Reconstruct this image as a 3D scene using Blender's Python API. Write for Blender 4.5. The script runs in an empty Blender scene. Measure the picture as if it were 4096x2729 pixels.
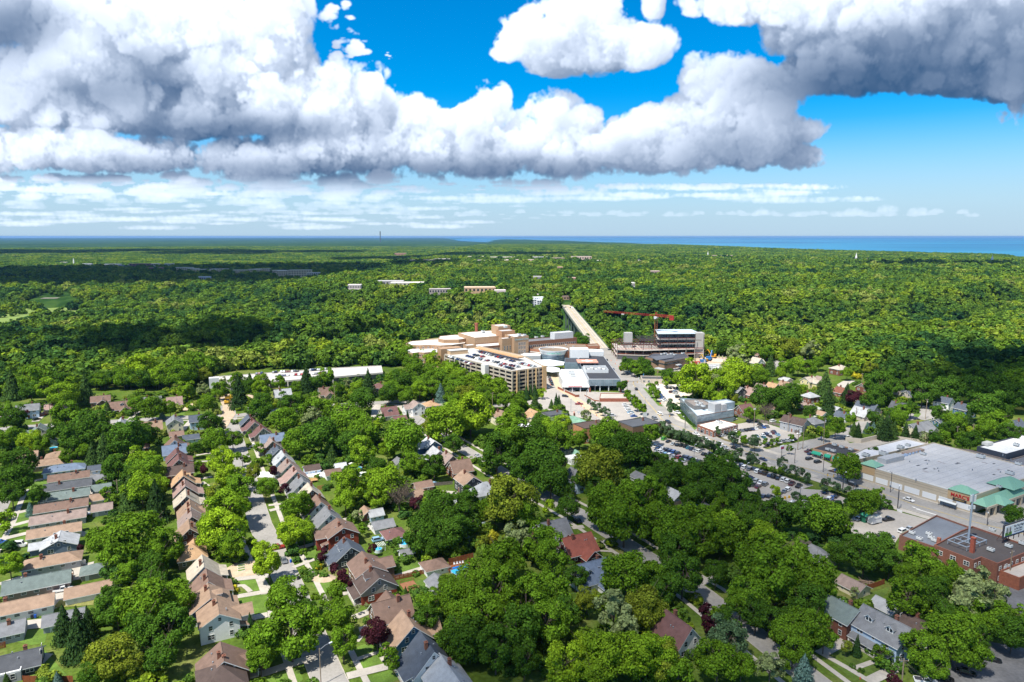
import bpy,math,random,time
import numpy as np
from mathutils import Vector,Matrix,noise
rnd=random.Random(7)
C=bpy.context.scene.collection
SC=bpy.context.scene
# ------------------------------------------------------------------ camera
F=2731.0;PXC=2048.0;PYC=1364.5;CAMH=115.0
PIT=math.atan((PYC-945)/F)
cam=bpy.data.cameras.new('camera');cam.sensor_width=36;cam.lens=36*F/4096
cam.clip_start=1;cam.clip_end=200000
co=bpy.data.objects.new('camera',cam);C.objects.link(co)
co.location=(0,0,CAMH);co.rotation_euler=(math.pi/2-PIT,0,0)
SC.camera=co
# ------------------------------------------------------------------ sun, sky, exposure
SUN_EL=math.radians(60);SUN_H=Vector((-.68,-.73,0)).normalized()
SUN=(SUN_H*math.cos(SUN_EL)+Vector((0,0,math.sin(SUN_EL)))).normalized()
sl=bpy.data.lights.new('sun','SUN');sl.energy=4.6;sl.angle=math.radians(.53);sl.color=(1,.95,.86)
so=bpy.data.objects.new('sun',sl);C.objects.link(so);so.location=(0,0,300)
so.rotation_euler=(-SUN).to_track_quat('-Z','Y').to_euler()
SC.view_settings.view_transform='Standard';SC.view_settings.look='None'
SC.view_settings.exposure=0.80;SC.view_settings.gamma=1;SC.view_settings.use_curve_mapping=False
SC.render.engine='CYCLES'
cy=SC.cycles
cy.max_bounces=6;cy.diffuse_bounces=3;cy.glossy_bounces=2;cy.transmission_bounces=3;cy.transparent_max_bounces=96;cy.volume_bounces=0
cy.use_denoising=True;cy.sample_clamp_indirect=8;cy.caustics_reflective=False;cy.caustics_refractive=False
SC.render.use_persistent_data=False
def cloud_image(NX=1440,NV=310,K=26,seed=5):
 U0,U1,V0,V1=-1.0,1.0,-0.005,0.425
 F=2731/1.7407;CXd=2048/1.7407;CYd=1364.5/1.7407;P=math.atan((1364.5-945)/2731)
 rng=np.random.default_rng(seed)
 du=(U1-U0)/NX;S=F*du
 def uv(X,Y):
  uu=(X-CXd)/F;vv=(CYd-Y)/F
  y=math.cos(P)+vv*math.sin(P);z=-math.sin(P)+vv*math.cos(P)
  return uu/y,z/y
 dz=13.0/S
 # blobs: X,Y,rx,ryup,rydown,z,w  in photo display px
 B=[]
 def b(X,Y,rx,up,dn,z=0,w=1.0):B.append((X,Y,rx,up,dn,z,w))
 # big bank on the left
 b(60,70,150,170,35,-60,1.0);b(-150,60,200,160,50,-40);b(190,110,150,110,60,10);b(330,130,170,150,90,-10)
 b(520,170,170,150,80,10);b(600,110,110,110,70,30);b(620,60,90,110,50,40);b(440,60,160,110,60,30);b(250,30,170,80,50,40)
 b(80,250,190,90,50,30);b(270,255,160,100,55,-20);b(470,280,180,80,40,-30);b(620,270,150,90,50,0);b(-120,240,190,120,50,0)
 b(730,230,110,90,80,30);b(100,180,140,80,40,30);b(350,60,220,90,80,20)
 b(60,350,230,60,40,40);b(300,370,210,50,30,30);b(-180,370,220,80,50,20)
 # row of cumulus in the middle
 b(600,375,150,60,40,10);b(720,345,140,80,60,-10);b(800,290,100,110,90,10);b(850,215,60,65,60,20);b(860,330,120,110,80,-20)
 b(945,280,75,65,80,0);b(1000,330,100,80,80,-20);b(1010,280,50,35,40,10);b(1100,300,80,70,90,10);b(1125,225,45,45,60,20);b(1120,360,120,60,55,-30)
 b(1215,320,80,75,70,0);b(1275,260,65,62,70,10);b(1330,290,65,60,80,10);b(1290,360,110,60,55,-25);b(1390,340,80,60,60,0)
 b(1440,320,70,70,80,0);b(1510,300,80,65,80,10);b(1500,360,110,50,40,-25);b(1590,290,90,80,90,0);b(1620,180,60,55,70,15);b(1690,175,75,55,80,20)
 b(1720,240,110,80,80,10);b(1750,310,110,80,65,-10);b(1790,200,55,50,60,10);b(1850,300,60,35,30,0);b(1840,360,60,30,30,-10);b(1690,340,130,60,50,-25);b(1560,350,110,70,50,0)
 # single cloud at the top
 b(1330,60,110,90,70,10);b(1250,110,120,75,60,0);b(1420,110,120,75,60,-10);b(1340,140,150,60,42,-30);b(1170,125,50,35,22,10);b(1400,40,40,60,50,0)
 b(1500,20,30,50,25,10)
 # dark bank at the right top
 b(1640,30,60,60,16,10);b(1720,45,95,80,20,0);b(1880,90,130,140,50,-40);b(2020,120,190,170,80,-50);b(2200,130,210,190,70,-50);b(2380,150,190,190,70,-40);b(2000,30,200,90,60,20);b(1930,170,150,60,50,-60);b(2150,190,180,70,30,-60);b(2340,210,170,60,25,-60);b(2600,120,200,200,70,-40);b(1800,20,120,60,40,10);b(1760,-20,180,60,60,0);b(2100,-30,300,80,60,0)
 b(2345,270,45,40,30,0,.6);b(2480,280,90,60,30,0,.8)
 # scraps
 for X,Y,r in[(770,40,45),(790,85,40),(810,130,42),(770,130,30),(740,170,40),(830,60,25),(890,130,14),(1520,212,9),(1650,110,12),(1380,250,14)]:
  for _ in range(13):q=r*rng.uniform(.12,.30);b(X+rng.normal()*r*.5,Y+rng.normal()*r*.4,q*1.5,q*.8,q*.6,0,.42)
 # beyond the frame: the same kind of clouds go on
 for i in range(26):
  X=rng.uniform(-450,2800);Y=rng.uniform(-330,-70);r=rng.uniform(60,130)
  b(X,Y,r*1.3,r*.8,r*.4,0,.9)
 # far low rows
 far=[]
 for i in range(230):
  X=rng.uniform(-400,900);Y=rng.uniform(408,478);r=rng.uniform(9,30)
  far.append((X,Y,r*1.5,r*.6,r*.22,rng.uniform(-80,80),.95))
 for i in range(60):
  X=rng.uniform(560,940);Y=rng.uniform(468,494);r=rng.uniform(7,18)
  far.append((X,Y,r*1.5,r*.7,r*.25,0,.9))
 for i in range(90):
  X=rng.uniform(1040,2240);Y=498-abs(rng.normal())*4;r=rng.uniform(6,15)*(1.25 if X>1750 else .8)
  far.append((X,Y,r*1.7,r*.9,r*.25,0,.95))
 for i in range(46):
  X=rng.uniform(860,2000);Y=rng.uniform(428,470);r=rng.uniform(12,44)
  far.append((X,Y,r*2.4,r*.2,r*.16,0,.34))
 for i in range(60):
  X=rng.uniform(-400,1100);Y=rng.uniform(480,528);r=rng.uniform(14,40)
  far.append((X,Y,r*2.4,r*.2,r*.14,0,.6))
 for i in range(170):
  X=rng.uniform(-400,1250);Y=rng.uniform(418,512);r=rng.uniform(8,24)*(1-(Y-418)/170)
  far.append((X,Y,r*2.1,r*.5,r*.2,rng.uniform(-80,80),.6))
 B+=far
 D=np.full((NV,NX,K),-2.0,np.float32)
 kz=(np.arange(K)-K/2+.5)*dz
 for X,Y,rx,up,dn,z,w in B:
  if 940<X<1760 and 200<Y<400:up*=.88
  if 1180<X<1450 and Y<190:dn*=.82
  u,v=uv(X,Y);iu=(u-U0)/du;iv=(v-V0)/du
  rx/=S;up/=S;dn/=S;z=z/S;rz=min(max(rx,up)*.9,K*dz*.42)
  m=1.6
  a0,a1=int(max(0,iu-m*rx)),int(min(NX,iu+m*rx+1));c0,c1=int(max(0,iv-m*dn)),int(min(NV,iv+m*up+1))
  if a1<=a0 or c1<=c0:continue
  xx=((np.arange(a0,a1)-iu)/rx)**2;yy=np.arange(c0,c1)-iv;yy=np.where(yy>0,yy/up,yy/dn)**2;zz=((kz+z)/rz)**2
  f=w*(1-(yy[:,None,None]+xx[None,:,None]+zz[None,None,:])).astype(np.float32)
  sub=D[c0:c1,a0:a1];np.maximum(sub,f+.25*np.minimum(np.maximum(np.minimum(sub,f)+.6,0),1),out=sub)
 # band limited noise, folded so that it billows
 fy=np.fft.fftfreq(NV)[:,None,None];fx=np.fft.fftfreq(NX)[None,:,None];fz=np.fft.rfftfreq(K)[None,None,:]/dz
 fr=np.sqrt(fx*fx+fy*fy*1.1+fz*fz).astype(np.float32);del fx,fy,fz
 W=np.fft.rfftn(rng.standard_normal((NV,NX,K)).astype(np.float32)).astype(np.complex64)
 row=np.arange(NV)*du+V0
 near=np.clip((row-.06)/.10,0,1)[:,None,None].astype(np.float32)
 N=np.zeros((NV,NX,K),np.float32)
 for lam,amp,nn in((190/S,.85,1),(95/S,.58,.7),(45/S,.27,.3),(22/S,.15,0),(11/S,.09,0)):
  f0=1/lam;flt=np.exp(-(np.log(np.maximum(fr,1e-6)/f0)/.45)**2).astype(np.float32)
  n=np.fft.irfftn(W*flt,s=(NV,NX,K),axes=(0,1,2)).astype(np.float32);n/=n.std()
  wgt=amp*(1-nn+nn*near)
  N+=wgt*(1.0*np.abs(n)-.80)if lam>28/S else wgt*.75*n
  del n,flt
 body=np.clip((D+.75)/.75,0,1)
 D=D+N*.60*(1.7-.7*near)*(.35+.65*body);del N,body
 rho=np.clip((D-.05)/.80,0,1);rho=rho*rho*(3-2*rho);del D
 # sunlight: march down from the top, coming from the left and from behind the viewer
 sun=np.zeros((NV,NX,K),np.float32);T=np.zeros((NX,K),np.float32)
 sx=.75;sk=.10
 def shift(a,s,ax):
  i=int(math.floor(s));f=s-i
  return(1-f)*np.roll(a,i,ax)+f*np.roll(a,i+1,ax)
 i0=0
 for i in range(NV-1,-1,-1):
  T=shift(T,sx,0)
  Tk=(1-sk)*T;Tk[:,1:]+=sk*T[:,:-1];T=Tk
  T=T+rho[i]*1.0
  if row[i]<.084:T*=.84
  T=.5*T+.25*(np.roll(T,1,0)+np.roll(T,-1,0))
  sun[i]=T
 uu,vv=np.meshgrid((np.arange(NX)+.5)*du+U0,row)
 den=math.cos(P)-vv*math.sin(P)
 XX=CXd+F*uu/den;YY=CYd-F*(vv*math.cos(P)+math.sin(P))/den
 ex=np.zeros((NV,NX),np.float32)  # extra shade laid by hand on chosen parts of the clouds
 for X,Y,rx,ry,d in((2080,190,330,95,55),(1930,210,160,70,45),(2250,130,260,110,22),(30,60,100,60,55),(350,190,130,70,30),(480,300,190,40,45),(200,220,120,40,28),(330,385,220,25,35),(700,400,230,34,40),(1000,400,230,34,40),(1250,400,190,36,42),(1690,355,150,55,42),(1100,330,60,40,12),(1450,350,60,30,16),(860,300,40,50,14),(1330,165,150,30,16),(1310,110,80,30,12),(650,300,150,30,25),(1500,390,150,25,14),(-150,150,200,150,25),(2500,150,200,120,40)):
  ex+=d*np.exp(-((XX-X)/rx)**2-((YY-Y)/ry)**2)
 sun+=ex[:,:,None]
 L=.52*np.exp(-sun*.055)+.48*np.exp(-sun*.019)
 amb=np.exp(-sun*.016)
 del sun
 ext=.16*rho*13/S*(.10+.90*np.clip((row-.05)/.05,0,1))[:,None,None].astype(np.float32)
 tr=np.ones((NV,NX),np.float32);Ls=np.zeros((NV,NX),np.float32);As=Ls.copy()
 for k in range(K):
  a=1-np.exp(-ext[:,:,k]*1.6)
  Ls+=tr*a*L[:,:,k];As+=tr*a*amb[:,:,k];tr*=1-a
 al=(1-tr)*(.72+.28*np.clip((row-.055)/.03,0,1))[:,None];q=np.maximum(1-tr,1e-4);Ls/=q;As/=q
 return al,Ls,As,(U0,U1,V0,V0+NV*du)
def cloud_colour(al,Ls,As):
 s=np.array([1.0,.985,.96]);d=np.array([.30,.50,.80])
 lin=Ls[...,None]*s*.86+As[...,None]*d*.26+np.array([.01,.058,.15])
 return lin
def make_world():
 w=bpy.data.worlds.new('World');SC.world=w;w.use_nodes=True
 nt=w.node_tree;nt.nodes.clear();N=nt.nodes.new;L=nt.links.new
 out=N('ShaderNodeOutputWorld')
 sky=N('ShaderNodeTexSky');sky.sky_type='NISHITA';sky.sun_disc=False
 sky.sun_elevation=SUN_EL;sky.sun_rotation=math.atan2(SUN_H.x,SUN_H.y)
 sky.altitude=100;sky.air_density=1.0;sky.dust_density=.15;sky.ozone_density=6.0
 # deepen the blue a little, as the air that day did
 hsv=N('ShaderNodeHueSaturation');hsv.inputs['Saturation'].default_value=1.62;hsv.inputs['Value'].default_value=.92;hsv.inputs['Hue'].default_value=.498
 L(sky.outputs[0],hsv.inputs['Color'])
 bs=N('ShaderNodeBackground');bs.inputs[1].default_value=.106
 geo=N('ShaderNodeTexCoord')
 sep=N('ShaderNodeSeparateXYZ');L(geo.outputs['Generated'],sep.inputs[0])
 def math_(op,a,b=None,c=None):
  n=N('ShaderNodeMath');n.operation=op
  for i,v in enumerate((a,b,c)):
   if v is None:continue
   if isinstance(v,(int,float)):n.inputs[i].default_value=v
   else:L(v,n.inputs[i])
  return n.outputs[0]
 x,y,z=sep.outputs
 # the low sky is white with moisture
 hz=N('ShaderNodeMapRange');hz.interpolation_type='SMOOTHERSTEP';hz.inputs[1].default_value=-.02;hz.inputs[2].default_value=.21;hz.inputs[3].default_value=.92;hz.inputs[4].default_value=0;L(z,hz.inputs[0])
 hm=N('ShaderNodeMix');hm.data_type='RGBA';L(hz.outputs[0],hm.inputs[0]);L(hsv.outputs[0],hm.inputs[6]);hm.inputs[7].default_value=(2.35,3.45,4.55,1);L(hm.outputs[2],bs.inputs[0])
 # the bank of cumulus ahead (a ray marched field, built above)
 al,Ls,As,(u0,u1,v0,v1)=cloud_image()
 col=cloud_colour(al,Ls,As)
 h,wd=al.shape
 # fade the field out towards its own edges, where the plain cloud layer takes over
 px=np.ones((h,wd,4),np.float32);px[...,:3]=np.maximum(col,0);px[...,3]=al
 im=bpy.data.images.new('cumulus_field',wd,h,alpha=True,float_buffer=True)
 im.colorspace_settings.name='Non-Color';im.alpha_mode='CHANNEL_PACKED'
 im.pixels.foreach_set(px.ravel());im.update();im.pack()
 ys=math_('MAXIMUM',y,.001)
 U=math_('DIVIDE',math_('SUBTRACT',math_('DIVIDE',x,ys),u0),u1-u0)
 V=math_('DIVIDE',math_('SUBTRACT',math_('DIVIDE',z,ys),v0),v1-v0)
 cmb=N('ShaderNodeCombineXYZ');L(U,cmb.inputs[0]);L(V,cmb.inputs[1])
 ti=N('ShaderNodeTexImage');ti.image=im;ti.extension='CLIP';ti.interpolation='Linear';L(cmb.outputs[0],ti.inputs[0])
 # elsewhere: unseen broken cumulus on a plane overhead, dimmed to set the fill light
 zs=math_('MAXIMUM',z,.03)
 c2=N('ShaderNodeCombineXYZ');L(math_('DIVIDE',x,zs),c2 .inputs[0]);L(math_('DIVIDE',y,zs),c2 .inputs[1])
 nz=N('ShaderNodeTexNoise');nz.inputs['Scale'].default_value=.55;nz.inputs['Detail'].default_value=7;nz.inputs['Roughness'].default_value=.55;L(c2 .outputs[0],nz.inputs['Vector'])
 mr=N('ShaderNodeMapRange');mr.inputs[1].default_value=.48;mr.inputs[2].default_value=.58;L(nz.outputs[0],mr.inputs[0])
 mr2=N('ShaderNodeMapRange');mr2 .inputs[1].default_value=.5;mr2 .inputs[2].default_value=.72;mr2 .inputs[3].default_value=1;mr2 .inputs[4].default_value=0;L(nz.outputs[0],mr2 .inputs[0])
 mc=N('ShaderNodeMix');mc.data_type='RGBA';L(mr2 .outputs[0],mc.inputs[0]);mc.inputs[6].default_value=(.20,.25,.32,1);mc.inputs[7].default_value=(.58,.60,.63,1)
 def band(v,a,b):
  m=N('ShaderNodeMapRange');m.interpolation_type='SMOOTHSTEP';m.inputs[1].default_value=a;m.inputs[2].default_value=b;L(v,m.inputs[0]);return m.outputs[0]
 inside=math_('MULTIPLY',math_('MULTIPLY',band(U,.0,.06),band(U,1.,.94)),math_('MULTIPLY',band(V,1.,.90),band(y,.02,.1)))
 up=band(z,.03,.12)
 mixc=N('ShaderNodeMix');mixc.data_type='RGBA';L(inside,mixc.inputs[0]);L(mc.outputs[2],mixc.inputs[6]);L(ti.outputs[0],mixc.inputs[7])
 mixa=N('ShaderNodeMix');mixa.data_type='FLOAT';L(inside,mixa.inputs[0]);L(math_('MULTIPLY',mr.outputs[0],up),mixa.inputs[2]);L(ti.outputs[1],mixa.inputs[3])
 bc=N('ShaderNodeBackground');bc.inputs[1].default_value=.80;L(mixc.outputs[2],bc.inputs[0])
 mx=N('ShaderNodeMixShader');L(mixa.outputs[0],mx.inputs[0]);L(bs.outputs[0],mx.inputs[1]);L(bc.outputs[0],mx.inputs[2])
 L(mx.outputs[0],out.inputs[0])
 w.cycles.sampling_method='MANUAL';w.cycles.sample_map_resolution=512
make_world()
# ------------------------------------------------------------------ picture to place: a photo pixel is a ray, met with a level
def at(px,py,z=0.0):
 u=(px-PXC)/F;v=(PYC-py)/F
 dy=math.cos(PIT)+v*math.sin(PIT);dz=-math.sin(PIT)+v*math.cos(PIT)
 t=(z-CAMH)/dz
 return(u*t,dy*t)
def topx(x,y,z):
 d=y*math.cos(PIT)-(z-CAMH)*math.sin(PIT);u=x/d;v=(y*math.sin(PIT)+(z-CAMH)*math.cos(PIT))/d
 return PXC+u*F,PYC-v*F,F/d
REG={1:(0,1500),2:(0,2063),3:(900,1500),4:(900,2063),5:(1800,1500),6:(1800,2063),7:(2600,1500),8:(2600,2063),9:(3096,1500),10:(3096,2063),11:(1550,1150),12:(2300,1150),13:(3096,1150),14:(0,1000)}
def R(r,x,y,z=0.0):
 o=REG[r];k=1.681 if r==14 else 2.354
 return at(o[0]+x/k,o[1]+y/k,z)
GA=math.radians(118);GB=math.radians(28)
VA=(math.cos(GA),math.sin(GA));VB=(math.cos(GB),math.sin(GB))
# ------------------------------------------------------------------ materials
MATS={}
def mat(name,col=(.5,.5,.5),rough=.7,metal=0,objcol=False,n_amt=0,n_scale=1,bump=0,bscale=8,spec=.3,coat=0,rand=0,streak=None):
 if name in MATS:return MATS[name]
 m=bpy.data.materials.new(name);m.use_nodes=True;nt=m.node_tree;N=nt.nodes.new;L=nt.links.new
 p=nt.nodes['Principled BSDF'];p.inputs['Roughness'].default_value=rough;p.inputs['Metallic'].default_value=metal
 p.inputs['Specular IOR Level'].default_value=spec;p.inputs['Coat Weight'].default_value=coat
 if objcol:
  oi=N('ShaderNodeObjectInfo');c=oi.outputs['Color']
 else:
  r=N('ShaderNodeRGB');r.outputs[0].default_value=(*col,1);c=r.outputs[0]
 tc=N('ShaderNodeTexCoord')
 def varied(c,amt,scale,vec,detail=4):
  nz=N('ShaderNodeTexNoise');nz.inputs['Scale'].default_value=scale;nz.inputs['Detail'].default_value=detail;L(vec,nz.inputs['Vector'])
  mr=N('ShaderNodeMapRange');mr.inputs[1].default_value=.3;mr.inputs[2].default_value=.7;mr.inputs[3].default_value=1-amt;mr.inputs[4].default_value=1+amt;L(nz.outputs[0],mr.inputs[0])
  mu=N('ShaderNodeVectorMath');mu.operation='SCALE';L(c,mu.inputs[0]);L(mr.outputs[0],mu.inputs['Scale']);return mu.outputs[0]
 geo=N('ShaderNodeNewGeometry')
 if n_amt:
  c=varied(c,n_amt,n_scale,geo.outputs['Position']);c=varied(c,n_amt*.7,n_scale*9,geo.outputs['Position'],2)
 if streak:
  wv=N('ShaderNodeTexWave');wv.bands_direction='Z';wv.inputs['Scale'].default_value=streak;wv.inputs['Distortion'].default_value=.3;L(tc.outputs['Object'],wv.inputs['Vector'])
  mr=N('ShaderNodeMapRange');mr.inputs[3].default_value=.88;mr.inputs[4].default_value=1.06;L(wv.outputs[1],mr.inputs[0])
  mu=N('ShaderNodeVectorMath');mu.operation='SCALE';L(c,mu.inputs[0]);L(mr.outputs[0],mu.inputs['Scale']);c=mu.outputs[0]
 L(c,p.inputs['Base Color'])
 if bump:
  nz=N('ShaderNodeTexNoise');nz.inputs['Scale'].default_value=bscale;L(geo.outputs['Position'],nz.inputs['Vector'])
  b=N('ShaderNodeBump');b.inputs['Strength'].default_value=bump;L(nz.outputs[0],b.inputs['Height']);L(b.outputs[0],p.inputs['Normal'])
 MATS[name]=m;return m
def leafmat(name,colour=None,random_ramp=None,transl=.24):
 m=bpy.data.materials.new(name);m.use_nodes=True;nt=m.node_tree;nt.nodes.clear();N=nt.nodes.new;L=nt.links.new
 out=N('ShaderNodeOutputMaterial');oi=N('ShaderNodeObjectInfo');geo=N('ShaderNodeNewGeometry')
 if random_ramp:
  nz=N('ShaderNodeTexNoise');nz.inputs['Scale'].default_value=.006;nz.inputs['Detail'].default_value=3;L(oi.outputs['Location'],nz.inputs['Vector'])
  ad=N('ShaderNodeMath');ad.operation='MULTIPLY_ADD';L(nz.outputs[0],ad.inputs[0]);ad.inputs[1].default_value=2.3;ad.inputs[2].default_value=-.93
  a2=N('ShaderNodeMath');a2 .operation='ADD';a2 .use_clamp=True;a3=N('ShaderNodeMath');a3 .operation='MULTIPLY';a3 .inputs[1].default_value=.6;L(oi.outputs['Random'],a3 .inputs[0]);L(a3 .outputs[0],a2 .inputs[0]);L(ad.outputs[0],a2 .inputs[1])
  rp=N('ShaderNodeValToRGB');L(a2 .outputs[0],rp.inputs[0])
  el=rp.color_ramp.elements
  while len(el)<len(random_ramp):el.new(.5)
  for e,(pos,c)in zip(el,random_ramp):e.position=pos;e.color=(*c,1)
  c=rp.outputs[0]
 else:
  c=oi.outputs['Color']
 mr=N('ShaderNodeMapRange');mr.inputs[3].default_value=.5;mr.inputs[4].default_value=1.5;L(geo.outputs['Random Per Island'],mr.inputs[0])
 mu=N('ShaderNodeVectorMath');mu.operation='SCALE';L(c,mu.inputs[0]);L(mr.outputs[0],mu.inputs['Scale'])
 d=N('ShaderNodeBsdfDiffuse');L(mu.outputs[0],d.inputs[0])
 t=N('ShaderNodeBsdfTranslucent');hs=N('ShaderNodeVectorMath');hs.operation='MULTIPLY';hs.inputs[1].default_value=(1.35,1.25,.6);L(mu.outputs[0],hs.inputs[0]);L(hs.outputs[0],t.inputs[0])
 mx=N('ShaderNodeMixShader');mx.inputs[0].default_value=transl;L(d.outputs[0],mx.inputs[1]);L(t.outputs[0],mx.inputs[2])
 L(mx.outputs[0],out.inputs[0]);MATS[name]=m;return m
M_SH=mat('roof_shingle',objcol=True,n_amt=.16,n_scale=.6,rough=.9,streak=5,bump=.2)
M_SID=mat('siding',objcol=True,n_amt=.05,n_scale=.8,rough=.7,streak=8)
M_BRK=mat('brickwork',objcol=True,n_amt=.16,n_scale=1.5,rough=.9,streak=6)
M_TRIM=mat('white_trim',(.74,.74,.72),.6)
M_GLS=mat('window_glass',(.03,.04,.05),.08,spec=.6)
M_CHIM=mat('chimney_brick',(.20,.085,.055),.9,n_amt=.2,n_scale=4)
M_CONC=mat('concrete',(.41,.375,.325),.85,n_amt=.12,n_scale=.25)
M_ASPH=mat('street_asphalt',(.285,.27,.25),.9,n_amt=.14,n_scale=.12)
M_DARKA=mat('dark_asphalt',(.12,.12,.125),.9,n_amt=.22,n_scale=.12)
M_LOT=mat('lot_concrete',(.36,.33,.295),.85,n_amt=.10,n_scale=.1)
M_LINE=mat('painted_line',(.75,.74,.70),.8)
M_YEL=mat('yellow_line',(.6,.42,.08),.8)
M_OBJ=mat('painted',objcol=True,rough=.55,n_amt=.05,n_scale=.7)
M_FLAT=mat('roofing_felt',objcol=True,rough=.85,n_amt=.10,n_scale=.12)
M_CAR=mat('car_paint',objcol=True,rough=.25,coat=.6,spec=.5)
M_TYRE=mat('tyre_rubber',(.02,.02,.022),.9)
M_MET=mat('steel',(.35,.37,.40),.45,metal=.4)
M_DKMET=mat('dark_metal',(.05,.05,.06),.5)
M_WOOD=mat('pole_wood',(.26,.20,.14),.9,n_amt=.2,n_scale=2)
M_BARK=mat('bark',(.11,.085,.065),.95,n_amt=.25,n_scale=2)
M_SOIL=mat('bare_soil',(.44,.34,.24),.95,n_amt=.15,n_scale=.4)
M_DRY=mat('dry_lawn',(.20,.20,.06),.95,n_amt=.25,n_scale=.3)
M_LAWN=mat('mown_lawn',(.095,.165,.022),.95,n_amt=.28,n_scale=.25)
M_POOL=mat('pool_water',(.05,.42,.66),.05,spec=.5)
M_CURT=mat('curtain_glass',(.16,.22,.26),.12,spec=.6,n_amt=.2,n_scale=.3)
M_LEAF=leafmat('leaves')
M_FOREST=leafmat('forest_leaves',random_ramp=[(0,(0.026,0.073,0.022)),(.25,(0.056,0.127,0.024)),(.45,(0.108,0.185,0.015)),(.62,(0.089,0.171,0.028)),(.82,(0.182,0.259,0.016)),(1,(0.216,0.264,0.055))])
# ------------------------------------------------------------------ mesh helpers
class MB:
 def __init__(s):s.v=[];s.f=[];s.m=[]
 def poly(s,pts,m=0):
  n=len(s.v);s.v+=[tuple(p)for p in pts];s.f.append(tuple(range(n,n+len(pts))));s.m.append(m)
 def prism(s,pts,z0,z1,m=0,mtop=None,mbot=None):
  n=len(s.v);k=len(pts)
  ar=sum(pts[i][0]*pts[(i+1)%k][1]-pts[(i+1)%k][0]*pts[i][1]for i in range(k))
  if ar<0:pts=pts[::-1]
  s.v+=[(p[0],p[1],z0)for p in pts]+[(p[0],p[1],z1)for p in pts]
  for i in range(k):
   j=(i+1)%k;s.f.append((n+i,n+j,n+k+j,n+k+i));s.m.append(m)
  s.f.append(tuple(range(n+k,n+2*k)));s.m.append(m if mtop is None else mtop)
  s.f.append(tuple(range(n+k-1,n-1,-1)));s.m.append(m if mbot is None else mbot)
 def box(s,x0,y0,z0,x1,y1,z1,m=0,mtop=None):s.prism([(x0,y0),(x1,y0),(x1,y1),(x0,y1)],z0,z1,m,mtop)
 def bar(s,a,b,r,m=0,n=4):
  a=Vector(a);b=Vector(b);d=(b-a);q=d.to_track_quat('Z','Y');k=len(s.v)
  for p in(a,b):
   for i in range(n):
    t=2*math.pi*(i+.5)/n;s.v.append(tuple(p+q@Vector((math.cos(t)*r,math.sin(t)*r,0))))
  for i in range(n):
   j=(i+1)%n;s.f.append((k+i,k+j,k+n+j,k+n+i));s.m.append(m)
  s.f.append(tuple(range(k+n-1,k-1,-1)));s.m.append(m);s.f.append(tuple(range(k+n,k+2*n)));s.m.append(m)
 def slab(s,top,th,m=0,medge=None):
  """a sheet of any slope with a thickness straight down"""
  n=len(s.v);k=len(top);s.v+=[tuple(p)for p in top]+[(p[0],p[1],p[2]-th)for p in top]
  s.f.append(tuple(range(n,n+k)));s.m.append(m);s.f.append(tuple(range(n+2*k-1,n+k-1,-1)));s.m.append(m if medge is None else medge)
  for i in range(k):
   j=(i+1)%k;s.f.append((n+i,n+k+i,n+k+j,n+j));s.m.append(m if medge is None else medge)
 def mesh(s,name,mats,smooth=False):
  me=bpy.data.meshes.new(name);me.from_pydata(s.v,[],s.f)
  for x in mats:me.materials.append(x)
  me.polygons.foreach_set('material_index',s.m)
  if smooth:me.polygons.foreach_set('use_smooth',[True]*len(s.f))
  me.update();return me
THINGS=[]
def obj(name,mesh,parent=None,loc=(0,0,0),rz=0,color=None,scale=None):
 o=bpy.data.objects.new(name,mesh);C.objects.link(o);o.location=loc;o.rotation_euler=(0,0,rz)
 if parent:o.parent=parent
 if color:o.color=(*color[:3],1)
 if scale:o.scale=scale
 return o
def thing(name,label,cat,loc=(0,0,0),rz=0,group=None,mesh=None,color=None):
 o=obj(name,mesh,None,loc,rz,color);o['label']=label;o['category']=cat
 if group:o['group']=group
 if mesh is None:o.empty_display_size=.5
 THINGS.append(o);return o
def struct(name,mesh,kind='structure',loc=(0,0,0),rz=0):
 o=obj(name,mesh,None,loc,rz);o['kind']=kind;return o
CACHE={}
def cached(key,fn):
 if key not in CACHE:CACHE[key]=fn()
 return CACHE[key]
# ------------------------------------------------------------------ the land: plateau, river valley, lake
VALLEY=[(-2600,1450),(-1300,1260),(-860,1245),(-560,1205),(-260,1120),(-60,1000),(90,895),(350,930),(700,1040),(1150,1300),(1700,1900),(2500,2900),(3400,4600)]
GULLY=[(-1100,700),(-700,668),(-420,672),(-230,720),(-130,830),(-60,1000)]
SHORE=[(8000,1200),(4900,2800),(3300,4430),(2650,5500),(2560,6500),(2500,9000),(2500,12500),(1900,17000),(900,24000),(-1500,38000),(-6000,60000)]
def seg_dist(x,y,pl):
 d=np.full(np.shape(x),1e9)
 for(ax,ay),(bx,by)in zip(pl[:-1],pl[1:]):
  ex,ey=bx-ax,by-ay;t=np.clip(((x-ax)*ex+(y-ay)*ey)/(ex*ex+ey*ey),0,1)
  d=np.minimum(d,np.hypot(x-ax-t*ex,y-ay-t*ey))
 return d
def sstep(a,b,v):
 t=np.clip((v-a)/(b-a),0,1);return t*t*(3-2*t)
def in_poly(x,y,pl):
 r=np.zeros(np.shape(x),bool);n=len(pl)
 for i in range(n):
  (ax,ay),(bx,by)=pl[i],pl[(i+1)%n]
  if ay==by:continue
  c=((ay>y)!=(by>y))&(x<(bx-ax)*(y-ay)/(by-ay)+ax);r^=c
 return r
LAKE_POLY=SHORE+[(70000,70000),(70000,1200)]
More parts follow.
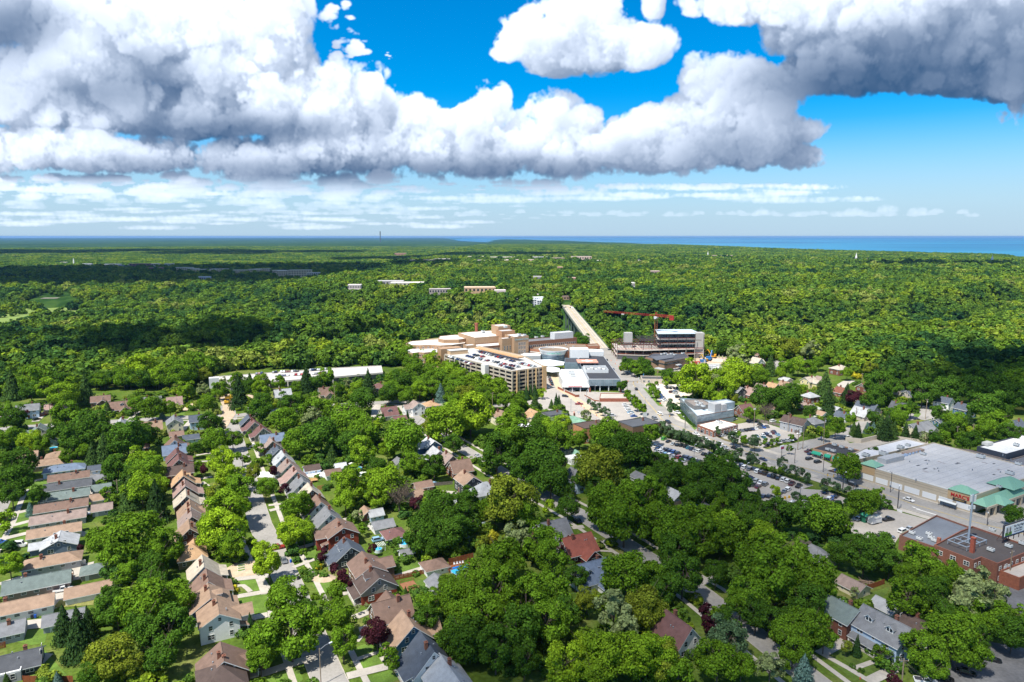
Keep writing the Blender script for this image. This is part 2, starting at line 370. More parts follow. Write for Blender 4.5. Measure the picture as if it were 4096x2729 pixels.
def hgt(x,y):
 x=np.asarray(x,float);y=np.asarray(y,float)
 d=seg_dist(x,y,VALLEY)
 wob=25*np.sin(x*.011+y*.004)+18*np.sin(y*.017-x*.006)
 k=.74+.68*(1-sstep(-600,-150,x));z=-40*(1-sstep(120*k,228*k,d+wob))
 g=seg_dist(x,y,GULLY);z=np.minimum(z,-34*(1-sstep(18,80,g+wob*.25)))
 z=np.maximum(z-24*(1-sstep(-640,-380,x))*sstep(700,820,y),-40)
 far=sstep(1700,4500,np.hypot(x,y));z=z+far*(5*np.sin(x*.0013)+6*np.sin(y*.0011+1)-6)
 ds=seg_dist(x,y,SHORE);ins=in_poly(x,y,LAKE_POLY)
 z=np.where(ins,-60,np.minimum(z,-23+sstep(0,900,ds)*40))
 return z
def make_ground():
 rr=np.concatenate([np.linspace(25,140,12),np.geomspace(150,3500,150),np.geomspace(3700,68000,80)])
 th=np.radians(np.linspace(-115,115,300))
 Rg,T=np.meshgrid(rr,th,indexing='ij');x=np.sin(T)*Rg;y=np.cos(T)*Rg;z=hgt(x,y)
 n,k=Rg.shape
 v=np.stack([x,y,z],-1).reshape(-1,3)
 i=np.arange(n-1)[:,None]*k+np.arange(k-1)[None,:]
 f=np.stack([i,i+1,i+k+1,i+k],-1).reshape(-1,4)[:,::-1]
 me=bpy.data.meshes.new('ground');me.from_pydata(v.tolist(),[],f.tolist());me.update()
 me.polygons.foreach_set('use_smooth',[True]*len(me.polygons))
 m=bpy.data.materials.new('grass_ground');m.use_nodes=True;nt=m.node_tree;N=nt.nodes.new;L=nt.links.new
 p=nt.nodes['Principled BSDF'];p.inputs['Roughness'].default_value=1;p.inputs['Specular IOR Level'].default_value=0
 geo=N('ShaderNodeNewGeometry')
 def ns(scale,det=5):
  q=N('ShaderNodeTexNoise');q.inputs['Scale'].default_value=scale;q.inputs['Detail'].default_value=det;L(geo.outputs['Position'],q.inputs['Vector']);return q.outputs[0]
 def ramp(f,els):
  r=N('ShaderNodeValToRGB');L(f,r.inputs[0]);e=r.color_ramp.elements
  while len(e)<len(els):e.new(.5)
  for a,(pp,c)in zip(e,els):a.position=pp;a.color=(*c,1)
  return r.outputs[0]
 near=ramp(ns(.06),[(.3,(.055,.095,.016)),(.5,(.085,.135,.022)),(.66,(.14,.16,.045)),(.8,(.2,.17,.08))])
 tuft=ramp(ns(.9),[(.3,(.7,.7,.7)),(.7,(1.25,1.25,1.2))])
 mu=N('ShaderNodeMix');mu.data_type='RGBA';mu.blend_type='MULTIPLY';mu.inputs[0].default_value=1;L(near,mu.inputs[6]);L(tuft,mu.inputs[7])
 # farther off: wood with clearings, its colour darkened as shade between the crowns
 wood=ramp(ns(.02,8),[(.30,(.012,.034,.012)),(.5,(.028,.068,.016)),(.62,(.055,.105,.022)),(.74,(.045,.085,.03))])
 big=ramp(ns(.0011,5),[(.35,(.6,.68,.72)),(.62,(1.2,1.15,1.0))])
 m3=N('ShaderNodeMix');m3 .data_type='RGBA';m3 .blend_type='MULTIPLY';m3 .inputs[0].default_value=1;L(wood,m3 .inputs[6]);L(big,m3 .inputs[7])
 ln=N('ShaderNodeVectorMath');ln.operation='LENGTH';L(geo.outputs['Position'],ln.inputs[0])
 mr=N('ShaderNodeMapRange');mr.interpolation_type='SMOOTHSTEP';mr.inputs[1].default_value=600;mr.inputs[2].default_value=1100;L(ln.outputs['Value'],mr.inputs[0])
 fin=N('ShaderNodeMix');fin.data_type='RGBA';L(mr.outputs[0],fin.inputs[0]);L(mu.outputs[2],fin.inputs[6]);L(m3 .outputs[2],fin.inputs[7])
 L(fin.outputs[2],p.inputs['Base Color']);me.materials.append(m)
 struct('ground',me)
make_ground()
def make_lake():
 b=MB();b.poly([(p[0],p[1],-26)for p in LAKE_POLY][::-1]if False else[(70000,1200,-26),(70000,70000,-26),(-6000,70000,-26),(-6000,60000,-26),(-1500,20000,-26),(1200,8000,-26),(2000,4500,-26),(3800,1200,-26)])
 m=bpy.data.materials.new('lake_water');m.use_nodes=True;nt=m.node_tree;N=nt.nodes.new;L=nt.links.new
 p=nt.nodes['Principled BSDF'];p.inputs['Roughness'].default_value=.35;p.inputs['Specular IOR Level'].default_value=.12
 geo=N('ShaderNodeNewGeometry');mp=N('ShaderNodeMapping');mp.inputs['Scale'].default_value=(.00016,.00042,1);L(geo.outputs['Position'],mp.inputs[0])
 nz=N('ShaderNodeTexNoise');nz.inputs['Scale'].default_value=1;nz.inputs['Detail'].default_value=3;L(mp.outputs[0],nz.inputs['Vector'])
 r=N('ShaderNodeValToRGB');L(nz.outputs[0],r.inputs[0]);e=r.color_ramp.elements;e[0].position=.38;e[0].color=(.002,.095,.21,1);e[1].position=.66;e[1].color=(.02,.22,.36,1)  # bands in the base colour imitate cloud shadow and wind on the water
 L(r.outputs[0],p.inputs['Base Color']);me=b.mesh('lake_water',[m]);struct('lake_water',me)
make_lake()
# ------------------------------------------------------------------ roads, pavements, drives: sheets a little above the ground
ZN=[0];STRIPS=[];AREAS=[]
def lift(z):
 ZN[0]+=1;return z+(ZN[0]%40)*.0023
def strip(name,pts,w,z,m,kerb=0,closed=False):
 z=lift(z)
 STRIPS.append((pts,w));b=MB();n=len(pts);left=[];right=[]
 for i,p in enumerate(pts):
  a=Vector(pts[max(i-1,0)]);c=Vector(pts[min(i+1,n-1)]);d=(c-a).normalized();nn=Vector((-d.y,d.x))
  left.append((p[0]+nn.x*w/2,p[1]+nn.y*w/2));right.append((p[0]-nn.x*w/2,p[1]-nn.y*w/2))
 for i in range(n-1):
  b.poly([(*right[i],z),(*right[i+1],z),(*left[i+1],z),(*left[i],z)])
  if kerb:
   for s_ in(left,right):
    b.bar((*s_[i],z+.04),(*s_[i+1],z+.04),.13,1)
 return struct(name,b.mesh(name,[m,M_CONC]))
def area(name,pts,z,m):
 z=lift(z);AREAS.append(pts)
 b=MB()
 ar=sum(pts[i][0]*pts[(i+1)%len(pts)][1]-pts[(i+1)%len(pts)][0]*pts[i][1]for i in range(len(pts)))
 b.poly([(*p,z)for p in(pts if ar>0 else pts[::-1])]);return struct(name,b.mesh(name,[m]))
def RL(r,*pts):return[R(r,x,y)for x,y in pts]
S1=[(-18,108),(-33,136),(-48,163.5),(-76,216),(-101,260),(-140,340),(-178,418),(-196,458)]
strip('street',S1,8.6,.05,M_ASPH,1)
def offset(pl,d):
 o=[]
 for i,p in enumerate(pl):
  a=Vector(pl[max(i-1,0)]);c=Vector(pl[min(i+1,len(pl)-1)]);t=(c-a).normalized();o.append((p[0]-t.y*d,p[1]+t.x*d))
 return o
for d in(8.4,-8.4):strip('pavement',offset(S1[:-1],d),1.7,.07,M_CONC)
S2=[(92,122),(80,160),(62,207),(46,238),(28,272),(-2,318),(-34,372),(-66,432)]
strip('street',S2,8.0,.05,M_ASPH,1)
for d in(8.0,-8.0):strip('pavement',offset(S2,d),1.6,.07,M_CONC)
XS=[R(1,-300,560),R(1,60,505),R(1,1000,445),R(1,1740,403),R(1,2250,385),R(3,500,330),R(3,1000,290),R(3,1650,252),R(5,300,300),R(5,700,270),R(5,1050,262)]
strip('street',XS,9,.06,M_ASPH,1)
strip('pavement',offset(XS[:8],-7.5),1.8,.07,M_CONC)
S0=[R(2,-250,560),R(1,-60,1380),R(1,60,1200),R(1,120,1100),R(1,-40,880),R(1,-20,700)]
PW0=[R(2,-60,420),R(2,20,250),R(2,125,60),R(1,195,1200),R(1,250,1080)]
strip('pavement',PW0,2.0,.07,M_CONC)
strip('street',offset(PW0,8),8,.05,M_ASPH)
RM=[R(9,2900,1740),R(9,2354,1500),R(9,1900,1390),R(9,1300,1215),R(9,860,1062),R(9,330,890),R(7,1060,770),R(7,640,632),R(7,350,520),R(7,200,462),R(7,110,420),R(7,50,340),R(12,620,1010),R(12,540,900),R(12,430,780),R(12,330,660),(92,690),(92,716)]
strip('main_road',RM,17,.06,M_ASPH,1)
strip('pavement',offset(RM[:14],10.6),3.6,.08,M_CONC);strip('pavement',offset(RM[:14],-10.6),3.6,.08,M_CONC)
strip('road_marking',offset(RM[:14],.25),.16,.075,M_YEL);strip('road_marking',offset(RM[:14],-.25),.16,.075,M_YEL)
XM=[R(7,1120,745),R(7,1500,655),R(7,1700,610),R(9,640,590),R(9,760,520),R(9,880,455),R(9,1000,440)]
strip('side_road',XM,11,.07,M_ASPH,1)
strip('street',[R(9,990,442),R(9,1150,425),R(9,1300,400),R(9,1420,360)],9,.07,M_ASPH)
area('street',RL(9,(1310,290),(1500,290),(1560,400),(1420,430),(1280,400),(1370,340)),.085,M_ASPH)
strip('street',[R(13,-100,640),R(13,0,690),R(13,60,720),R(13,30,780),R(13,-40,760)],14,.06,M_ASPH)
strip('street',[R(13,760,880),R(13,690,890),R(13,640,920),R(13,660,960),R(13,500,960),R(13,300,930),R(13,180,900),R(12,1700,1030),R(12,1560,1050)],7,.06,M_CONC)
area('forecourt',RL(5,(885,200),(880,-10),(1000,-20),(1090,150),(1640,170),(1800,395),(1640,430),(1440,440),(1190,400),(1040,350),(720,300),(700,250)),.075,M_LOT)
area('pavement',RL(5,(930,-30),(1000,-40),(1090,140),(1500,410),(1440,425),(1240,300),(1000,130)),.095,mat('tan_paving',(.50,.40,.27),.9,n_amt=.1,n_scale=.3))
area('parking_lot',RL(7,(-60,610),(110,578),(520,692),(640,765),(660,800),(480,860),(360,870),(150,790),(-60,720)),.09,M_LOT)
area('parking_lot',RL(7,(640,775),(850,830),(1000,872),(1540,1042),(1440,1075),(1660,1090),(1870,1175),(1750,1260),(1250,1270),(980,1150),(860,1000),(800,850)),.09,M_LOT)
area('parking_lot',RL(7,(780,540),(790,470),(960,440),(1100,462),(1430,568),(1380,612),(1040,692),(690,600)),.09,M_LOT)
area('parking_lot',RL(7,(-30,40),(40,100),(140,262),(300,330),(330,240),(430,150),(300,90),(130,95),(60,60)),.09,mat('pale_lot',(.58,.52,.44),.85,n_amt=.1,n_scale=.1))
area('forecourt',RL(7,(1180,770),(1280,730),(1500,692),(1545,765),(1730,850),(1600,905),(1330,850)),.09,M_LOT)
area('parking_lot',RL(9,(740,1345),(1030,1255),(1260,1315),(1480,1375),(1190,1510),(1130,1600),(760,1560),(640,1460)),.09,M_LOT)
area('parking_lot',RL(10,(1290,1620),(1700,1300),(2020,1190),(2500,1280),(2500,1700)),.09,M_DARKA)
area('parking_lot',RL(10,(2100,640),(2354,520),(2600,480),(2600,900),(2354,950),(2200,840)),.08,M_DARKA)
area('loading_yard',RL(9,(690,648),(1010,606),(1385,668),(1210,700),(960,770),(740,700)),.09,M_LOT)
area('loading_yard',RL(9,(520,640),(600,610),(690,630),(800,690),(760,740),(560,690)),.085,M_LOT)
area('forecourt',RL(9,(1870,1320),(1960,1300),(2354,1150),(2700,1100),(2700,1500),(2354,1420),(2100,1390)),.09,M_LOT)
area('forecourt',RL(12,(980,800),(1090,740),(1000,700),(860,790)),.09,M_LOT)
area('bare_earth',RL(12,(1080,690),(1180,640),(1420,660),(1500,710),(1380,790),(1100,770)),.09,M_SOIL)
area('bare_earth',RL(3,(-60,220),(40,180),(130,230),(60,300),(100,370),(0,520),(-40,400),(-20,300)),.10,M_SOIL)
area('bare_earth',RL(4,(10,500),(120,440),(290,420),(300,560),(60,590),(20,540)),.09,mat('garden_soil',(.46,.36,.25),.95,n_amt=.15,n_scale=.5))
area('front_lawn',RL(2,(500,870),(560,800),(960,755),(1000,830),(800,850)),.03,M_DRY)
for pts in[((120,770),(400,740),(400,930),(200,950)),((110,610),(320,590),(380,690),(230,720),(170,660)),((640,345),(850,290),(870,410),(700,455)),((300,1540),(680,1430),(740,1540),(620,1640),(320,1640)),((1230,1390),(1430,1310),(1500,1390),(1270,1470)),((1310,1530),(1560,1450),(1640,1540),(1400,1640)),((820,650),(1000,610),(1100,650),(900,760)),((1220,1250),(1360,1190),(1440,1270),(1240,1350)),((740,1410),(810,1400),(880,1540),(830,1560)),((1580,440),(1830,420),(1850,480),(1620,560)),((560,360),(600,350),(660,460),(610,465)),((1780,640),(1930,570),(1940,650),(1800,720))]:
 area('front_lawn',RL(4,*pts),.03,M_LAWN)
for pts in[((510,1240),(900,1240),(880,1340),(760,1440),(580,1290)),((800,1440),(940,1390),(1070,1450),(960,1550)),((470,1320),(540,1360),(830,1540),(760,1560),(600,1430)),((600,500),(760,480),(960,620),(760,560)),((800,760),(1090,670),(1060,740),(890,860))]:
 area('front_lawn',RL(10,*pts),.03,mat('lawn_shade_tint',(.085,.135,.020),.95,n_amt=.3,n_scale=.25))  # lawn colour darkened for the shade that lies here
for pts in[((70,1568),(290,1500),(270,1620),(60,1650)),((140,1390),(330,1350),(310,1420),(90,1520)),((190,1290),(370,1270),(330,1350),(150,1390)),((290,1010),(470,985),(450,1060),(280,1080)),((1680,330),(1740,340),(1740,385),(1680,375))]:
 area('front_lawn',RL(1,*pts),.03,M_LAWN)
for pts in[((70,240),(290,190),(270,330),(60,330)),((700,610),(850,540),(1000,520),(1000,580)),((140,1190),(200,1090),(460,1060),(420,1200),(300,1220)),((240,1510),(380,1280),(420,1260),(640,1520))]:
 area('front_lawn',RL(2,*pts),.03,M_LAWN)
def drive(r,pts,w,m=M_CONC,name='driveway',z=.085):strip(name,[R(r,*p)for p in pts],w,z,m)
for r,pts,w in[(4,[(330,1500),(700,1375),(810,1350)],3),(4,[(1150,1515),(1530,1420)],3),(4,[(90,600),(420,565)],3),(4,[(110,765),(400,715)],2.6),(4,[(620,330),(850,265)],2.6),(4,[(640,490),(880,400)],1.8),(4,[(260,965),(400,935)],3),(4,[(1090,745),(1190,720)],2.2),(4,[(1210,965),(1370,900)],3),(4,[(1590,580),(1850,500)],2.6),(4,[(110,665),(170,660),(210,690),(240,720)],1.6),(4,[(1230,1360),(1440,1290),(1500,1370)],1.6),(4,[(1240,1190),(1300,1120),(1280,1060),(1340,1040)],1.5),(4,[(340,590),(380,660),(430,720)],2.0),(2,[(0,650),(210,585)],3.2),(2,[(0,225),(300,155)],3.2),(2,[(590,530),(820,460),(760,600)],5),(2,[(560,700),(480,860),(380,890)],6),(2,[(640,690),(520,730)],6),(2,[(160,1040),(430,1010)],5.5),(2,[(200,1330),(400,1340),(260,1460)],5),(2,[(700,180),(820,170)],5),(1,[(270,1010),(480,965)],2.8),(1,[(120,1310),(370,1250)],3),(1,[(80,1430),(340,1360)],3),(1,[(760,1300),(900,1250)],4.5),(1,[(790,1080),(880,1060),(870,1180)],4),(1,[(820,960),(900,930),(880,1000)],4),(1,[(1720,520),(1790,440),(1820,415)],3.2),(1,[(1850,615),(1910,600)],5),(1,[(330,440),(430,350)],4),(1,[(1880,1060),(1960,1050),(1900,1010)],2.2),(1,[(1840,820),(2000,810)],1.8),(1,[(1880,980),(2000,960)],2.4),(1,[(1230,420),(1290,345)],4),(1,[(1840,760),(1990,735)],2),(3,[(1420,410),(1425,280)],6),(3,[(1620,280),(1760,400)],4.5),(3,[(1860,1110),(2050,1110),(2180,1120)],5),(3,[(190,840),(370,810)],1.8),(3,[(240,690),(120,700)],1.6),(3,[(410,1230),(540,1215)],2.0),(3,[(420,1280),(570,1245)],2.6),(3,[(1130,1370),(1250,1330)],4),(3,[(1340,1440),(1400,1430)],5),(10,[(430,1310),(620,1210),(840,1060)],3.2),(10,[(760,1440),(930,1380)],1.6),(10,[(900,1560),(1180,1420)],3),(10,[(0,1000),(160,950)],5),(8,[(470,640),(740,540)],3),(8,[(580,460),(650,520),(650,560)],2),(8,[(190,1290),(420,1220)],4.5),(6,[(1330,260),(1490,240)],2.2),(6,[(1370,330),(1530,340)],1.4),(6,[(1540,400),(1680,375)],3),(6,[(1270,690),(1360,660)],5),(5,[(1150,1440),(1260,1430)],3),(9,[(240,900),(400,960)],3.5),(9,[(1000,660),(800,690)],3)]:
 drive(r,pts,w)
area('patio',RL(2,(800,510),(820,460),(620,500),(590,560),(700,600),(790,560)),.088,M_CONC)
strip('pavement',[R(10,430,1290),R(10,700,1440),R(10,900,1560),R(10,1000,1620)],1.7,.09,M_CONC)
# parking stripes and the hatched bay
def stripes(r,a,b,n,ang,ln,z=.105):
 p=Vector(R(r,*a));q=Vector(R(r,*b));m=MB();d=Vector((math.cos(ang),math.sin(ang)))*ln/2;w=Vector((-d.y,d.x)).normalized()*.07
 for i in range(n):
  c=p+(q-p)*i/(n-1);m.poly([(*(c-d-w),z),(*(c+d-w),z),(*(c+d+w),z),(*(c-d+w),z)])
 struct('road_marking',m.mesh('road_marking',[M_LINE]))
stripes(7,(215,665),(480,735),12,GB,5);stripes(7,(1000,912),(1400,1035),14,GB,5);stripes(7,(860,530),(1140,480),12,GA,5)
area('hatched_bay',RL(9,(880,1305),(1020,1260),(1210,1312),(1130,1322)),.098,M_DARKA)
stripes(9,(920,1300),(1170,1310),12,GB+.9,5.5,.11)
stripes(10,(2140,1230),(1750,1500),7,GB,4.5);stripes(9,(2030,1370),(2100,1330),3,GA,5)
def arrow(r,x,y,ang):
 p=Vector(R(r,x,y));m=MB();c,s=math.cos(ang),math.sin(ang)
 T=lambda u,v:(p.x+u*c-v*s,p.y+u*s+v*c,.112)
 m.poly([T(-2,-.16),(T(.4,-.16)),T(.4,.16),T(-2,.16)]);m.poly([T(.4,-.55),T(1.9,0),T(.4,.55)])
 struct('road_marking',m.mesh('road_marking',[M_LINE]))
for a in[(9,1335,1255,GA),(9,805,1085,GA),(9,2080,1365,GB),(9,425,875,GB),(9,355,855,GB+3.14),(7,1110,815,GA)]:arrow(*a)
struct('road_marking',(lambda m:(m.poly([(*R(9,1340,1262),.113),(*R(9,1530,1318),.113),(*R(9,1527,1322),.113),(*R(9,1337,1266),.113)]),m.mesh('road_marking',[M_LINE]))[1])(MB()))
for x,y in((436,842),(503,860)):
 p=R(9,x,y);m=MB();m.box(p[0]-.9,p[1]-.9,.1,p[0]+.9,p[1]+.9,.112);struct('road_marking',m.mesh('road_marking',[mat('blue_bay',(.2,.35,.7),.8)]))
mat('fairway_grass',(.165,.235,.05),.95,n_amt=.16,n_scale=.04)
area('fairway',[R(14,*p,-40)for p in[(-250,420),(150,392),(325,322),(460,322),(610,415),(570,462),(300,474),(115,520),(-250,530)]],-39.3,MATS['fairway_grass'])
area('fairway',[R(14,*p,-40)for p in[(1160,400),(1240,397),(1250,412),(1165,415)]],-39.3,MATS['fairway_grass'])
# ------------------------------------------------------------------ trees: tapered trunk and limbs, a crown of leaf sprays
def quads_mesh(name,P,Nn,size,m,rng,aspect=1.0):
 """leaf sprays: small bent faces at P turned roughly to Nn"""
 n=len(P);a=rng.standard_normal((n,3));t=np.cross(Nn,a);t/=np.linalg.norm(t,axis=1)[:,None]+1e-9;bt=np.cross(Nn,t)
 s=size[:,None]*.5;t=t*s*aspect;bt=bt*s
 k=rng.uniform(.6,1.2,(n,4,1))
 v=np.stack([P-t-bt*.6,P+t*.7-bt,P+t+bt*.5,P-t*.5+bt],1);v=P[:,None]+(v-P[:,None])*k
 v=v.reshape(-1,3).astype(np.float32)
 me=bpy.data.meshes.new(name);me.vertices.add(4*n);me.vertices.foreach_set('co',v.ravel())
 me.loops.add(4*n);me.loops.foreach_set('vertex_index',np.arange(4*n,dtype=np.int32));me.polygons.add(n)
 me.polygons.foreach_set('loop_start',np.arange(0,4*n,4,dtype=np.int32));me.update(calc_edges=True);me.materials.append(m);return me
def unit(rng,n):
 a=rng.standard_normal((n,3));return a/np.linalg.norm(a,axis=1)[:,None]
def broad_crown(seed,n_leaf,n_lump,leaf,m,flat=.85,lump=.40,name='crown'):
 """unit crown: radius about 1, centre at the origin"""
 rng=np.random.default_rng(seed)
 d=unit(rng,n_lump*3);d=d[d[:,2]>-.8][:n_lump];k=len(d)
 rad=rng.uniform(.40,.88,k);c=d*rad[:,None]*np.array([1,1,flat]);c+=rng.normal(0,.05,c.shape)
 lr=lump*rng.uniform(.5,1.2,k)
 w=lr**2;w/=w.sum();li=rng.choice(k,n_leaf,p=w)
 nd=unit(rng,n_leaf);out=d[li];nd=nd+.75*out+np.array([0,0,.25]);nd/=np.linalg.norm(nd,axis=1)[:,None]
 # sprays gather in twig-sized bunches on each lump
 bn=max(60,n_leaf//16);bi=rng.integers(0,bn,n_leaf);bj=unit(rng,bn)*.10
 rr=lr[li]*rng.uniform(.72,1.08,n_leaf)
 P=c[li]+nd*rr[:,None]*np.array([1,1,.9])+bj[bi]*.5
 Nn=nd+.45*rng.standard_normal((n_leaf,3));Nn[:,2]+=.25;Nn/=np.linalg.norm(Nn,axis=1)[:,None]
 return quads_mesh(name,P,Nn,leaf*rng.uniform(.35,1.0,n_leaf)**1.6*1.9,m,rng)
def cone_crown(seed,n_leaf,tiers,leaf,m,name='crown',droop=.25,open_=.25):
 """unit conifer: radius 1 at the foot, z 0..1 is scaled by the caller (height 1)"""
 rng=np.random.default_rng(seed)
 br=[]
 for i in range(tiers):
  f=i/(tiers-1);z=.03+.95*f;r=(1-f)**.85*rng.uniform(.8,1.1)+.03;nb=int(6+8*(1-f))
  for j in range(nb):br.append((z,r*rng.uniform(.75,1.1),2*math.pi*(j+rng.uniform(0,.8))/nb+i))
 br=np.array(br);w=br[:,1]+.1;w/=w.sum();li=rng.choice(len(br),n_leaf,p=w)
 t=rng.uniform(0,1,n_leaf)**.55;r=br[li,1]*t;a=br[li,2]+rng.normal(0,.22,n_leaf)*(.4+.6*t)
 z=br[li,0]-droop*.25*t*br[li,1]*.6+rng.normal(0,.012,n_leaf)
 P=np.stack([r*np.cos(a),r*np.sin(a),z],1)
 Nn=np.stack([np.cos(a)*.6,np.sin(a)*.6,np.full(n_leaf,.9)],1)+.35*rng.standard_normal((n_leaf,3));Nn/=np.linalg.norm(Nn,axis=1)[:,None]
 return quads_mesh(name,P,Nn,leaf*rng.uniform(.6,1.3,n_leaf),m,rng)
def trunk_mesh(seed,bare=False):
 """unit trunk: z 0..1 (1 = crown centre), limbs reach out about 1 sideways"""
 r=random.Random(seed);b=MB()
 b.bar((0,0,0),(.02,0,.55),.05,0,7);b.bar((.02,0,.55),(0,.02,1.2),.033,0,6)
 for i in range(7 if not bare else 16):
  a=2*math.pi*i/(7 if not bare else 9)+r.uniform(-.3,.3);z=r.uniform(.45,1.0);l=r.uniform(.3,.6)
  p=(math.cos(a)*l,math.sin(a)*l,z+r.uniform(.2,.5));b.bar((0,0,z),p,.02,0,4)
  for j in range(2 if not bare else 9):
   q=(p[0]*(.5+r.random()*.5),p[1]*(.5+r.random()*.5),z+(p[2]-z)*.7);e=(p[0]*1.4+r.uniform(-.35,.35),p[1]*1.4+r.uniform(-.35,.35),p[2]+r.uniform(-.1,.55));b.bar(q,e,.009,0,3)
   if bare:
    for k in range(4):b.bar(e,(e[0]+r.uniform(-.22,.22),e[1]+r.uniform(-.22,.22),e[2]+r.uniform(-.1,.28)),.005,0,3)
 return b.mesh('trunk',[M_BARK])
BROAD=[broad_crown(11+i,8500,32+i*3,.070,M_LEAF,flat=(.8,.95,1.05,.75,.9,1.0)[i],lump=(.40,.36,.34,.44,.38,.33)[i])for i in range(6)]
SMALL=[broad_crown(31+i,1500,14+i*2,.15,M_LEAF,flat=1.0,lump=.46)for i in range(3)]
SHRUB=[broad_crown(41+i,700,10,.2,M_LEAF,flat=.8,lump=.5)for i in range(2)]
CONE=[cone_crown(51+i,4200,22+i*2,.085,M_LEAF,droop=.3)for i in range(3)]
LOOSE=[broad_crown(61+i,3800,26,.10,M_LEAF,flat=1.15,lump=.30)for i in range(2)]
TRUNKS=[trunk_mesh(70+i)for i in range(3)];BARE=trunk_mesh(77,True)
def stem_mesh():
 b=MB();b.bar((0,0,0),(0,0,.9),.035,0,6);return b.mesh('trunk',[M_BARK])
STEM=stem_mesh()
TC={'m':(.104,.196,.014),'d':(.060,.130,.014),'l':(.155,.262,.016),'g':(.215,.330,.018),'o':(0.167,0.210,0.021),'p':(0.213,0.263,0.106),'y':(0.369,0.341,0.028),'c':(0.040,0.082,0.023),'C':(0.064,0.121,0.028),'b':(0.121,0.206,0.177),'r':(0.057,0.017,0.023),'x':(0.199,0.170,0.128),'s':(0.078,0.156,0.023),'S':(0.469,0.426,0.028),'k':(0.043,0.099,0.026),'e':(0.085,0.142,0.064)}
TW={'m':('mid green','maple_tree','maple tree'),'d':('dark green','dark_broadleaf_tree','broadleaf tree'),'l':('light green','light_broadleaf_tree','leafy tree'),'g':('bright lime green','light_broadleaf_tree','leafy tree'),'o':('olive green','olive_broadleaf_tree','spreading tree'),'p':('pale silvery green','silver_maple_tree','silver maple'),'y':('golden yellow','honey_locust_tree','tree'),'c':('dark green','spruce_tree','spruce'),'C':('mid green','pine_tree','conifer'),'b':('blue grey','blue_spruce_tree','blue spruce'),'r':('dark purple leaved','purple_tree','plum tree'),'x':('bare grey','bare_tree','leafless tree'),'s':('rounded green','shrub','shrub'),'S':('golden','shrub','shrub'),'k':('narrow dark green','arborvitae','arborvitae'),'e':('slender young','street_tree','street tree')}  # dark, light and olive kinds go by leaf colour; their species are not known
TREES=[]
HOUSES_REF=[]
def plant(x,y,r,kind,hz=None,seed=None,zg=0.0):
 """r: crown radius in metres"""
 q=random.Random(int(x*13.7)*7919+int(y*7.3));s=q.randrange(1000)
 nm=TW[kind][1];col=TC[kind];v=q.uniform(.86,1.16);col=tuple(c*v for c in col)
 t=obj(nm,None,None,(x,y,zg),q.uniform(0,6.28))
 if kind in 'cCbk':
  h=hz or r*{'c':3.3,'C':2.9,'b':2.9,'k':4.5}[kind]
  obj('trunk',STEM,t,scale=(h,h,h));o=obj('crown',CONE[s%3],t,(0,0,h*.05),color=col,scale=(r*1.08,r*1.08,h*.95))
 elif kind=='x':
  h=hz or r*1.1;obj('trunk',BARE,t,scale=(r*.95,r*.95,h))
 elif kind in 'sS':
  o=obj('crown',SHRUB[s%2],t,(0,0,r*.7),color=col,scale=(r,r,r*.9));obj('trunk',STEM,t,scale=(r*1.2,r*1.2,r*.6))
 else:
  small=r<3.2;h=hz or(r*1.2+1.6 if small else r*.98+2.6)
  src=SMALL if small else(LOOSE if kind=='p' else BROAD)
  obj('trunk',TRUNKS[s%3],t,scale=(r*.9,r*.9,h));zr=r*(1.12 if kind=='e' or small else 1.06)
  zr=min(zr,h-.5);obj('crown',src[s%len(src)],t,(0,0,h),color=col,scale=(r*1.03,r*1.03,max(zr,r*.8)),rz=q.uniform(0,6.28))
 t['category']='shrub' if kind in 'sS' else 'tree';TREES.append((t,kind,r));return t
def T(reg,*items):
 """crown centre and radius as seen in the photo, kind"""
 for x,y,rp,kind in items:
  o=REG[reg];k=1.681 if reg==14 else 2.354;X,Y=o[0]+x/k,o[1]+y/k;rr=rp/k*(.88 if kind=='e' else 1.05);zc=8.0
  for _ in range(4):
   gx,gy=at(X,Y,zc);sc=topx(gx,gy,zc)[2];r=rr/sc
   if kind in 'cCbk':zc=r*{'c':3.3,'C':2.9,'b':2.9,'k':4.5}[kind]*.45
   elif kind in 'sS':zc=r*.7
   elif kind=='x':zc=r*1.1
   else:zc=r*1.2+1.6 if r<3.2 else r*.98+2.6
  plant(gx,gy,r,kind)
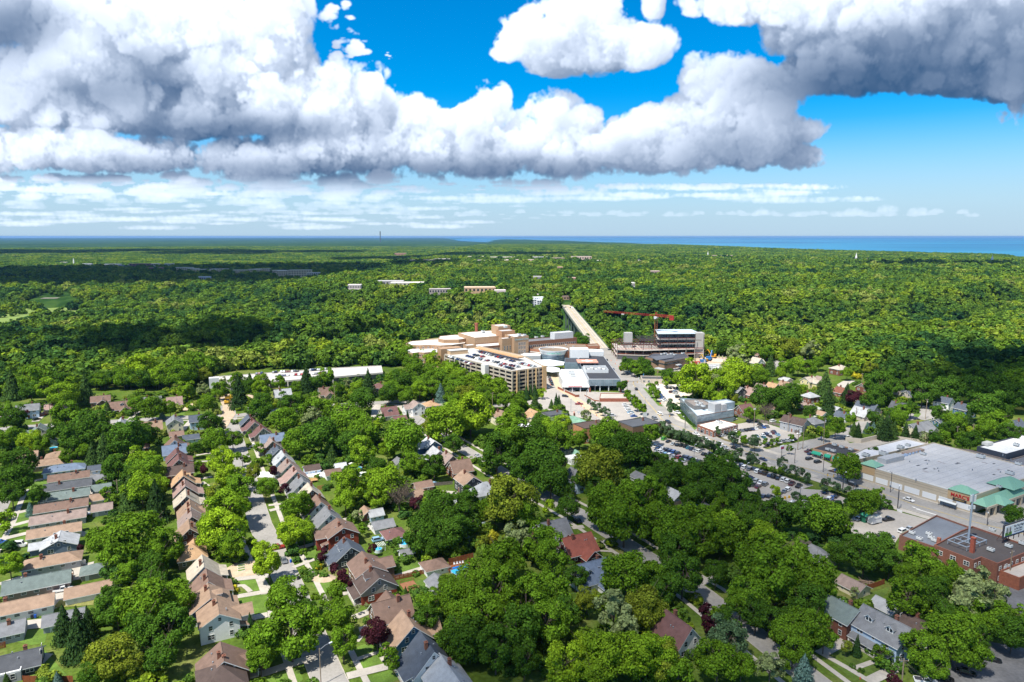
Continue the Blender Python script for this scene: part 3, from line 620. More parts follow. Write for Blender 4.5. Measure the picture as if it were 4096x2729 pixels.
# ------------------------------------------------------------------ the woods: the nearest trees are things, the mass beyond is one scatter
BOUND=[(-2500,1640),(-800,1625),(0,1600),(130,1592),(350,1566),(600,1564),(790,1556),(830,1530),(900,1492),(1560,1484),(1620,1430),(1650,1345),(1900,1300),(2225,1300),(2235,1200),(2290,1200),(2470,1425),(2560,1405),(2790,1405),(2830,1420),(2980,1450),(3090,1442),(3150,1432),(3300,1452),(3420,1500),(3500,1512),(3640,1540),(3760,1570),(3900,1590),(4096,1640),(4500,1690),(6500,1900)]
CLEAR=[((92,700),(92,1150),14),((92,1150),(94,1210),9),((-235,560),(-120,575),22)]
FAR_CLEAR=[]
def sow(n_target_near=110):
 rng=np.random.default_rng(3)
 pts=[]
 def ring(r0,r1,sp):
  n=int((r1*r1-r0*r0)*math.radians(56)/(sp*sp)*1.0)
  rr=np.sqrt(rng.uniform(r0*r0,r1*r1,n));th=rng.uniform(-math.radians(50),math.radians(50),n)
  return np.stack([np.sin(th)*rr,np.cos(th)*rr],1)
 A=np.concatenate([ring(380,1000,8.2),ring(1000,2200,10.5),ring(2200,3600,13.5)])
 x,y=A[:,0],A[:,1];z=hgt(x,y)
 d=y*math.cos(PIT)+CAMH*math.sin(PIT);X=PXC+x/d*F;Y=PYC-(y*math.sin(PIT)-CAMH*math.cos(PIT))/d*F
 bx,by=zip(*BOUND);ok=(Y<np.interp(X,bx,by))&(X>-700)&(X<4800)&(z>-55)
 for a,b,w in CLEAR:ok&=(seg_dist(x,y,[a,b])>w)|(z<-20)
 for cx,cy_,w in FAR_CLEAR:
  CF=.998 if cy_<1250 else .965;ok&=seg_dist(x,y,[(cx,cy_),(cx*CF,cy_*CF)])>w
 ok&=~in_poly(x,y,[(-240,529),(-212,488),(-138,516),(-100,540),(-109,578),(-151,567),(-236,532)])
 # fairways and river meadow stay open
 for pl in([(-250,420),(150,392),(325,322),(460,322),(610,415),(570,462),(300,474),(115,520),(-250,530)],[(1130,392),(1260,390),(1275,420),(1140,424)]):
  for f,k in((1,.86),(.93,.7),(.87,.45)):ok&=~(in_poly(x/f,y/f,[R(14,*p,-40)for p in pl])&(rng.random(len(x))<k))
 A=A[ok];z=z[ok];x,y=A[:,0],A[:,1];dist=np.hypot(x,y)
 # bigger, fewer: drop what stands too close (grid test)
 sc=np.clip(np.exp(rng.normal(-.06,.32,len(A))),.45,1.75)*np.where(dist<1000,6.6,np.where(dist<2200,8.2,10.5))
 o=np.argsort(dist);near=o[:n_target_near];rest=o[n_target_near:]
 for i in near:
  k='mdlmodmgd'[rng.integers(0,9)]
  t=plant(float(x[i]),float(y[i]),float(sc[i]),k,zg=float(z[i]))
  TREES.pop();dn='near';t['group']='trees along the edge of the woods'
  t['label']={'m':'mid green leafy tree at the edge of the woods','d':'dark green leafy tree at the edge of the woods','l':'light green leafy tree at the edge of the woods','o':'olive green leafy tree at the edge of the woods','g':'bright lime leafy tree at the edge of the woods'}[k]
 rr=sc[rest];n=len(rest)
 scatter('forest',np.stack([x[rest],y[rest],z[rest]+rr*.55+2.0],1),rng.integers(0,7,n),rng.uniform(0,6.28,n),np.stack([rr*1.04,rr*1.04,rr*rng.uniform(.8,1.15,n)],1),FOREST_COL)
 B=ring(3550,9500,34);x,y=B[:,0],B[:,1];z=hgt(x,y);ok=z>-45
 for cx,cy_,w in FAR_CLEAR:ok&=np.hypot(x-cx,y-cy_)>w+14
 B=B[ok];z=z[ok];n=len(B)
 scatter('distant_woods',np.stack([B[:,0],B[:,1],z+2],1),rng.integers(0,3,n),rng.uniform(0,6.28,n),rng.uniform(.8,1.25,(n,1))*np.array([[1,1,1]]),PATCH_COL)
 print('forest',len(rest),'patches',n)
def undergrowth():
 # bushes and self-sown saplings in back yards: one mass, kept off paving, lots and walls
 rng=np.random.default_rng(12);n=7000;th=rng.uniform(-.72,.62,n);r=np.sqrt(rng.uniform(120**2,560**2,n));x=np.sin(th)*r;y=np.cos(th)*r;ok=np.ones(n,bool)
 for pts,w in STRIPS:ok&=seg_dist(x,y,pts)>w/2+1.2
 for pts in AREAS:ok&=~in_poly(x,y,pts)
 for t in THINGS:
  if t.get('category')in('house','garage','shed'):ok&=np.hypot(x-t.location.x,y-t.location.y)>(9.5 if t['category']=='house' else 5.5)
  elif t.get('category')in('swimming pool','deck','pergola','trailer','kiosk'):ok&=np.hypot(x-t.location.x,y-t.location.y)>5
  elif t.type=='EMPTY' and 'hospital' in t['category']or t.get('category')in('store','shop','supermarket','building','parking garage','clinic','annexe','emergency','parking deck','container','ramp','canopy','entrance hall','link building'):ok&=np.hypot(x-t.location.x,y-t.location.y)>26
 for pl in([(-60,561),(0,482),(30,500),(100,500),(190,620),(190,690),(60,690),(-110,670)],[(160,318),(190,266),(310,330),(280,380),(180,385)]):ok&=~in_poly(x,y,pl)
 cl=np.array([noise.noise(Vector((a*.03,b*.03,0)))for a,b in zip(x,y)]);ok&=cl>-.12
 x=x[ok];y=y[ok];n=len(x);s=rng.uniform(.5,1.0,n)**2*3.0+.5
 scatter('garden_undergrowth',np.stack([x,y,s*.55],1),rng.integers(0,6,n),rng.uniform(0,6.28,n),np.stack([s,s,s*rng.uniform(.7,1.1,n)],1),FOREST_COL);print('undergrowth',n)
def source_collection(name,meshes):
 c=bpy.data.collections.new(name)
 for i,me in enumerate(meshes):
  o=bpy.data.objects.new('%s_%02d'%(name,i),me);c.objects.link(o)
 return c
FOREST_COL=source_collection('forest_crown',[broad_crown(81+i,900,16+i,.21,M_FOREST,flat=(.8,.95,1.1,.75,.9,1.0)[i],lump=.44)for i in range(6)]+[cone_crown(95,700,14,.2,M_FOREST)])
def patch_mesh(seed):
 rng=np.random.default_rng(seed);P=[];Nn=[]
 for _ in range(10):
  c=np.array([rng.uniform(-22,22),rng.uniform(-22,22),rng.uniform(2,9)]);r=rng.uniform(5,10);d=unit(rng,60);d[:,2]=np.abs(d[:,2]);P.append(c+d*r*rng.uniform(.85,1.05,(60,1)));Nn.append(d+.3*rng.standard_normal(d.shape))
 P=np.concatenate(P);Nn=np.concatenate(Nn);Nn/=np.linalg.norm(Nn,axis=1)[:,None]
 return quads_mesh('canopy_patch',P,Nn,rng.uniform(2.4,4.2,len(P)),M_FOREST,rng)
PATCH_COL=source_collection('canopy_patch',[patch_mesh(s)for s in(1,2,3)])
def scatter(name,P,var,rot,scl,coll):
 me=bpy.data.meshes.new(name);n=len(P);me.vertices.add(n);me.vertices.foreach_set('co',P.astype(np.float32).ravel())
 a=me.attributes.new('variant','INT','POINT');a.data.foreach_set('value',var.astype(np.int32))
 a=me.attributes.new('turn','FLOAT_VECTOR','POINT');rv=np.zeros((n,3),np.float32);rv[:,2]=rot;a.data.foreach_set('vector',rv.ravel())
 a=me.attributes.new('size','FLOAT_VECTOR','POINT');a.data.foreach_set('vector',(scl*np.ones((n,3))).astype(np.float32).ravel())
 me.update();o=struct(name,me,'stuff')
 g=bpy.data.node_groups.new(name+'_scatter','GeometryNodeTree');N=g.nodes.new;L=g.links.new
 g.interface.new_socket('Geometry',in_out='INPUT',socket_type='NodeSocketGeometry');g.interface.new_socket('Geometry',in_out='OUTPUT',socket_type='NodeSocketGeometry')
 gi=N('NodeGroupInput');go=N('NodeGroupOutput');ip=N('GeometryNodeInstanceOnPoints');ci=N('GeometryNodeCollectionInfo')
 ci.inputs['Collection'].default_value=coll;ci.inputs['Separate Children'].default_value=True;ci.inputs['Reset Children'].default_value=True
 def attr(nm,ty):
  x=N('GeometryNodeInputNamedAttribute');x.data_type=ty;x.inputs['Name'].default_value=nm;return x.outputs['Attribute']
 mp=N('GeometryNodeMeshToPoints');L(gi.outputs[0],mp.inputs[0]);L(mp.outputs[0],ip.inputs['Points']);L(ci.outputs[0],ip.inputs['Instance'])
 ip.inputs['Pick Instance'].default_value=True;L(attr('variant','INT'),ip.inputs['Instance Index']);L(attr('turn','FLOAT_VECTOR'),ip.inputs['Rotation']);L(attr('size','FLOAT_VECTOR'),ip.inputs['Scale'])
 L(ip.outputs[0],go.inputs[0]);md=o.modifiers.new('scatter','NODES');md.node_group=g
# ------------------------------------------------------------------ houses
CO=dict(brown=(.178,.116,.09),tan=(.275,.188,.132),taupe=(.25,.19,.165),grey=(.17,.175,.185),lgrey=(.34,.35,.36),slate=(.075,.09,.115),dgrey=(.075,.08,.09),greeng=(.135,.17,.16),maroon=(.145,.075,.07),dkbrown=(.085,.06,.052),beige=(.40,.35,.28),orange=(.38,.245,.14),red=(.27,.085,.06),greenr=(.17,.30,.22),bluegrey=(.13,.17,.24),black=(.03,.03,.035),pink=(.28,.19,.165),silver=(.5,.52,.54),white=(.74,.74,.73),cream=(.66,.60,.44),brick=(.17,.068,.045),brbrick=(.15,.095,.06),lblue=(.42,.54,.68),blue=(.06,.14,.24),navy=(.018,.04,.12),yellow=(.62,.54,.30),greyw=(.34,.355,.37),dkw=(.05,.055,.06),stone=(.42,.38,.32),tanw=(.45,.34,.22),olive=(.20,.17,.10),taupew=(.26,.24,.21),redbrick=(.22,.045,.025),orangew=(.42,.20,.10),darkred=(.075,.02,.02))
def win_mesh(w,h):
 def f():
  b=MB();t=.09
  b.box(-w/2-t,-.02,-t,w/2+t,.07,0,0);b.box(-w/2-t,-.02,h,w/2+t,.06,h+t*1.4,0);b.box(-w/2-t,-.02,0,-w/2,.06,h,0);b.box(w/2,-.02,0,w/2+t,.06,h,0)
  b.box(-w/2,-.02,h*.5-.03,w/2,.05,h*.5+.03,0)
  if w>1.5:b.box(-.05,-.02,0,.05,.052,h*.5-.03,0);b.box(-.05,-.02,h*.5+.03,.05,.052,h,0)
  b.box(-w/2,-.015,0,w/2,.025,h,1);return b.mesh('window',[M_TRIM,M_GLS])
 return cached(('win',w,h),f)
def door_mesh(w=1.0,h=2.1):
 def f():
  b=MB();b.box(-w/2-.1,-.02,0,w/2+.1,.05,h+.1,0);b.box(-w/2,.05,0,w/2,.08,h,1);return b.mesh('door',[M_TRIM,M_OBJ])
 return cached(('door',w,h),f)
def gdoor_mesh(w):
 def f():
  b=MB();b.box(-w/2-.12,-.02,0,w/2+.12,.05,2.35,0)
  for i in range(4):b.box(-w/2,.05,.03+i*.55,w/2,.075,.55+i*.55,0)
  return b.mesh('garage_door',[M_TRIM])
 return cached(('gd',w),f)
KIND=dict(bung=(9.0,9.5,3.3,7.6),two=(9.5,8.5,5.5,8.5),ranch=(18,7.8,3.0,4.9),gar=(7,6.3,2.5,4.2),shed=(3.6,3.0,2.0,3.0),hip=(10,9,5.4,7.9),rhip=(17,8,3.0,4.9),garhip=(7,6.5,2.5,4.2),bunghip=(10,9.5,3.4,7.0),flat=(12,9,3.4,3.7),steep=(9.5,10,3.2,8.9))
def roof_mesh(L,W,e,h,hip):
 def f():
  b=MB();o=.5;th=.24;x=L/2+o;yv=W/2+o;sl=(h-e)/(W/2);ez=e-sl*o
  if hip:
   k=max(x-yv,.15)
   b.slab([(-x,-yv,ez),(x,-yv,ez),(k,0,h),(-k,0,h)],th,0,1);b.slab([(x,yv,ez),(-x,yv,ez),(-k,0,h),(k,0,h)],th,0,1)
   b.slab([(x,-yv,ez),(x,yv,ez),(k,0,h)],th,0,1);b.slab([(-x,yv,ez),(-x,-yv,ez),(-k,0,h)],th,0,1)
  else:
   b.slab([(-x,-yv,ez),(x,-yv,ez),(x,0,h),(-x,0,h)],th,0,1);b.slab([(x,yv,ez),(-x,yv,ez),(-x,0,h),(x,0,h)],th,0,1)
   b.box(-x,-.12,h-.06,x,.12,h+.05,0)
  return b.mesh('roof',[M_SH,M_TRIM])
 return cached(('roof',L,W,e,h,hip),f)
def wall_mesh(L,W,e,h,hip,brick,z0=0.0):
 def f():
  b=MB();x=L/2;y=W/2;t=.26
  if hip:b.box(-x,-y,z0,x,y,e-.05)
  else:
   P=[(-y,z0),(y,z0),(y,e-.1),(0,h-t-.02),(-y,e-.1)]
   n=len(b.v);b.v+=[(-x,p,q)for p,q in P]+[(x,p,q)for p,q in P]
   b.f+=[(n+4,n+3,n+2,n+1,n),(n+5,n+6,n+7,n+8,n+9)];b.m+=[0,0]
   for i in range(5):
    j=(i+1)%5;b.f.append((n+i,n+j,n+5+j,n+5+i));b.m.append(0)
  return b.mesh('wall',[M_BRK if brick else M_SID])
 return cached(('wall',L,W,e,h,hip,brick,z0),f)
def chimney_mesh(h):
 def f():
  b=MB();b.box(-.42,-.42,0,.42,.42,h,0);b.box(-.5,-.5,h,.5,.5,h+.12,0);b.box(-.2,-.2,h+.14,.2,.2,h+.4,0);return b.mesh('chimney',[M_CHIM,M_CONC])
 return cached(('chim',h),f)
def porch_mesh(L,d,z,post=True):
 def f():
  b=MB();b.slab([(-L/2,0,z+.75),(-L/2,d,z),(L/2,d,z),(L/2,0,z+.75)][::-1],.2,0,1)
  b.box(-L/2+.2,0,0,L/2-.2,d-.3,.45,2)
  for px_ in np.linspace(-L/2+.4,L/2-.4,3):b.box(px_-.16,d-.6,.45,px_+.16,d-.3,z-.1,1)
  b.box(-L/2+.56,d-.5,.95,-.2,d-.42,1.1,1);b.box(.2,d-.5,.95,L/2-.56,d-.42,1.1,1);return b.mesh('porch',[M_SH,M_TRIM,M_CONC])
 return cached(('porch',L,d,z),f)
def dormer_mesh(w):
 def f():
  b=MB();d=2.6;h=1.35
  b.prism([(-w/2,-d),(w/2,-d),(w/2,0),(-w/2,0)],-.6,h,1);b.poly([(-w/2,.001,h),(w/2,.001,h),(0,.001,h+.75)][::-1],1)
  b.slab([(-w/2-.3,-d,h-.15),(-w/2-.3,.35,h-.15),(0,.35,h+.85),(0,-d,h+.85)][::-1],.14,0,1);b.slab([(w/2+.3,.35,h-.15),(w/2+.3,-d,h-.15),(0,-d,h+.85),(0,.35,h+.85)][::-1],.14,0,1)
  for s in(-1,1):b.box(s*w*.22-.36,.0,.3,s*w*.22+.36,.03,1.25,2)
  return b.mesh('dormer',[M_SH,M_TRIM,M_GLS])
 return cached(('dorm',w),f)
def vent_mesh():
 def f():
  b=MB();b.bar((0,0,-.2),(0,0,.35),.14,0,6);b.bar((0,0,.35),(0,0,.45),.2,0,6);return b.mesh('roof_vent',[M_MET])
 return cached('vent',f)
def house(r,x,y,kind,rc,wc,label,yaw='A',L=None,W=None,porch=0,dorm=0,chim=1,wing=0,up=None,gd=0,cat=None,e=None,h=None,at_ground=None,zg=0):
 k=KIND[kind];L=L or k[0];W=W or k[1];e=e or k[2];h=h or k[3];hip=kind in('hip','rhip','garhip','bunghip');flat=kind=='flat'
 px_,py_=at_ground or R(r,x,y,h)
 rz=GA if yaw=='A' else GB if yaw=='B' else math.radians(yaw)
 if kind in('gar','shed','garhip'):chim=0
 rcol=CO[rc];wcol=CO[wc];brick=wc in('brick','brbrick','redbrick','orangew','darkred');q=random.Random(int(px_*31+py_*17))
 cat=cat or('garage' if kind in('gar','garhip')else 'shed' if kind=='shed' else 'house')
 nm={'house':'house','garage':'garage','shed':'shed'}.get(cat,'building')
 if flat:nm='flat_roofed_building'
 t=thing(nm,label,cat,(px_,py_,zg),rz);HOUSES_REF.append(t)
 v=q.uniform(.92,1.08);rcol=tuple(c*v for c in rcol)
 if flat:
  b=MB();b.box(-L/2,-W/2,0,L/2,W/2,h-.5);obj('wall',b.mesh('wall',[M_BRK if brick else M_SID]),t,color=wcol)
  b=MB();b.box(-L/2+.2,-W/2+.2,h-.5,L/2-.2,W/2-.2,h-.32);b.box(-L/2-.02,-W/2-.02,h-.498,L/2+.02,-W/2+.2,h);b.box(-L/2-.02,W/2-.2,h-.498,L/2+.02,W/2+.02,h);b.box(-L/2-.02,-W/2+.2,h-.498,-L/2+.2,W/2-.2,h);b.box(L/2-.2,-W/2+.2,h-.498,L/2+.02,W/2-.2,h)
  rf=obj('roof',b.mesh('roof',[M_FLAT]),t,color=rcol)
  if chim:obj('chimney',chimney_mesh(1.6),rf,(L*.2,W*.1,h-.3))
 else:
  if up:obj('wall',wall_mesh(L-.02,W-.02,e if e<3 else 2.9,e if e<3 else 2.9,True,brick),t,color=wcol);obj('gable_wall',wall_mesh(L,W,e,h,hip,False,2.85),t,color=CO[up])
  else:obj('wall',wall_mesh(L,W,e,h,hip,brick),t,color=wcol)
  rf=obj('roof',roof_mesh(L,W,e,h,hip),t,color=rcol)
  if chim:
   cx,cy_=q.choice([-.3,.3])*L*.6,q.choice([-.9,.9])
   obj('chimney',chimney_mesh(1.9),rf,(cx,cy_,h-1.0))
  for i in range(0 if kind in('gar','shed','garhip')else 2):obj('roof_vent',vent_mesh(),rf,(q.uniform(-.3,.3)*L,-W*.2*q.choice([-1,1]),h-(h-e)*.4))
 # openings on the four sides
 def wn(m,lx,ly,z,a):obj('window',m,t,(lx,ly,z),a)
 small=kind in('gar','shed','garhip')
 w1=win_mesh(.95,1.35);w2=win_mesh(1.7,1.35);w3=win_mesh(.8,1.0);wr=win_mesh(1.3,.8)
 for s in(-1,1):
  ag=-math.pi/2*s;xe=s*L/2
  if small:
   if s==(1 if gd>=0 else-1)and kind!='shed':
    n=abs(gd)or 1;ww=4.2 if n==1 else 2.5
    for i in range(n):obj('garage_door',gdoor_mesh(ww),t,(xe,(i-(n-1)/2)*2.9,0),ag)
   else:wn(w3,xe,0,1.0,ag)
   continue
  if kind in('ranch','rhip'):
   wn(w1,xe,-W*.25,1.1,ag);obj('door',door_mesh(),t,(xe,W*.22,.1),ag,color=(.3,.3,.3))
  elif flat:
   for i in range(3):wn(w1,xe,(i-1)*W*.3,1.0,ag)
  else:
   for zz in([1.1,3.8]if e>5 else[1.1]):wn(w1,xe,-W*.28,zz,ag);wn(w2 if zz<2 else w1,xe,W*.24,zz,ag)
   if not hip:
    if e<5:wn(w1,xe,-W*.17,3.7,ag);wn(w1,xe,W*.17,3.7,ag)
    wn(w3,xe,0,h-2.35,ag)
 for s in(-1,1):
  ag=0 if s>0 else math.pi;ye=s*W/2
  if small:
   if kind!='shed':wn(w3,L*.2,ye,1.0,ag);obj('door',door_mesh(.9,2.0),t,(-L*.28,ye,0),ag,color=(.6,.6,.6))
   else:obj('door',door_mesh(1.1,1.75),t,(0,ye,0),ag,color=(.6,.6,.6))
   continue
  if kind in('ranch','rhip'):
   for i in range(5):wn(wr,(i-2)*L*.19,ye,1.35,ag)
  elif flat:
   for i in range(max(2,int(L/3.2))):wn(w1,(i+.5)*L/max(2,int(L/3.2))-L/2,ye,1.0,ag)
  else:
   if porch!=s:obj('door',door_mesh(),t,(L*.05,ye,.2),ag,color=(.2,.08,.05))
   for zz in([1.1,3.8]if e>5 else[1.1]):
    wn(w1,-L*.3,ye,zz,ag);wn(w2,L*.3,ye,zz,ag)
    if zz>2:wn(w3,0,ye,zz+.2,ag)
 if porch:
  obj('porch',porch_mesh(round(L*.92,1),2.6,2.45),t,(0,porch*(W/2+.01),0),0 if porch>0 else math.pi,color=rcol)
  obj('door',door_mesh(),t,(0,porch*(W/2+.012),.45),0 if porch>0 else math.pi,color=(.25,.1,.06))
 if dorm:
  n=abs(dorm);s=1 if dorm>0 else-1;yy=W*.30;zz=e+(h-e)*(1-yy/(W/2))-.1
  for i in range(n):obj('dormer',dormer_mesh(2.6 if n==1 else 2.1),t,((i-(n-1)/2)*L*.46,s*yy,zz),0 if s>0 else math.pi,color=rcol)
 if wing:
  s=1 if wing>0 else-1;wl=5.0;ww=min(L*.62,6.4);we=max(2.7,e-.6);wh=min(h-.5,we+ww*.5*(h-e)/(W/2))
  obj('wing_wall',wall_mesh(wl,ww,we,wh,False,brick),t,(L*.12,s*(W/2+wl/2-1.2),0),math.pi/2,color=CO[up]if up and e>5 else wcol);obj('wing_roof',roof_mesh(wl+3.4,ww,we,wh,False),t,(L*.12,s*(W/2+wl/2-2.9),0),math.pi/2,color=rcol)
  obj('window',w2,t,(L*.12,s*(W/2+wl-1.2),1.1),0 if s>0 else math.pi)
 return t
# ------------------------------------------------------------------ larger buildings
def wallrow(parent,p,q,zs,n,w,h,name='window',mesh=None,marg=.5):
 """n openings along the wall from p to q (outside on the right of p->q), at each height"""
 p=Vector(p);q=Vector(q);d=(q-p);a=math.atan2(d.y,d.x)+math.pi;m=mesh or win_mesh(w,h);o=Vector(parent.location[:2])
 nn=Vector((d.y,-d.x)).normalized()*.015
 for z in zs:
  for i in range(n):
   c=p+d*((i+marg)/n if n>1 else .5)-o+nn;obj(name,m,parent,(c.x,c.y,z),a)
def band_mesh(l,h,m=None):
 def f():
  b=MB();b.box(-l/2,-.05,0,l/2,.06,h);return b.mesh('window_band',[m or M_GLS])
 return cached(('band',round(l,2),h,(m or M_GLS).name),f)
def band(parent,p,q,z,h,m=None,name='window_band',inset=0):
 p=Vector(p);q=Vector(q);d=q-p;c=(p+q)/2-Vector(parent.location[:2])+Vector((d.y,-d.x)).normalized()*(.015-inset)
 obj(name,band_mesh(d.length,h,m),parent,(c.x,c.y,z),math.atan2(d.y,d.x)+math.pi)
def block(parent,pts,z0,z1,col,m=None,rcol=None,par=.7,wname='wall',rname='roof'):
 """walls with a parapet round a sunk roof; pts in the world"""
 o=parent.location;P=[(x-o.x,y-o.y)for x,y in pts]
 ar=sum(P[i][0]*P[(i+1)%len(P)][1]-P[(i+1)%len(P)][0]*P[i][1]for i in range(len(P)))
 if ar<0:P=P[::-1]
 b=MB();b.prism(P,z0,z1-par);cx=sum(p[0]for p in P)/len(P);cy_=sum(p[1]for p in P)/len(P)
 I=inset_poly(P,.35)
 for i in range(len(P)):
  j=(i+1)%len(P);b.prism([P[i],P[j],I[j],I[i]],z1-par+.002,z1)
 obj(wname,b.mesh(wname,[m or M_BRK]),parent,color=col)
 b=MB();b.prism(inset_poly(P,.36),z1-par+.001,z1-par+.12);return obj(rname,b.mesh(rname,[M_FLAT]),parent,color=rcol or CO['silver'])
def inset_poly(P,d):
 n=len(P);out=[]
 for i in range(n):
  a=Vector(P[i-1]);b_=Vector(P[i]);c=Vector(P[(i+1)%n]);e1=(b_-a).normalized();e2=(c-b_).normalized();n1=Vector((-e1 .y,e1 .x));n2=Vector((-e2 .y,e2 .x));s=(n1+n2);k=max(.35,1+n1 .dot(n2));out.append(tuple(b_+s*d/k))
 return out
def box_part(parent,name,x,y,z0,z1,sx,sy,rz=0,col=(.5,.5,.5),m=None):
 b=MB();b.box(-sx/2,-sy/2,0,sx/2,sy/2,z1-z0);o=parent.location;return obj(name,b.mesh(name,[m or M_OBJ]),parent,(x-o.x,y-o.y,z0),rz,color=col)
def ac_mesh():
 def f():
  b=MB();b.box(-1.2,-.8,.15,1.2,.8,1.2,0);b.box(-1.1,-.7,0,1.1,.7,.15,1);b.bar((-.5,0,1.2),(-.5,0,1.3),.45,1,8);b.bar((.55,0,1.2),(.55,0,1.3),.45,1,8);return b.mesh('rooftop_unit',[mat('unit_grey',(.5,.52,.52),.6),M_DKMET])
 return cached('ac',f)
def ac(parent,r,x,y,z,s=1.0,rz=GA):
 p=R(r,x,y,z);o=parent.location;obj('rooftop_unit',ac_mesh(),parent,(p[0]-o.x,p[1]-o.y,z),rz,scale=(s,s,s))
def AB(a,b):return(a*VA[0]+b*VB[0],a*VA[1]+b*VB[1])
# ------------------------------------------------------------------ cars
def car_meshes(kind):
 def f():
  L,W,H,hood,tail,g=dict(sedan=(4.7,1.85,1.45,1.25,.75,.32),suv=(4.7,1.92,1.72,1.1,.12,.36),pickup=(5.6,2.0,1.8,1.5,2.0,.4),van=(5.8,2.05,2.4,.75,.05,.36))[kind]
  b=MB();hw=W/2;zb=H*.56
  def ring(x,w,z0,z1):return[(x,-w,z0),(x,w,z0),(x,w*.97,z1),(x,-w*.97,z1)]
  st=[(-L/2,hw*.86,g+.1,zb-.12),(-L/2+.25,hw,g,zb),(L/2-hood-.1,hw,g,zb),(L/2-.35,hw*.98,g,zb-.14),(L/2,hw*.82,g+.1,zb-.3)]
  n0=len(b.v);rings=[ring(*s)for s in st]
  for r_ in rings:b.v+=r_
  for i in range(len(rings)-1):
   for j in range(4):
    k=(j+1)%4;b.f.append((n0+4*i+j,n0+4*i+4+j,n0+4*i+4+k,n0+4*i+k));b.m.append(0)
  b.f.append((n0,n0+1,n0+2,n0+3));b.m.append(0);e=n0+4*(len(rings)-1);b.f.append((e+3,e+2,e+1,e));b.m.append(0)
  x0,x1=-L/2+tail,L/2-hood;i0,i1=(.55 if kind=='sedan' else .25),(.75 if kind!='van' else .45)
  rx0,rx1=x0+i0,x1-i1;w1,w2=hw*.95,hw*.78 if kind!='van' else hw*.86
  cab=[(x0,-w1,zb),(x1,-w1,zb),(x1,w1,zb),(x0,w1,zb),(rx0,-w2,H),(rx1,-w2,H),(rx1,w2,H),(rx0,w2,H)]
  gl=MB()
  n=len(b.v);b.v+=cab;b.f.append((n+4,n+5,n+6,n+7));b.m.append(0)
  for q_ in((n,n+1,n+5,n+4),(n+1,n+2,n+6,n+5),(n+2,n+3,n+7,n+6),(n+3,n,n+4,n+7)):b.f.append(q_);b.m.append(0)
  body=b.mesh('body',[M_CAR,M_DKMET],False)
  def pane(a,c,d,e_,nm):
   A,Bv,Cv,D=[Vector(v)for v in(a,c,d,e_)];nn=(Bv-A).cross(D-A).normalized()*.012;ct=(A+Bv+Cv+D)/4;m=MB();m.poly([tuple(ct+(v-ct)*.86+nn)for v in(A,Bv,Cv,D)]);return m.mesh(nm,[M_GLS])
  P={'windscreen':pane(cab[1],cab[2],cab[6],cab[5],'windscreen'),'rear_window':pane(cab[3],cab[0],cab[4],cab[7],'rear_window'),'side_window':pane(cab[0],cab[1],cab[5],cab[4],'side_window'),'side_window.001':pane(cab[2],cab[3],cab[7],cab[6],'side_window')}
  if kind=='van':
   for k_ in('rear_window',):P.pop(k_)
  if kind=='pickup':
   m=MB();m.box(-L/2+.15,-hw*.82,zb+.003,x0-.05,hw*.82,zb+.01);P['bed']=m.mesh('bed',[M_DKMET])
  w=MB()
  for s in(-1,1):
   w.bar((0,-.11,0),(0,.11,0),.34,0,10)
   break
  return body,P,w.mesh('wheel',[M_TYRE]),L,hw
 return cached(('car',kind),f)
PAINT=dict(white=(.78,.78,.77),silver=(.42,.44,.46),grey=(.14,.15,.16),black=(.012,.012,.014),navy=(.02,.035,.10),blue=(.03,.10,.34),red=(.30,.02,.02),maroon=(.12,.02,.025),green=(.06,.33,.03),teal=(.03,.14,.18),brown=(.06,.035,.03),lblue=(.25,.42,.58))
CARS=[]
def car(x,y,z,rz,col,kind,where,detail=True,group='parked cars'):
 body,P,wh,L,hw=car_meshes(kind);c=PAINT[col]
 t=obj('pickup_truck' if kind=='pickup' else 'van' if kind=='van' else 'car',None,None,(x,y,z),rz);t['category']='truck' if kind=='pickup' else 'van' if kind=='van' else 'car';t['group']=group
 obj('body',body,t,color=c)
 if detail:
  for nm,me in P.items():obj(nm.split('.')[0],me,t)
  for sx in(-.31,.31):
   for sy in(-1,1):obj('wheel',wh,t,(L*sx,sy*(hw-.12),.34))
 else:
  obj('windscreen',P['windscreen'],t);obj('side_window',P['side_window'],t);obj('side_window',P['side_window.001'],t)
 CARS.append((t,{'lblue':'light blue','navy':'dark blue'}.get(col,col),{'sedan':'car','suv':'sport utility car','pickup':'pickup truck','van':'van'}[kind],where));return t
COLW={'w':'white','s':'silver','g':'grey','k':'black','n':'navy','b':'blue','r':'red','m':'maroon','G':'green','t':'teal','o':'brown','l':'lblue'}
def cars(r,where,rz,items,z=.1,kind=None,detail=True,group=None):
 for it in items:
  x,y,c=it[:3];k=it[3]if len(it)>3 else kind or random.Random(int(x*7+y*3)).choice(['sedan','sedan','suv']);a=it[4]if len(it)>4 else rz
  p=R(r,x,y,z+.7);car(p[0],p[1],z,a,COLW[c],k,where,detail,group or('cars '+where))
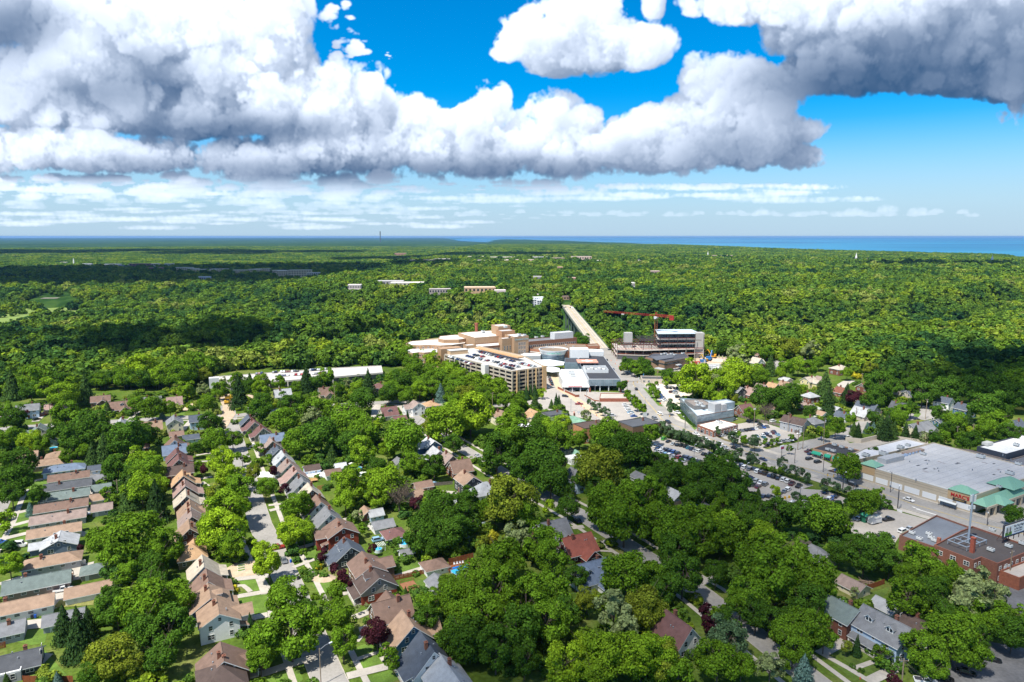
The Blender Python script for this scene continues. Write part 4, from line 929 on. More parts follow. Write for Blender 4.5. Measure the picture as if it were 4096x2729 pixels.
# ------------------------------------------------------------------ poles, fences, pools
WIRE_ENDS={}
def utility_pole(r,x,y,h,label,arm=GB,transformer=0,top=None):
 p=R(r,x,y)if top is None else R(r,x,y,h);t=thing('utility_pole',label,'utility pole',(*p,0))
 b=MB();b.bar((0,0,0),(0,0,h),.17,0,7);obj('pole',b.mesh('pole',[M_WOOD]),t)
 b=MB();c,s=math.cos(arm),math.sin(arm);b.bar((-1.2*c,-1.2*s,h-.6),(1.2*c,1.2*s,h-.6),.08,0);obj('crossarm',b.mesh('crossarm',[M_WOOD]),t)
 for k in(-1,0,1):
  b=MB();b.bar((0,0,0),(0,0,.25),.06,0,5);obj('insulator',cached('insul',lambda:b.mesh('insulator',[M_TRIM])),t,(k*1.1*c,k*1.1*s,h-.52))
 for i in range(transformer):
  b=MB();b.bar((0,0,0),(0,0,.95),.3,0,8);obj('transformer',b.mesh('transformer',[mat('pale_metal',(.5,.52,.53),.5)]),t,((.55-1.1*i)*c,(.55-1.1*i)*s,h-2.2))
 return p
def street_lamp(r,x,y,h,label,arm,reach=2.0,wood=False,dark=True):
 p=R(r,x,y);t=thing('street_lamp',label,'street lamp',(*p,0));m=M_WOOD if wood else M_DKMET if dark else M_MET
 b=MB();b.bar((0,0,0),(0,0,h),.13,0,7);obj('pole',b.mesh('pole',[m]),t)
 c,s=math.cos(arm),math.sin(arm);b=MB();b.bar((0,0,h-.5),(c*reach*.5,s*reach*.5,h+.15),.06,0,5);b.bar((c*reach*.5,s*reach*.5,h+.15),(c*reach,s*reach,h+.2),.06,0,5);obj('arm',b.mesh('arm',[M_DKMET if dark else M_MET]),t)
 b=MB();b.box(-.5,-.17,-.1,.4,.17,.1);obj('lamp_head',b.mesh('lamp_head',[mat('lamp_white',(.7,.72,.74),.4)]),t,(c*reach,s*reach,h+.18),arm)
 return t
def fence(label,pts,h,m,board=None,col=None,zg=0):
 """posts and boards; the nearer fences get their boards one by one"""
 p0=pts[0];t=thing('fence',label,'fence',(*p0,zg))
 for a,c in zip(pts[:-1],pts[1:]):
  a=Vector(a);c=Vector(c);d=c-a;l=d.length;an=math.atan2(d.y,d.x);w=board or 2.4;n=max(1,int(l/w))
  def f():b=MB();b.box(.02,-.03,.08,w-.03,.03,h);return b.mesh('board',[m])
  me=cached(('board',w,h,m.name),f)
  pm=cached(('post',h,m.name),lambda:(lambda b:(b.box(-.07,-.07,0,.07,.07,h+.08),b.mesh('post',[m]))[1])(MB()))
  for i in range(n):
   q_=a+d*(i/n)-Vector(p0);obj('board',me,t,(q_.x,q_.y,0),an,color=col)
   if board is None or i%5==0:obj('post',pm,t,(q_.x,q_.y,0),an,color=col)
 return t
def pool(r,x,y,rad,label,wall=(.6,.62,.62),ladder=True):
 p=R(r,x,y,1.1);t=thing('swimming_pool',label,'swimming pool',(*p,0));b=MB();n=20;ring=[(rad*math.cos(2*math.pi*i/n),rad*math.sin(2*math.pi*i/n))for i in range(n)]
 for i in range(n):
  j=(i+1)%n;b.prism([ring[i],ring[j],(ring[j][0]*.96,ring[j][1]*.96),(ring[i][0]*.96,ring[i][1]*.96)],0,1.25)
 obj('pool_wall',b.mesh('pool_wall',[M_OBJ]),t,color=wall)
 b=MB();b.poly([(a*.955,c*.955,1.05)for a,c in ring]);obj('water',b.mesh('water',[M_POOL]),t)
 if ladder:
  b=MB()
  for s in(-.25,.25):b.bar((rad-.1,s,0),(rad+.1,s,2.0),.04,0);b.bar((rad+.1,s,2.0),(rad-.5,s,2.0),.04,0)
  obj('ladder',b.mesh('ladder',[M_TRIM]),t)
def text_part(parent,body,size,loc,rot,m,ext=.03):
 """lettering as its own flat mesh"""
 cu=bpy.data.curves.new('lettering','FONT');cu.body=body;cu.size=size;cu.extrude=ext;cu.align_x='CENTER';cu.offset=size*.012
 cu.materials.append(m);q=bpy.data.objects.new('lettering',cu);me=bpy.data.meshes.new_from_object(q);bpy.data.objects.remove(q);o=obj('lettering',me,parent,loc);o.rotation_euler=rot;return o
# ================================================================== the houses, street by street
H=house
# left block of long low houses, ridge across the street
H(1,560,715,'rhip','tan','tanw','tan hipped roof house, topmost of the long low houses','B',L=12)
H(1,450,790,'ranch','tan','tanw','orange tan roofed long house beside the round bushy tree','B',L=15)
H(1,255,718,'ranch','tan','tanw','small tan roof showing above the dark street trees','B',L=9)
H(1,605,840,'rhip','bluegrey','lblue','blue grey hipped roof long house with pale walls','B')
H(1,650,920,'ranch','brown','white','brown roofed long house above the charcoal roofed one','B',L=16)
H(1,640,1000,'ranch','dgrey','greyw','charcoal roofed long house','B',L=18)
H(1,610,1090,'ranch','greeng','greyw','sea green roofed long house below the charcoal roofed one','B')
H(1,580,1190,'ranch','brown','stone','brown roofed long house by the lone blue spruce','B',L=18.5)
H(1,550,1295,'ranch','taupe','greyw','taupe roofed long house with white roof vents','B',L=18.5)
H(1,515,1420,'ranch','tan','cream','tan brown roofed long house with a white side porch','B',L=17)
H(2,560,185,'bung','lgrey','bluegrey','pale grey roofed house with blue grey siding','A',L=9,W=11,e=3.0,h=5.6,wing=1)
H(2,490,365,'rhip','tan','greyw','tan hipped roof house with white fence behind','B',L=17)
H(2,350,560,'ranch','greeng','taupe','grey green roofed long house with a dark wooden deck','B',L=18,h=5.4)
H(2,170,790,'ranch','tan','white','tan brown roofed long house with white end wall','B',L=18)
H(2,10,1010,'ranch','grey','greyw','grey roofed house cut off by the frame edge','B',L=11)
H(2,150,1290,'bung','dgrey','dkw','dark slate roofed house beside the stone patio','B',L=11,W=9,e=2.8,h=5)
H(2,50,1450,'flat','white','greyw','white flat roofed shed in the bottom corner','B',L=7,W=4,h=3,e=3,chim=0)
H(1,955,1025,'gar','greeng','greyw','green grey roofed garage beside a utility pole','B')
H(1,940,1115,'gar','tan','cream','tan roofed garage between two back yards','B',W=6)
H(1,960,1210,'gar','taupe','greyw','taupe roofed garage with a blue bin','B')
H(1,885,850,'gar','slate','lblue','slate roofed shed with pale blue walls','B',L=5,W=4)
H(1,940,935,'gar','grey','greyw','grey roofed garage under the dark pine','B')
H(2,890,450,'garhip','greeng','taupew','grey green hipped roof garage with a white door','B',L=8,gd=1)
H(2,835,640,'gar','tan','white','long tan roofed garage with white walls','B',L=12.5,W=7.5,gd=-1)
H(2,600,900,'gar','grey','greyw','grey roofed garage half hidden by the tall spruces','B',L=10)
H(1,490,590,'gar','slate','lblue','small slate roofed shed beside a turquoise pool','A',L=5,W=5)
# row facing the street from the left
H(1,1640,590,'bung','brown','white','brown roofed white house heading the tight row',porch=-1)
H(1,1640,655,'bung','bluegrey','lblue','blue grey roofed house second in the tight row','B',L=11,W=8,h=7)
H(1,1660,712,'bung','maroon','taupew','dull maroon roofed house below the blue grey roof',porch=-1)
H(1,1680,770,'bung','maroon','brick','maroon brown roofed brick house with white side addition',porch=-1)
H(1,1690,850,'two','dkbrown','brick','long dark brown roofed brick house in the tight row','B',L=11,h=8.2)
H(1,1720,920,'bung','orange','brick','sandy orange roofed brick house',porch=-1,dorm=-1)
H(1,1740,1010,'bung','pink','brick','pinkish roofed brick house above the pale grey roof',porch=-1)
H(1,1750,1105,'bung','beige','brick','pale grey beige roofed brick house',porch=-1)
H(1,1790,1205,'bung','tan','cream','tan roofed house with cream front wing',wing=-1)
H(1,1800,1290,'bung','taupe','brick','taupe roofed brick house with a wide gable',porch=-1)
H(1,1780,1400,'bung','tan','brick','tan brown roofed brick house with white window',porch=-1,W=10)
H(2,1800,262,'bunghip','orange','olive','orange tan roofed olive house with a dormer','B',L=9,W=9,wing=1)
H(2,1910,420,'bung','beige','white','beige roofed white house beside the bare garden plot',porch=-1)
H(2,1950,555,'bung','brown','brick','brown roofed brick house beside yellow shrubs',porch=-1)
H(2,1970,705,'two','tan','white','tan roofed house with navy upper gable',up='navy',dorm=-1,W=11,e=4.6,h=8.2,porch=-1)
H(2,2050,845,'two','tan','white','tan roofed tall white house near the street',porch=-1,wing=-1,W=10.5)
H(2,2090,1275,'bung','brown','brbrick','brown roofed tan brick house with a white rear addition',porch=-1,W=12,wing=-1)
H(2,2080,1400,'bunghip','dkbrown','brbrick','dark brown hipped roof house at the lower edge',L=12,W=11)
# row facing the street from the right
H(3,270,425,'bung','maroon','tanw','maroon roofed tan house at the head of the row',porch=1)
H(3,350,480,'bung','maroon','taupew','maroon roofed house with a white attic window',porch=1)
H(3,440,553,'two','bluegrey','greyw','long blue grey roofed house with a brick chimney','B',L=12)
H(3,435,600,'bung','taupe','brbrick','grey tan roofed brown house with a front porch',porch=1)
H(3,490,675,'bung','slate','greyw','slate roofed house between tan and pale blue ones',dorm=1)
H(3,545,733,'bung','lgrey','lblue','pale roofed blue house',dorm=1)
H(3,600,805,'bung','taupe','cream','taupe roofed house beside the round purple tree',porch=1)
H(3,660,880,'bung','pink','stone','brown pink roofed beige house with a wooden deck',porch=1,W=10)
H(3,720,965,'bung','grey','white','grey roofed white house above the fenced yard',porch=1)
H(3,800,1045,'bung','beige','brick','tan grey roofed house half hidden by a maple',dorm=1)
H(3,880,1160,'bung','brown','white','red brown roofed white house with a brick chimney',porch=1)
H(3,970,1270,'bung','grey','white','grey roofed white house with steep gable',porch=1,W=10)
H(3,1085,1390,'two','brown','redbrick','red brown roofed house with dark red siding',porch=1,wing=1,W=11)
H(4,1155,245,'bung','slate','dkw','slate roofed black house with white trim','A',porch=1,dorm=1,W=11)
H(4,1335,400,'two','brown','brbrick','brown roofed house with a white rear dormer','A',L=11,W=10,wing=-1)
H(4,1410,520,'two','dkbrown','redbrick','dark brown roofed house with taupe gable above red brick',up='taupew',porch=1,dorm=1,W=11.5,e=4.4,h=8.2)
H(4,1560,780,'bung','brown','brbrick','brown roofed brown brick house with an arched porch','B',L=11,W=9.5,wing=1)
H(4,1720,960,'bung','tan','blue','tan roofed blue house beside the dark purple tree',porch=1,wing=-1,W=11,h=8.2)
H(4,1900,1180,'steep','slate','white','blue slate roofed white house with a tall brick chimney',porch=1,W=11,L=10)
H(4,2120,1440,'bung','lgrey','greyw','pale grey roofed house at the lower edge',W=10,L=14,h=7.4)
# yards between the two streets
H(3,1010,885,'gar','brown','white','brown roofed white garage by the round pool','B',gd=-1)
H(3,815,845,'gar','dkbrown','lblue','dark brown roofed pale blue garage','B')
H(3,1085,828,'gar','silver','greyw','white metal roofed shed behind the round pool','B',L=5,W=4)
H(3,1860,1000,'gar','brown','brbrick','red brown roofed garage by a light blue car','B',L=8)
H(3,1795,1085,'gar','tan','white','tan roofed garage at the end of a pale drive',60,L=7)
H(3,1480,1365,'gar','grey','white','grey roofed white garage beside the lawn','B',L=8)
H(3,1590,1440,'bunghip','maroon','dkw','brown hipped roof garage with dark blue walls','B',L=8,W=8,e=2.6,h=4.6,chim=0)
H(4,1970,410,'garhip','brown','white','brown roofed white garage by the blue pool','B',L=8,W=7)
H(4,2010,585,'gar','grey','white','grey roofed white garage below the blue pool','A',L=7,W=6.5)
H(4,1705,310,'shed','grey','white','small grey roofed shed by the empty round pool','B',L=4.5,W=3.6)
H(3,1330,1255,'gar','tan','brick','small rust roofed brick garage between maples','A',L=6,W=5)
H(3,1415,1262,'gar','lgrey','lblue','small pale blue garage between maples','B',L=5.5,W=5)
H(3,1640,785,'gar','grey','white','white walled garage under the tall dark trees','A',L=6,W=5)
H(3,2130,1180,'shed','lgrey','greyw','grey shed beside an orange kayak','B',L=5,W=4)
# street to the right
H(3,1940,600,'two','silver','blue','pale roofed dark blue house with a brick chimney','A',wing=1)
H(3,1990,690,'bung','lgrey','greyw','pale grey roofed house below the dark blue one','A',W=11,wing=1)
H(3,2110,735,'bung','taupe','brbrick','taupe roofed brown brick house','A',W=10)
H(3,2210,800,'bung','brown','brick','red brown roofed brick house with a skylight','B',L=10,dorm=1)
H(3,2290,925,'two','tan','dkw','tan roofed dark grey house with white windows','A',L=11,W=9)
H(5,330,1005,'hip','lgrey','white','pale grey hipped roof white house','B',L=11,e=4)
H(5,960,1370,'bung','grey','brick','grey roofed dark brick house with two gables','B',L=12,W=10,wing=-1)
H(6,1190,180,'bung','red','darkred','red roofed dark red house with cream trim','B',L=12,W=11,h=7.8,wing=-1)
H(6,1340,425,'bung','bluegrey','white','blue grey roofed white house with small dormers','B',L=15,W=11,h=7.8,dorm=-2,wing=-1)
H(8,260,960,'steep','maroon','white','maroon roofed white cottage beside the purple tree','A',L=11,W=10)
H(10,650,810,'two','greeng','brick','brown brick house with a grey green roof','A',L=10,W=9.5)
H(10,1060,940,'two','grey','lblue','large pale blue house with twin white dormers','A',L=13.5,W=10.5,porch=1,dorm=2,h=9.6)
H(10,750,600,'gar','taupe','cream','taupe roofed garage with cream wall beside the woodpile','A',L=8)
H(10,430,320,'gar','grey','stone','grey roofed garage among the trees',100,L=9,W=7)
H(10,1070,800,'gar','lgrey','white','white garage behind the pale blue house','A',L=7)
H(10,1390,985,'bung','dkbrown','white','brown grey roofed house behind the pale blue one','A',L=10,e=2.8,h=5)
H(5,1100,690,'flat','dgrey','stone','dark flat roofed hut between the trees','B',L=6,W=5,h=3,e=3,chim=0)
H(5,1205,715,'shed','greenr','blue','teal barn shaped shed','A',L=5,W=4,e=2.4,h=4)
H(5,1175,765,'flat','white','white','white flat roofed porch house under the trees','B',L=8,W=6,h=3.4,chim=0)
H(5,1210,900,'two','grey','lblue','grey roofed house peeping through the trees','A',L=12,W=9)
H(5,1800,925,'gar','grey','white','grey roofed white garage by the deck chairs','A',L=8,W=7)
H(5,2110,1075,'gar','lgrey','stone','pale grey roofed garage with two white doors','A',L=9,W=7.5,gd=-2,h=5)
H(7,540,1215,'gar','dgrey','greyw','dark roofed white shed beside the oval pool','A',L=6,W=5)
# by the cross street and the long parking deck
H(3,1540,300,'bung','maroon','cream','maroon roofed cream house with a small dormer','B',L=10,dorm=-1)
H(3,1640,385,'gar','maroon','white','maroon roofed white garage beside the narrow cypress','B',L=8,W=7)
H(3,1800,250,'two','taupe','white','white house with a taupe cross gabled roof','A',wing=1,chim=0)
H(3,1940,240,'hip','orange','cream','orange roofed cream house with double porch','A',L=9)
H(3,540,132,'bung','lgrey','white','pale grey bungalow with a wide dormer','B',L=11,dorm=-1)
H(3,945,115,'bung','brown','tanw','brown roofed house behind the tall pole','B',L=9,wing=-1)
H(3,1445,75,'hip','maroon','taupe','dark maroon roofed house among the conifers','B',L=8,wing=-1)
H(3,1105,300,'bung','brown','tanw','brown roof glimpsed through the backyard trees','B',L=7)
H(3,220,385,'bung','slate','dkw','small slate roofed dark house by the corner','A',L=8)
H(5,470,330,'hip','tan','cream','tan roofed cream apartment house','B',L=11,W=10)
H(5,790,330,'two','orange','cream','orange roofed cream house with cross gables','A',wing=1,chim=0)
H(5,985,355,'flat','dgrey','greyw','dark flat roofed building behind the cream house','B',L=13,W=10,h=6,e=6)
H(5,1150,385,'hip','greenr','yellow','green roofed yellow house with two chimneys','B',L=12,W=10,wing=-1)
H(5,1340,460,'flat','dkbrown','orangew','orange brick apartment block with a brown flat roof','B',L=18,W=12,h=9,e=9)
H(5,1780,440,'flat','dgrey','brbrick','black flat roofed block with brick chimneys','B',L=20,W=14,h=7.5,e=7.5)
H(5,700,475,'flat','white','white','white flat roofed building between trees','B',L=9,W=7,h=4,e=4,chim=0)
H(1,260,275,'two','grey','lblue','grey roofed pale blue house with two skylights','B',L=12,W=9)
H(1,525,272,'bung','pink','tanw','low tan house beside the tall pole','B',L=12,e=2.8,h=5,wing=-1)
H(1,370,470,'bung','greeng','stone','grey green roofed beige house with wide gable','A',W=11,wing=1)
H(1,1140,415,'bung','lgrey','white','pale grey roofed white house with solar gable','A',wing=-1)
H(1,1430,435,'bung','tan','cream','tan roofed house behind backyard trees','B',L=10)
H(1,1640,395,'two','grey','cream','grey roofed cream house with double porch','A',L=11)
H(1,1850,375,'two','slate','lblue','slate roofed light blue house by the round tree','B',L=8)
H(1,1660,530,'gar','brown','brick','brown roofed garage above the tight row','B')
H(1,1795,560,'gar','slate','lblue','slate roofed pale garage on a concrete apron','B',L=8)
H(1,945,195,'two','brown','brbrick','brown roofed brick house at the wood edge','B',L=11,wing=-1)
H(1,1150,245,'bung','brown','brick','brown roofed brick house with one dormer','B',L=14,dorm=-1,wing=-1)
H(1,1420,205,'two','grey','greyw','large grey roofed house behind the maple','B',L=12)
H(1,1640,205,'bung','pink','tanw','tan brick house beside the dirt mound','B',L=9,wing=-1)
H(1,30,305,'bung','beige','brick','pale roofed house at the left frame edge','B',L=8)
H(1,1345,645,'shed','brown','brick','small brown shed under the dark trees','B',L=5,W=5,e=3,h=4.6)
# houses to the right of the main road
H(7,715,150,'bung','greenr','brick','green roofed brick cottage','A',L=8,W=8,wing=-1,h=6.5)
H(7,825,105,'two','grey','dkw','dark grey house with white windows','A',L=9,porch=-1)
H(7,945,115,'bung','pink','brick','pinkish roofed brick cottage beside the dark grey house','A',wing=-1)
H(7,1050,85,'bung','taupe','brick','taupe roofed brick cottage mid row','A',L=8,wing=-1)
H(7,1160,75,'bung','orange','brick','orange roofed cottage with an awning','A',L=8,wing=-1)
H(7,1275,60,'bung','tan','brick','tan roofed brick cottage at the row end','A',L=8,wing=-1)
H(7,1500,15,'two','beige','yellow','pale yellow house with steep gables','B',L=9,wing=-1)
H(7,890,275,'steep','maroon','brick','maroon roofed brick house behind the glass building','B',L=10,W=9,h=7.5)
H(7,1370,395,'two','dkbrown','greyw','brown roofed long pale grey two storey house',-52,L=14,W=9)
H(7,1540,395,'hip','grey','greyw','grey hipped roof house beside the brown roofed one','A',L=9)
H(7,1510,160,'hip','lgrey','brick','pale hipped roof brick house by the tall tree','A',L=8)
H(7,1480,265,'bung','taupe','brick','low taupe roofed house with white windows','A',L=8,e=2.8,h=5)
H(7,1180,240,'bung','brown','brick','brown roof behind the tall dark trees','A',L=8)
H(9,448,15,'two','taupe','brick','taupe roofed brick house beside the yellow one','A',L=8)
H(9,880,258,'bung','slate','greyw','slate roofed house with a balcony gable',-58,L=13,W=9)
H(9,830,305,'bung','lgrey','stone','beige stucco house with pale cross gables','A',L=10,wing=-1,W=9)
H(9,650,345,'bung','slate','white','slate roofed small white house',-58,L=8,W=7,h=6)
H(9,440,338,'gar','tan','white','tan roofed garage beyond the two storey house','A')
H(9,560,290,'gar','lgrey','stone','long pale garage behind the conifer','A',L=9)
H(9,1180,255,'bung','dgrey','navy','dark navy house half hidden by trees',-58,L=9,W=8)
H(9,1290,140,'bung','slate','stone','slate roofed stone house with white dormer','B',L=10,dorm=-1)
H(9,1600,205,'two','slate','white','white two storey house at the wood edge',-58,L=10,W=7)
H(9,1800,270,'two','slate','blue','blue house with white trim at the wood edge',-70,L=9,W=9)
H(9,1370,445,'two','grey','cream','large cream house with long grey roof','B',L=17,wing=-1)
H(9,2270,425,'bung','slate','dkw','slate roofed dark house near the right edge','B',L=12)
H(9,1640,385,'gar','cream','cream','cream garage below the blue house','B',L=8)
H(9,1560,410,'bung','slate','blue','low slate roof beside the cream house','B',L=9,e=2.6,h=4.6)
H(9,850,175,'bung','brick','brick','brick red roofed house behind the purple tree','A',L=7)
H(9,635,115,'bung','brick','brick','red brick cottage by the loop street','A',L=7,h=6.5)
H(9,855,75,'bung','brick','brick','red roofed cottage beside the tall pole','B',L=7,h=6.5)
H(13,620,730,'hip','beige','brick','beige hipped roof house with two brick chimneys','B',L=13,W=10)
H(13,250,665,'two','brown','white','white house at the foot of the woods','A',L=9)
H(12,1710,600,'two','brown','brick','red brick house with many gables','A',L=11,wing=-1)
H(12,1715,660,'bung','beige','white','white house below the red brick one','A',L=9,wing=-1)
H(12,1545,675,'gar','dgrey','greyw','dark roofed garage beside the building site','B',L=8)
H(12,1985,845,'gar','lgrey','stone','pale roofed garage behind the brick cottages','A',L=8)
H(9,1175,85,'bung','slate','stone','slate roof among the dark trees','B',L=8)
# ================================================================== the hospital
def at_base(label,cat,name,xy,zg=0,group=None):return thing(name,label,cat,(*xy,zg),0,group)
def circle(cx,cy,r,n=24,a0=0,a1=2*math.pi):return[(cx+r*math.cos(a0+(a1-a0)*i/n),cy+r*math.sin(a0+(a1-a0)*i/n))for i in range(n+(0 if a1-a0>6.2 else 1))]
TAN=(.42,.33,.235);ORB=(.39,.255,.155);RBR=(.23,.115,.07);BEI=(.43,.38,.30);LG=(.52,.54,.55)
# parking garage
g=at_base('beige parking garage with cars on its roof','parking garage','parking_garage',(-10,545))
GP=[(-56,561),(0.2,489),(25,505.5),(9,555),(-31,605)]
def garage():
 P=[(x+10,y-545)for x,y in GP];nlev=6;lh=2.9;top=nlev*lh
 b=MB();b.prism(inset_poly(P,5.0),0,top-.8);obj('interior_shade_core',b.mesh('interior_shade_core',[M_OBJ]),g,color=(.10,.095,.09))  # dark solid core stands in for the shade inside the open levels
 for k in range(1,nlev+1):
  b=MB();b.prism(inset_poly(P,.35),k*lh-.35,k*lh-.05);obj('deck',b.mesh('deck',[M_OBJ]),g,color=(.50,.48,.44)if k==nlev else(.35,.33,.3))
 side=[(0,1,12),(1,2,5),(2,3,6),(3,4,6),(4,0,5)]
 for i,j,n in side:
  p,q=Vector(P[i]),Vector(P[j]);d=(q-p)/n;an=math.atan2(d.y,d.x);col=BEI if i==0 else TAN
  for k in range(1,nlev+1):
   me=cached(('spandrel',i),lambda:(lambda b:(b.box(.06,-.18,-.62,d.length-.06,.18,.55),b.mesh('spandrel',[M_OBJ]))[1])(MB()))
   for m in range(n):
    c=p+d*m;obj('spandrel',me,g,(c.x,c.y,k*lh),an,color=col)
  for m in range(n+1):
   c=p+d*m;w=.55 if i!=1 else .42
   me=cached(('gcol',w,i==1),lambda:(lambda b:(b.box(-w,-.42,0,w,.42,top+.6 if i==1 else top-.3),b.mesh('column',[M_OBJ]))[1])(MB()));obj('column',me,g,(c.x,c.y,0),an,color=(.46,.38,.28)if i==1 else BEI)
 for f in(.12,.45,.7):
  c=Vector(P[1])*(1-f)+Vector(P[2])*f;box_part(g,'fin',c.x-10+.45,c.y+545-.5,0,top+.4,.5,1.4,math.atan2(16.5,25),(.5,.36,.2))
 c=Vector(P[1])*.03+Vector(P[2])*.97;box_part(g,'corner_pier',c.x-10,c.y+545,0,top+1.0,3.6,1.6,math.atan2(16.5,25),(.50,.33,.17))
 s=R(11,925,735,17.6);box_part(g,'stair_tower',s[0]-.6,s[1]-.4,0,18.6,5.4,3.6,math.radians(-52),(.68,.66,.61))
 a=R(11,845,562,20.5);c=R(11,1255,655,20.5);a=Vector(a);c=Vector(c);m=(a+c)/2;dd=c-a
 b=MB();L=dd.length;b.box(-L/2,-3,0,L/2,3,.9)
 obj('canopy',b.mesh('canopy',[M_OBJ]),g,(m.x+10,m.y-545,19.6),math.atan2(dd.y,dd.x),color=(.52,.31,.15))
 for i in range(9):
  q=a+dd*(i+.5)/9;box_part(g,'canopy_post',q.x,q.y,top,19.58,.5,.5,0,(.4,.3,.2))
 pz=R(11,660,605,19);h=box_part(g,'stair_house',pz[0],pz[1],top,20.6,16,7,GB,(.50,.35,.21));box_part(g,'stair_house_roof',pz[0],pz[1],20.6,20.9,16.5,7.5,GB,(.6,.6,.58))
 pz=R(11,645,575,19);box_part(g,'stair_wing',pz[0]-6,pz[1]+6,0,18.8,20,9,GB,(.40,.25,.14));pz=R(11,620,600,19);box_part(g,'plant_unit',pz[0],pz[1],top,19.5,4,3,GB,(.6,.62,.62))
garage()
# curved brick wing with white roofs
w=at_base('pale orange brick wing with scalloped white roofs','hospital wing','hospital_wing',(-75,620))
W1=[(-99,607),(-95,599),(-88,596),(-83,600),(-78,598),(-73,601),(-70,597),(-62,598),(-57,606),(-58,618),(-78,626),(-97,618)]
W2=[(-99,630),(-95,622),(-84,620),(-75,622),(-66,618),(-55,622),(-44,632),(-44,648),(-60,660),(-84,652),(-97,644)]
W3=[(-70,640),(-64,633),(-50,634),(-42,642),(-38,656),(-56,666),(-70,656)]
for P,z0,z1 in((W1,0,12.8),(W2,0,16),(W3,15.2,19.2)):
 block(w,P,z0,z1,ORB,rcol=(.64,.63,.61),par=.6)
 for z in(z1-1.9,z1-3.1,z1-5.1):
  if z>z0+1:band(w,P[0],P[1],z,.35,mat('brick_stripe',(.30,.15,.08),.9));band(w,P[1],P[2],z,.35,MATS['brick_stripe']);band(w,P[2],P[3],z,.35,MATS['brick_stripe']);band(w,P[3],P[4],z,.35,MATS['brick_stripe'])
for i in range(8):
 for z in(1.5,5.2,9.0):wallrow(w,W1[i],W1[i+1],[z],2,1.6,1.7)
for i in range(7):wallrow(w,W2[i],W2[i+1],[12.6],2,1.6,1.7)
for x,y,r_,z in((-86,607,3.2,12.7),(-66,606,3.0,12.7),(-76,636,3.4,15.9)):
 b=MB();b.prism(circle(0,0,r_,16),0,.5);obj('roof_ring',b.mesh('roof_ring',[M_OBJ]),w,(x+75,y-620,z-.45),color=(.66,.64,.6))
# main ward block
m=at_base('long brown brick hospital ward block with a central tower','hospital','hospital_building',(10,635))
def wing(a0,a1,b0,b1,z0,z1,col,rc=(.6,.6,.6)):return block(m,[AB(a0,b0),AB(a0,b1),AB(a1,b1),AB(a1,b0)],z0,z1,col,rcol=rc)
wing(550,566,250,290,0,16.5,RBR);wing(550,566,305,364,0,17.5,RBR,(.16,.16,.17));wing(541,560,290,305,0,24.5,ORB);wing(545.5,553,280,290,0,23,ORB);wing(560.1,572,287,301,16.6,27.5,(.36,.20,.11),(.45,.45,.45))
wing(566.1,604,262,297,0,22.5,ORB,(.66,.65,.62));wing(573,588,290,303,22,30.5,ORB,(.66,.65,.62));wing(600,632,240,262,0,14,(.45,.33,.2),(.6,.55,.45));wing(550.5,559,339,360,17,23.5,(.55,.57,.58),(.6,.6,.6));wing(541.5,549.9,243,252,0,20,ORB)
for z in(3.2,7.4,11.8):
 wallrow(m,AB(550,253),AB(550,290),[z],17,1.5,2.2);wallrow(m,AB(550,305),AB(550,363),[z],26,1.5,2.2)
for z in(2.4,6.6,11.0):band(m,AB(549.98,253),AB(549.98,290),z,.5,mat('pale_brick_band',(.42,.25,.14),.9));band(m,AB(549.98,305),AB(549.98,363),z,.5,MATS['pale_brick_band'])
for z in(2.5,6,9.5,13,16.5):wallrow(m,AB(541,294),AB(541,302),[z],4,1.1,2.4)
for z in(6,12):wallrow(m,AB(545.5,281),AB(545.5,289.5),[z],3,1.0,4)
wallrow(m,AB(566,297.2),AB(604,297.2),[18],6,1.4,1.4)
b=MB();b.prism(circle(0,0,1.5,14),0,24);b.prism(circle(0,0,1.75,14),24,25.6);p=R(11,838,492,14);obj('chimney_stack',b.mesh('chimney_stack',[M_BRK]),m,(p[0]-10,p[1]-635,5),color=(.30,.10,.06))
for x,y,z,s in((1000,500,17,2),(1080,498,17,1.5),(870,500,17,3),(930,495,17,2.4),(1240,455,25,1.6),(1290,455,25,1.3),(1110,380,33,1.5),(900,425,23,1.6),(1400,478,17.6,1.4),(1460,470,17.6,1.4)):ac(m,11,x,y,z-.6,s)
text_part(m,'Cleveland Clinic',2.2,(AB(540.7,297.5)[0]-10,AB(540.7,297.5)[1]-635,21.3),(math.pi/2,0,GB),mat('sign_teal',(.25,.45,.5),.5))
# drum entrance with its flat brown brick neighbour
d=at_base('round glass entrance drum with a white crown','entrance hall','entrance_drum',(37.6,612))
b=MB();b.prism(circle(0,0,11.2,32),0,10);obj('glass_wall',b.mesh('glass_wall',[M_CURT]),d)
for z in(2.2,4.2,6.2,8.2):
 b=MB();b.prism(circle(0,0,11.35,32),0,.35);obj('mullion_band',cached('drumband',lambda:b.mesh('mullion_band',[M_OBJ])),d,(0,0,z),color=(.10,.14,.2))
b=MB();n=32
for i in range(n):
 a0,a1=2*math.pi*i/n,2*math.pi*(i+1)/n;q=lambda a,r,z:(r*math.cos(a),r*math.sin(a),z)
 b.poly([q(a0,11.4,9.6),q(a1,11.4,9.6),q(a1,13.4,13.8),q(a0,13.4,13.8)]);b.poly([q(a0,13.4,13.8),q(a1,13.4,13.8),q(a1,12.7,13.8),q(a0,12.7,13.8)]);b.poly([q(a0,12.7,13.8),q(a1,12.7,13.8),q(a1,12.7,12.6),q(a0,12.7,12.6)]);b.poly([q(a0,11.4,9.6),q(a0,10.9,9.6),q(a1,10.9,9.6),q(a1,11.4,9.6)])
obj('crown',b.mesh('crown',[M_OBJ]),d,color=(.72,.74,.75));b=MB();b.prism(circle(0,0,12.68,32),12.2,12.6);obj('roof',b.mesh('roof',[M_FLAT]),d,color=(.24,.18,.13))
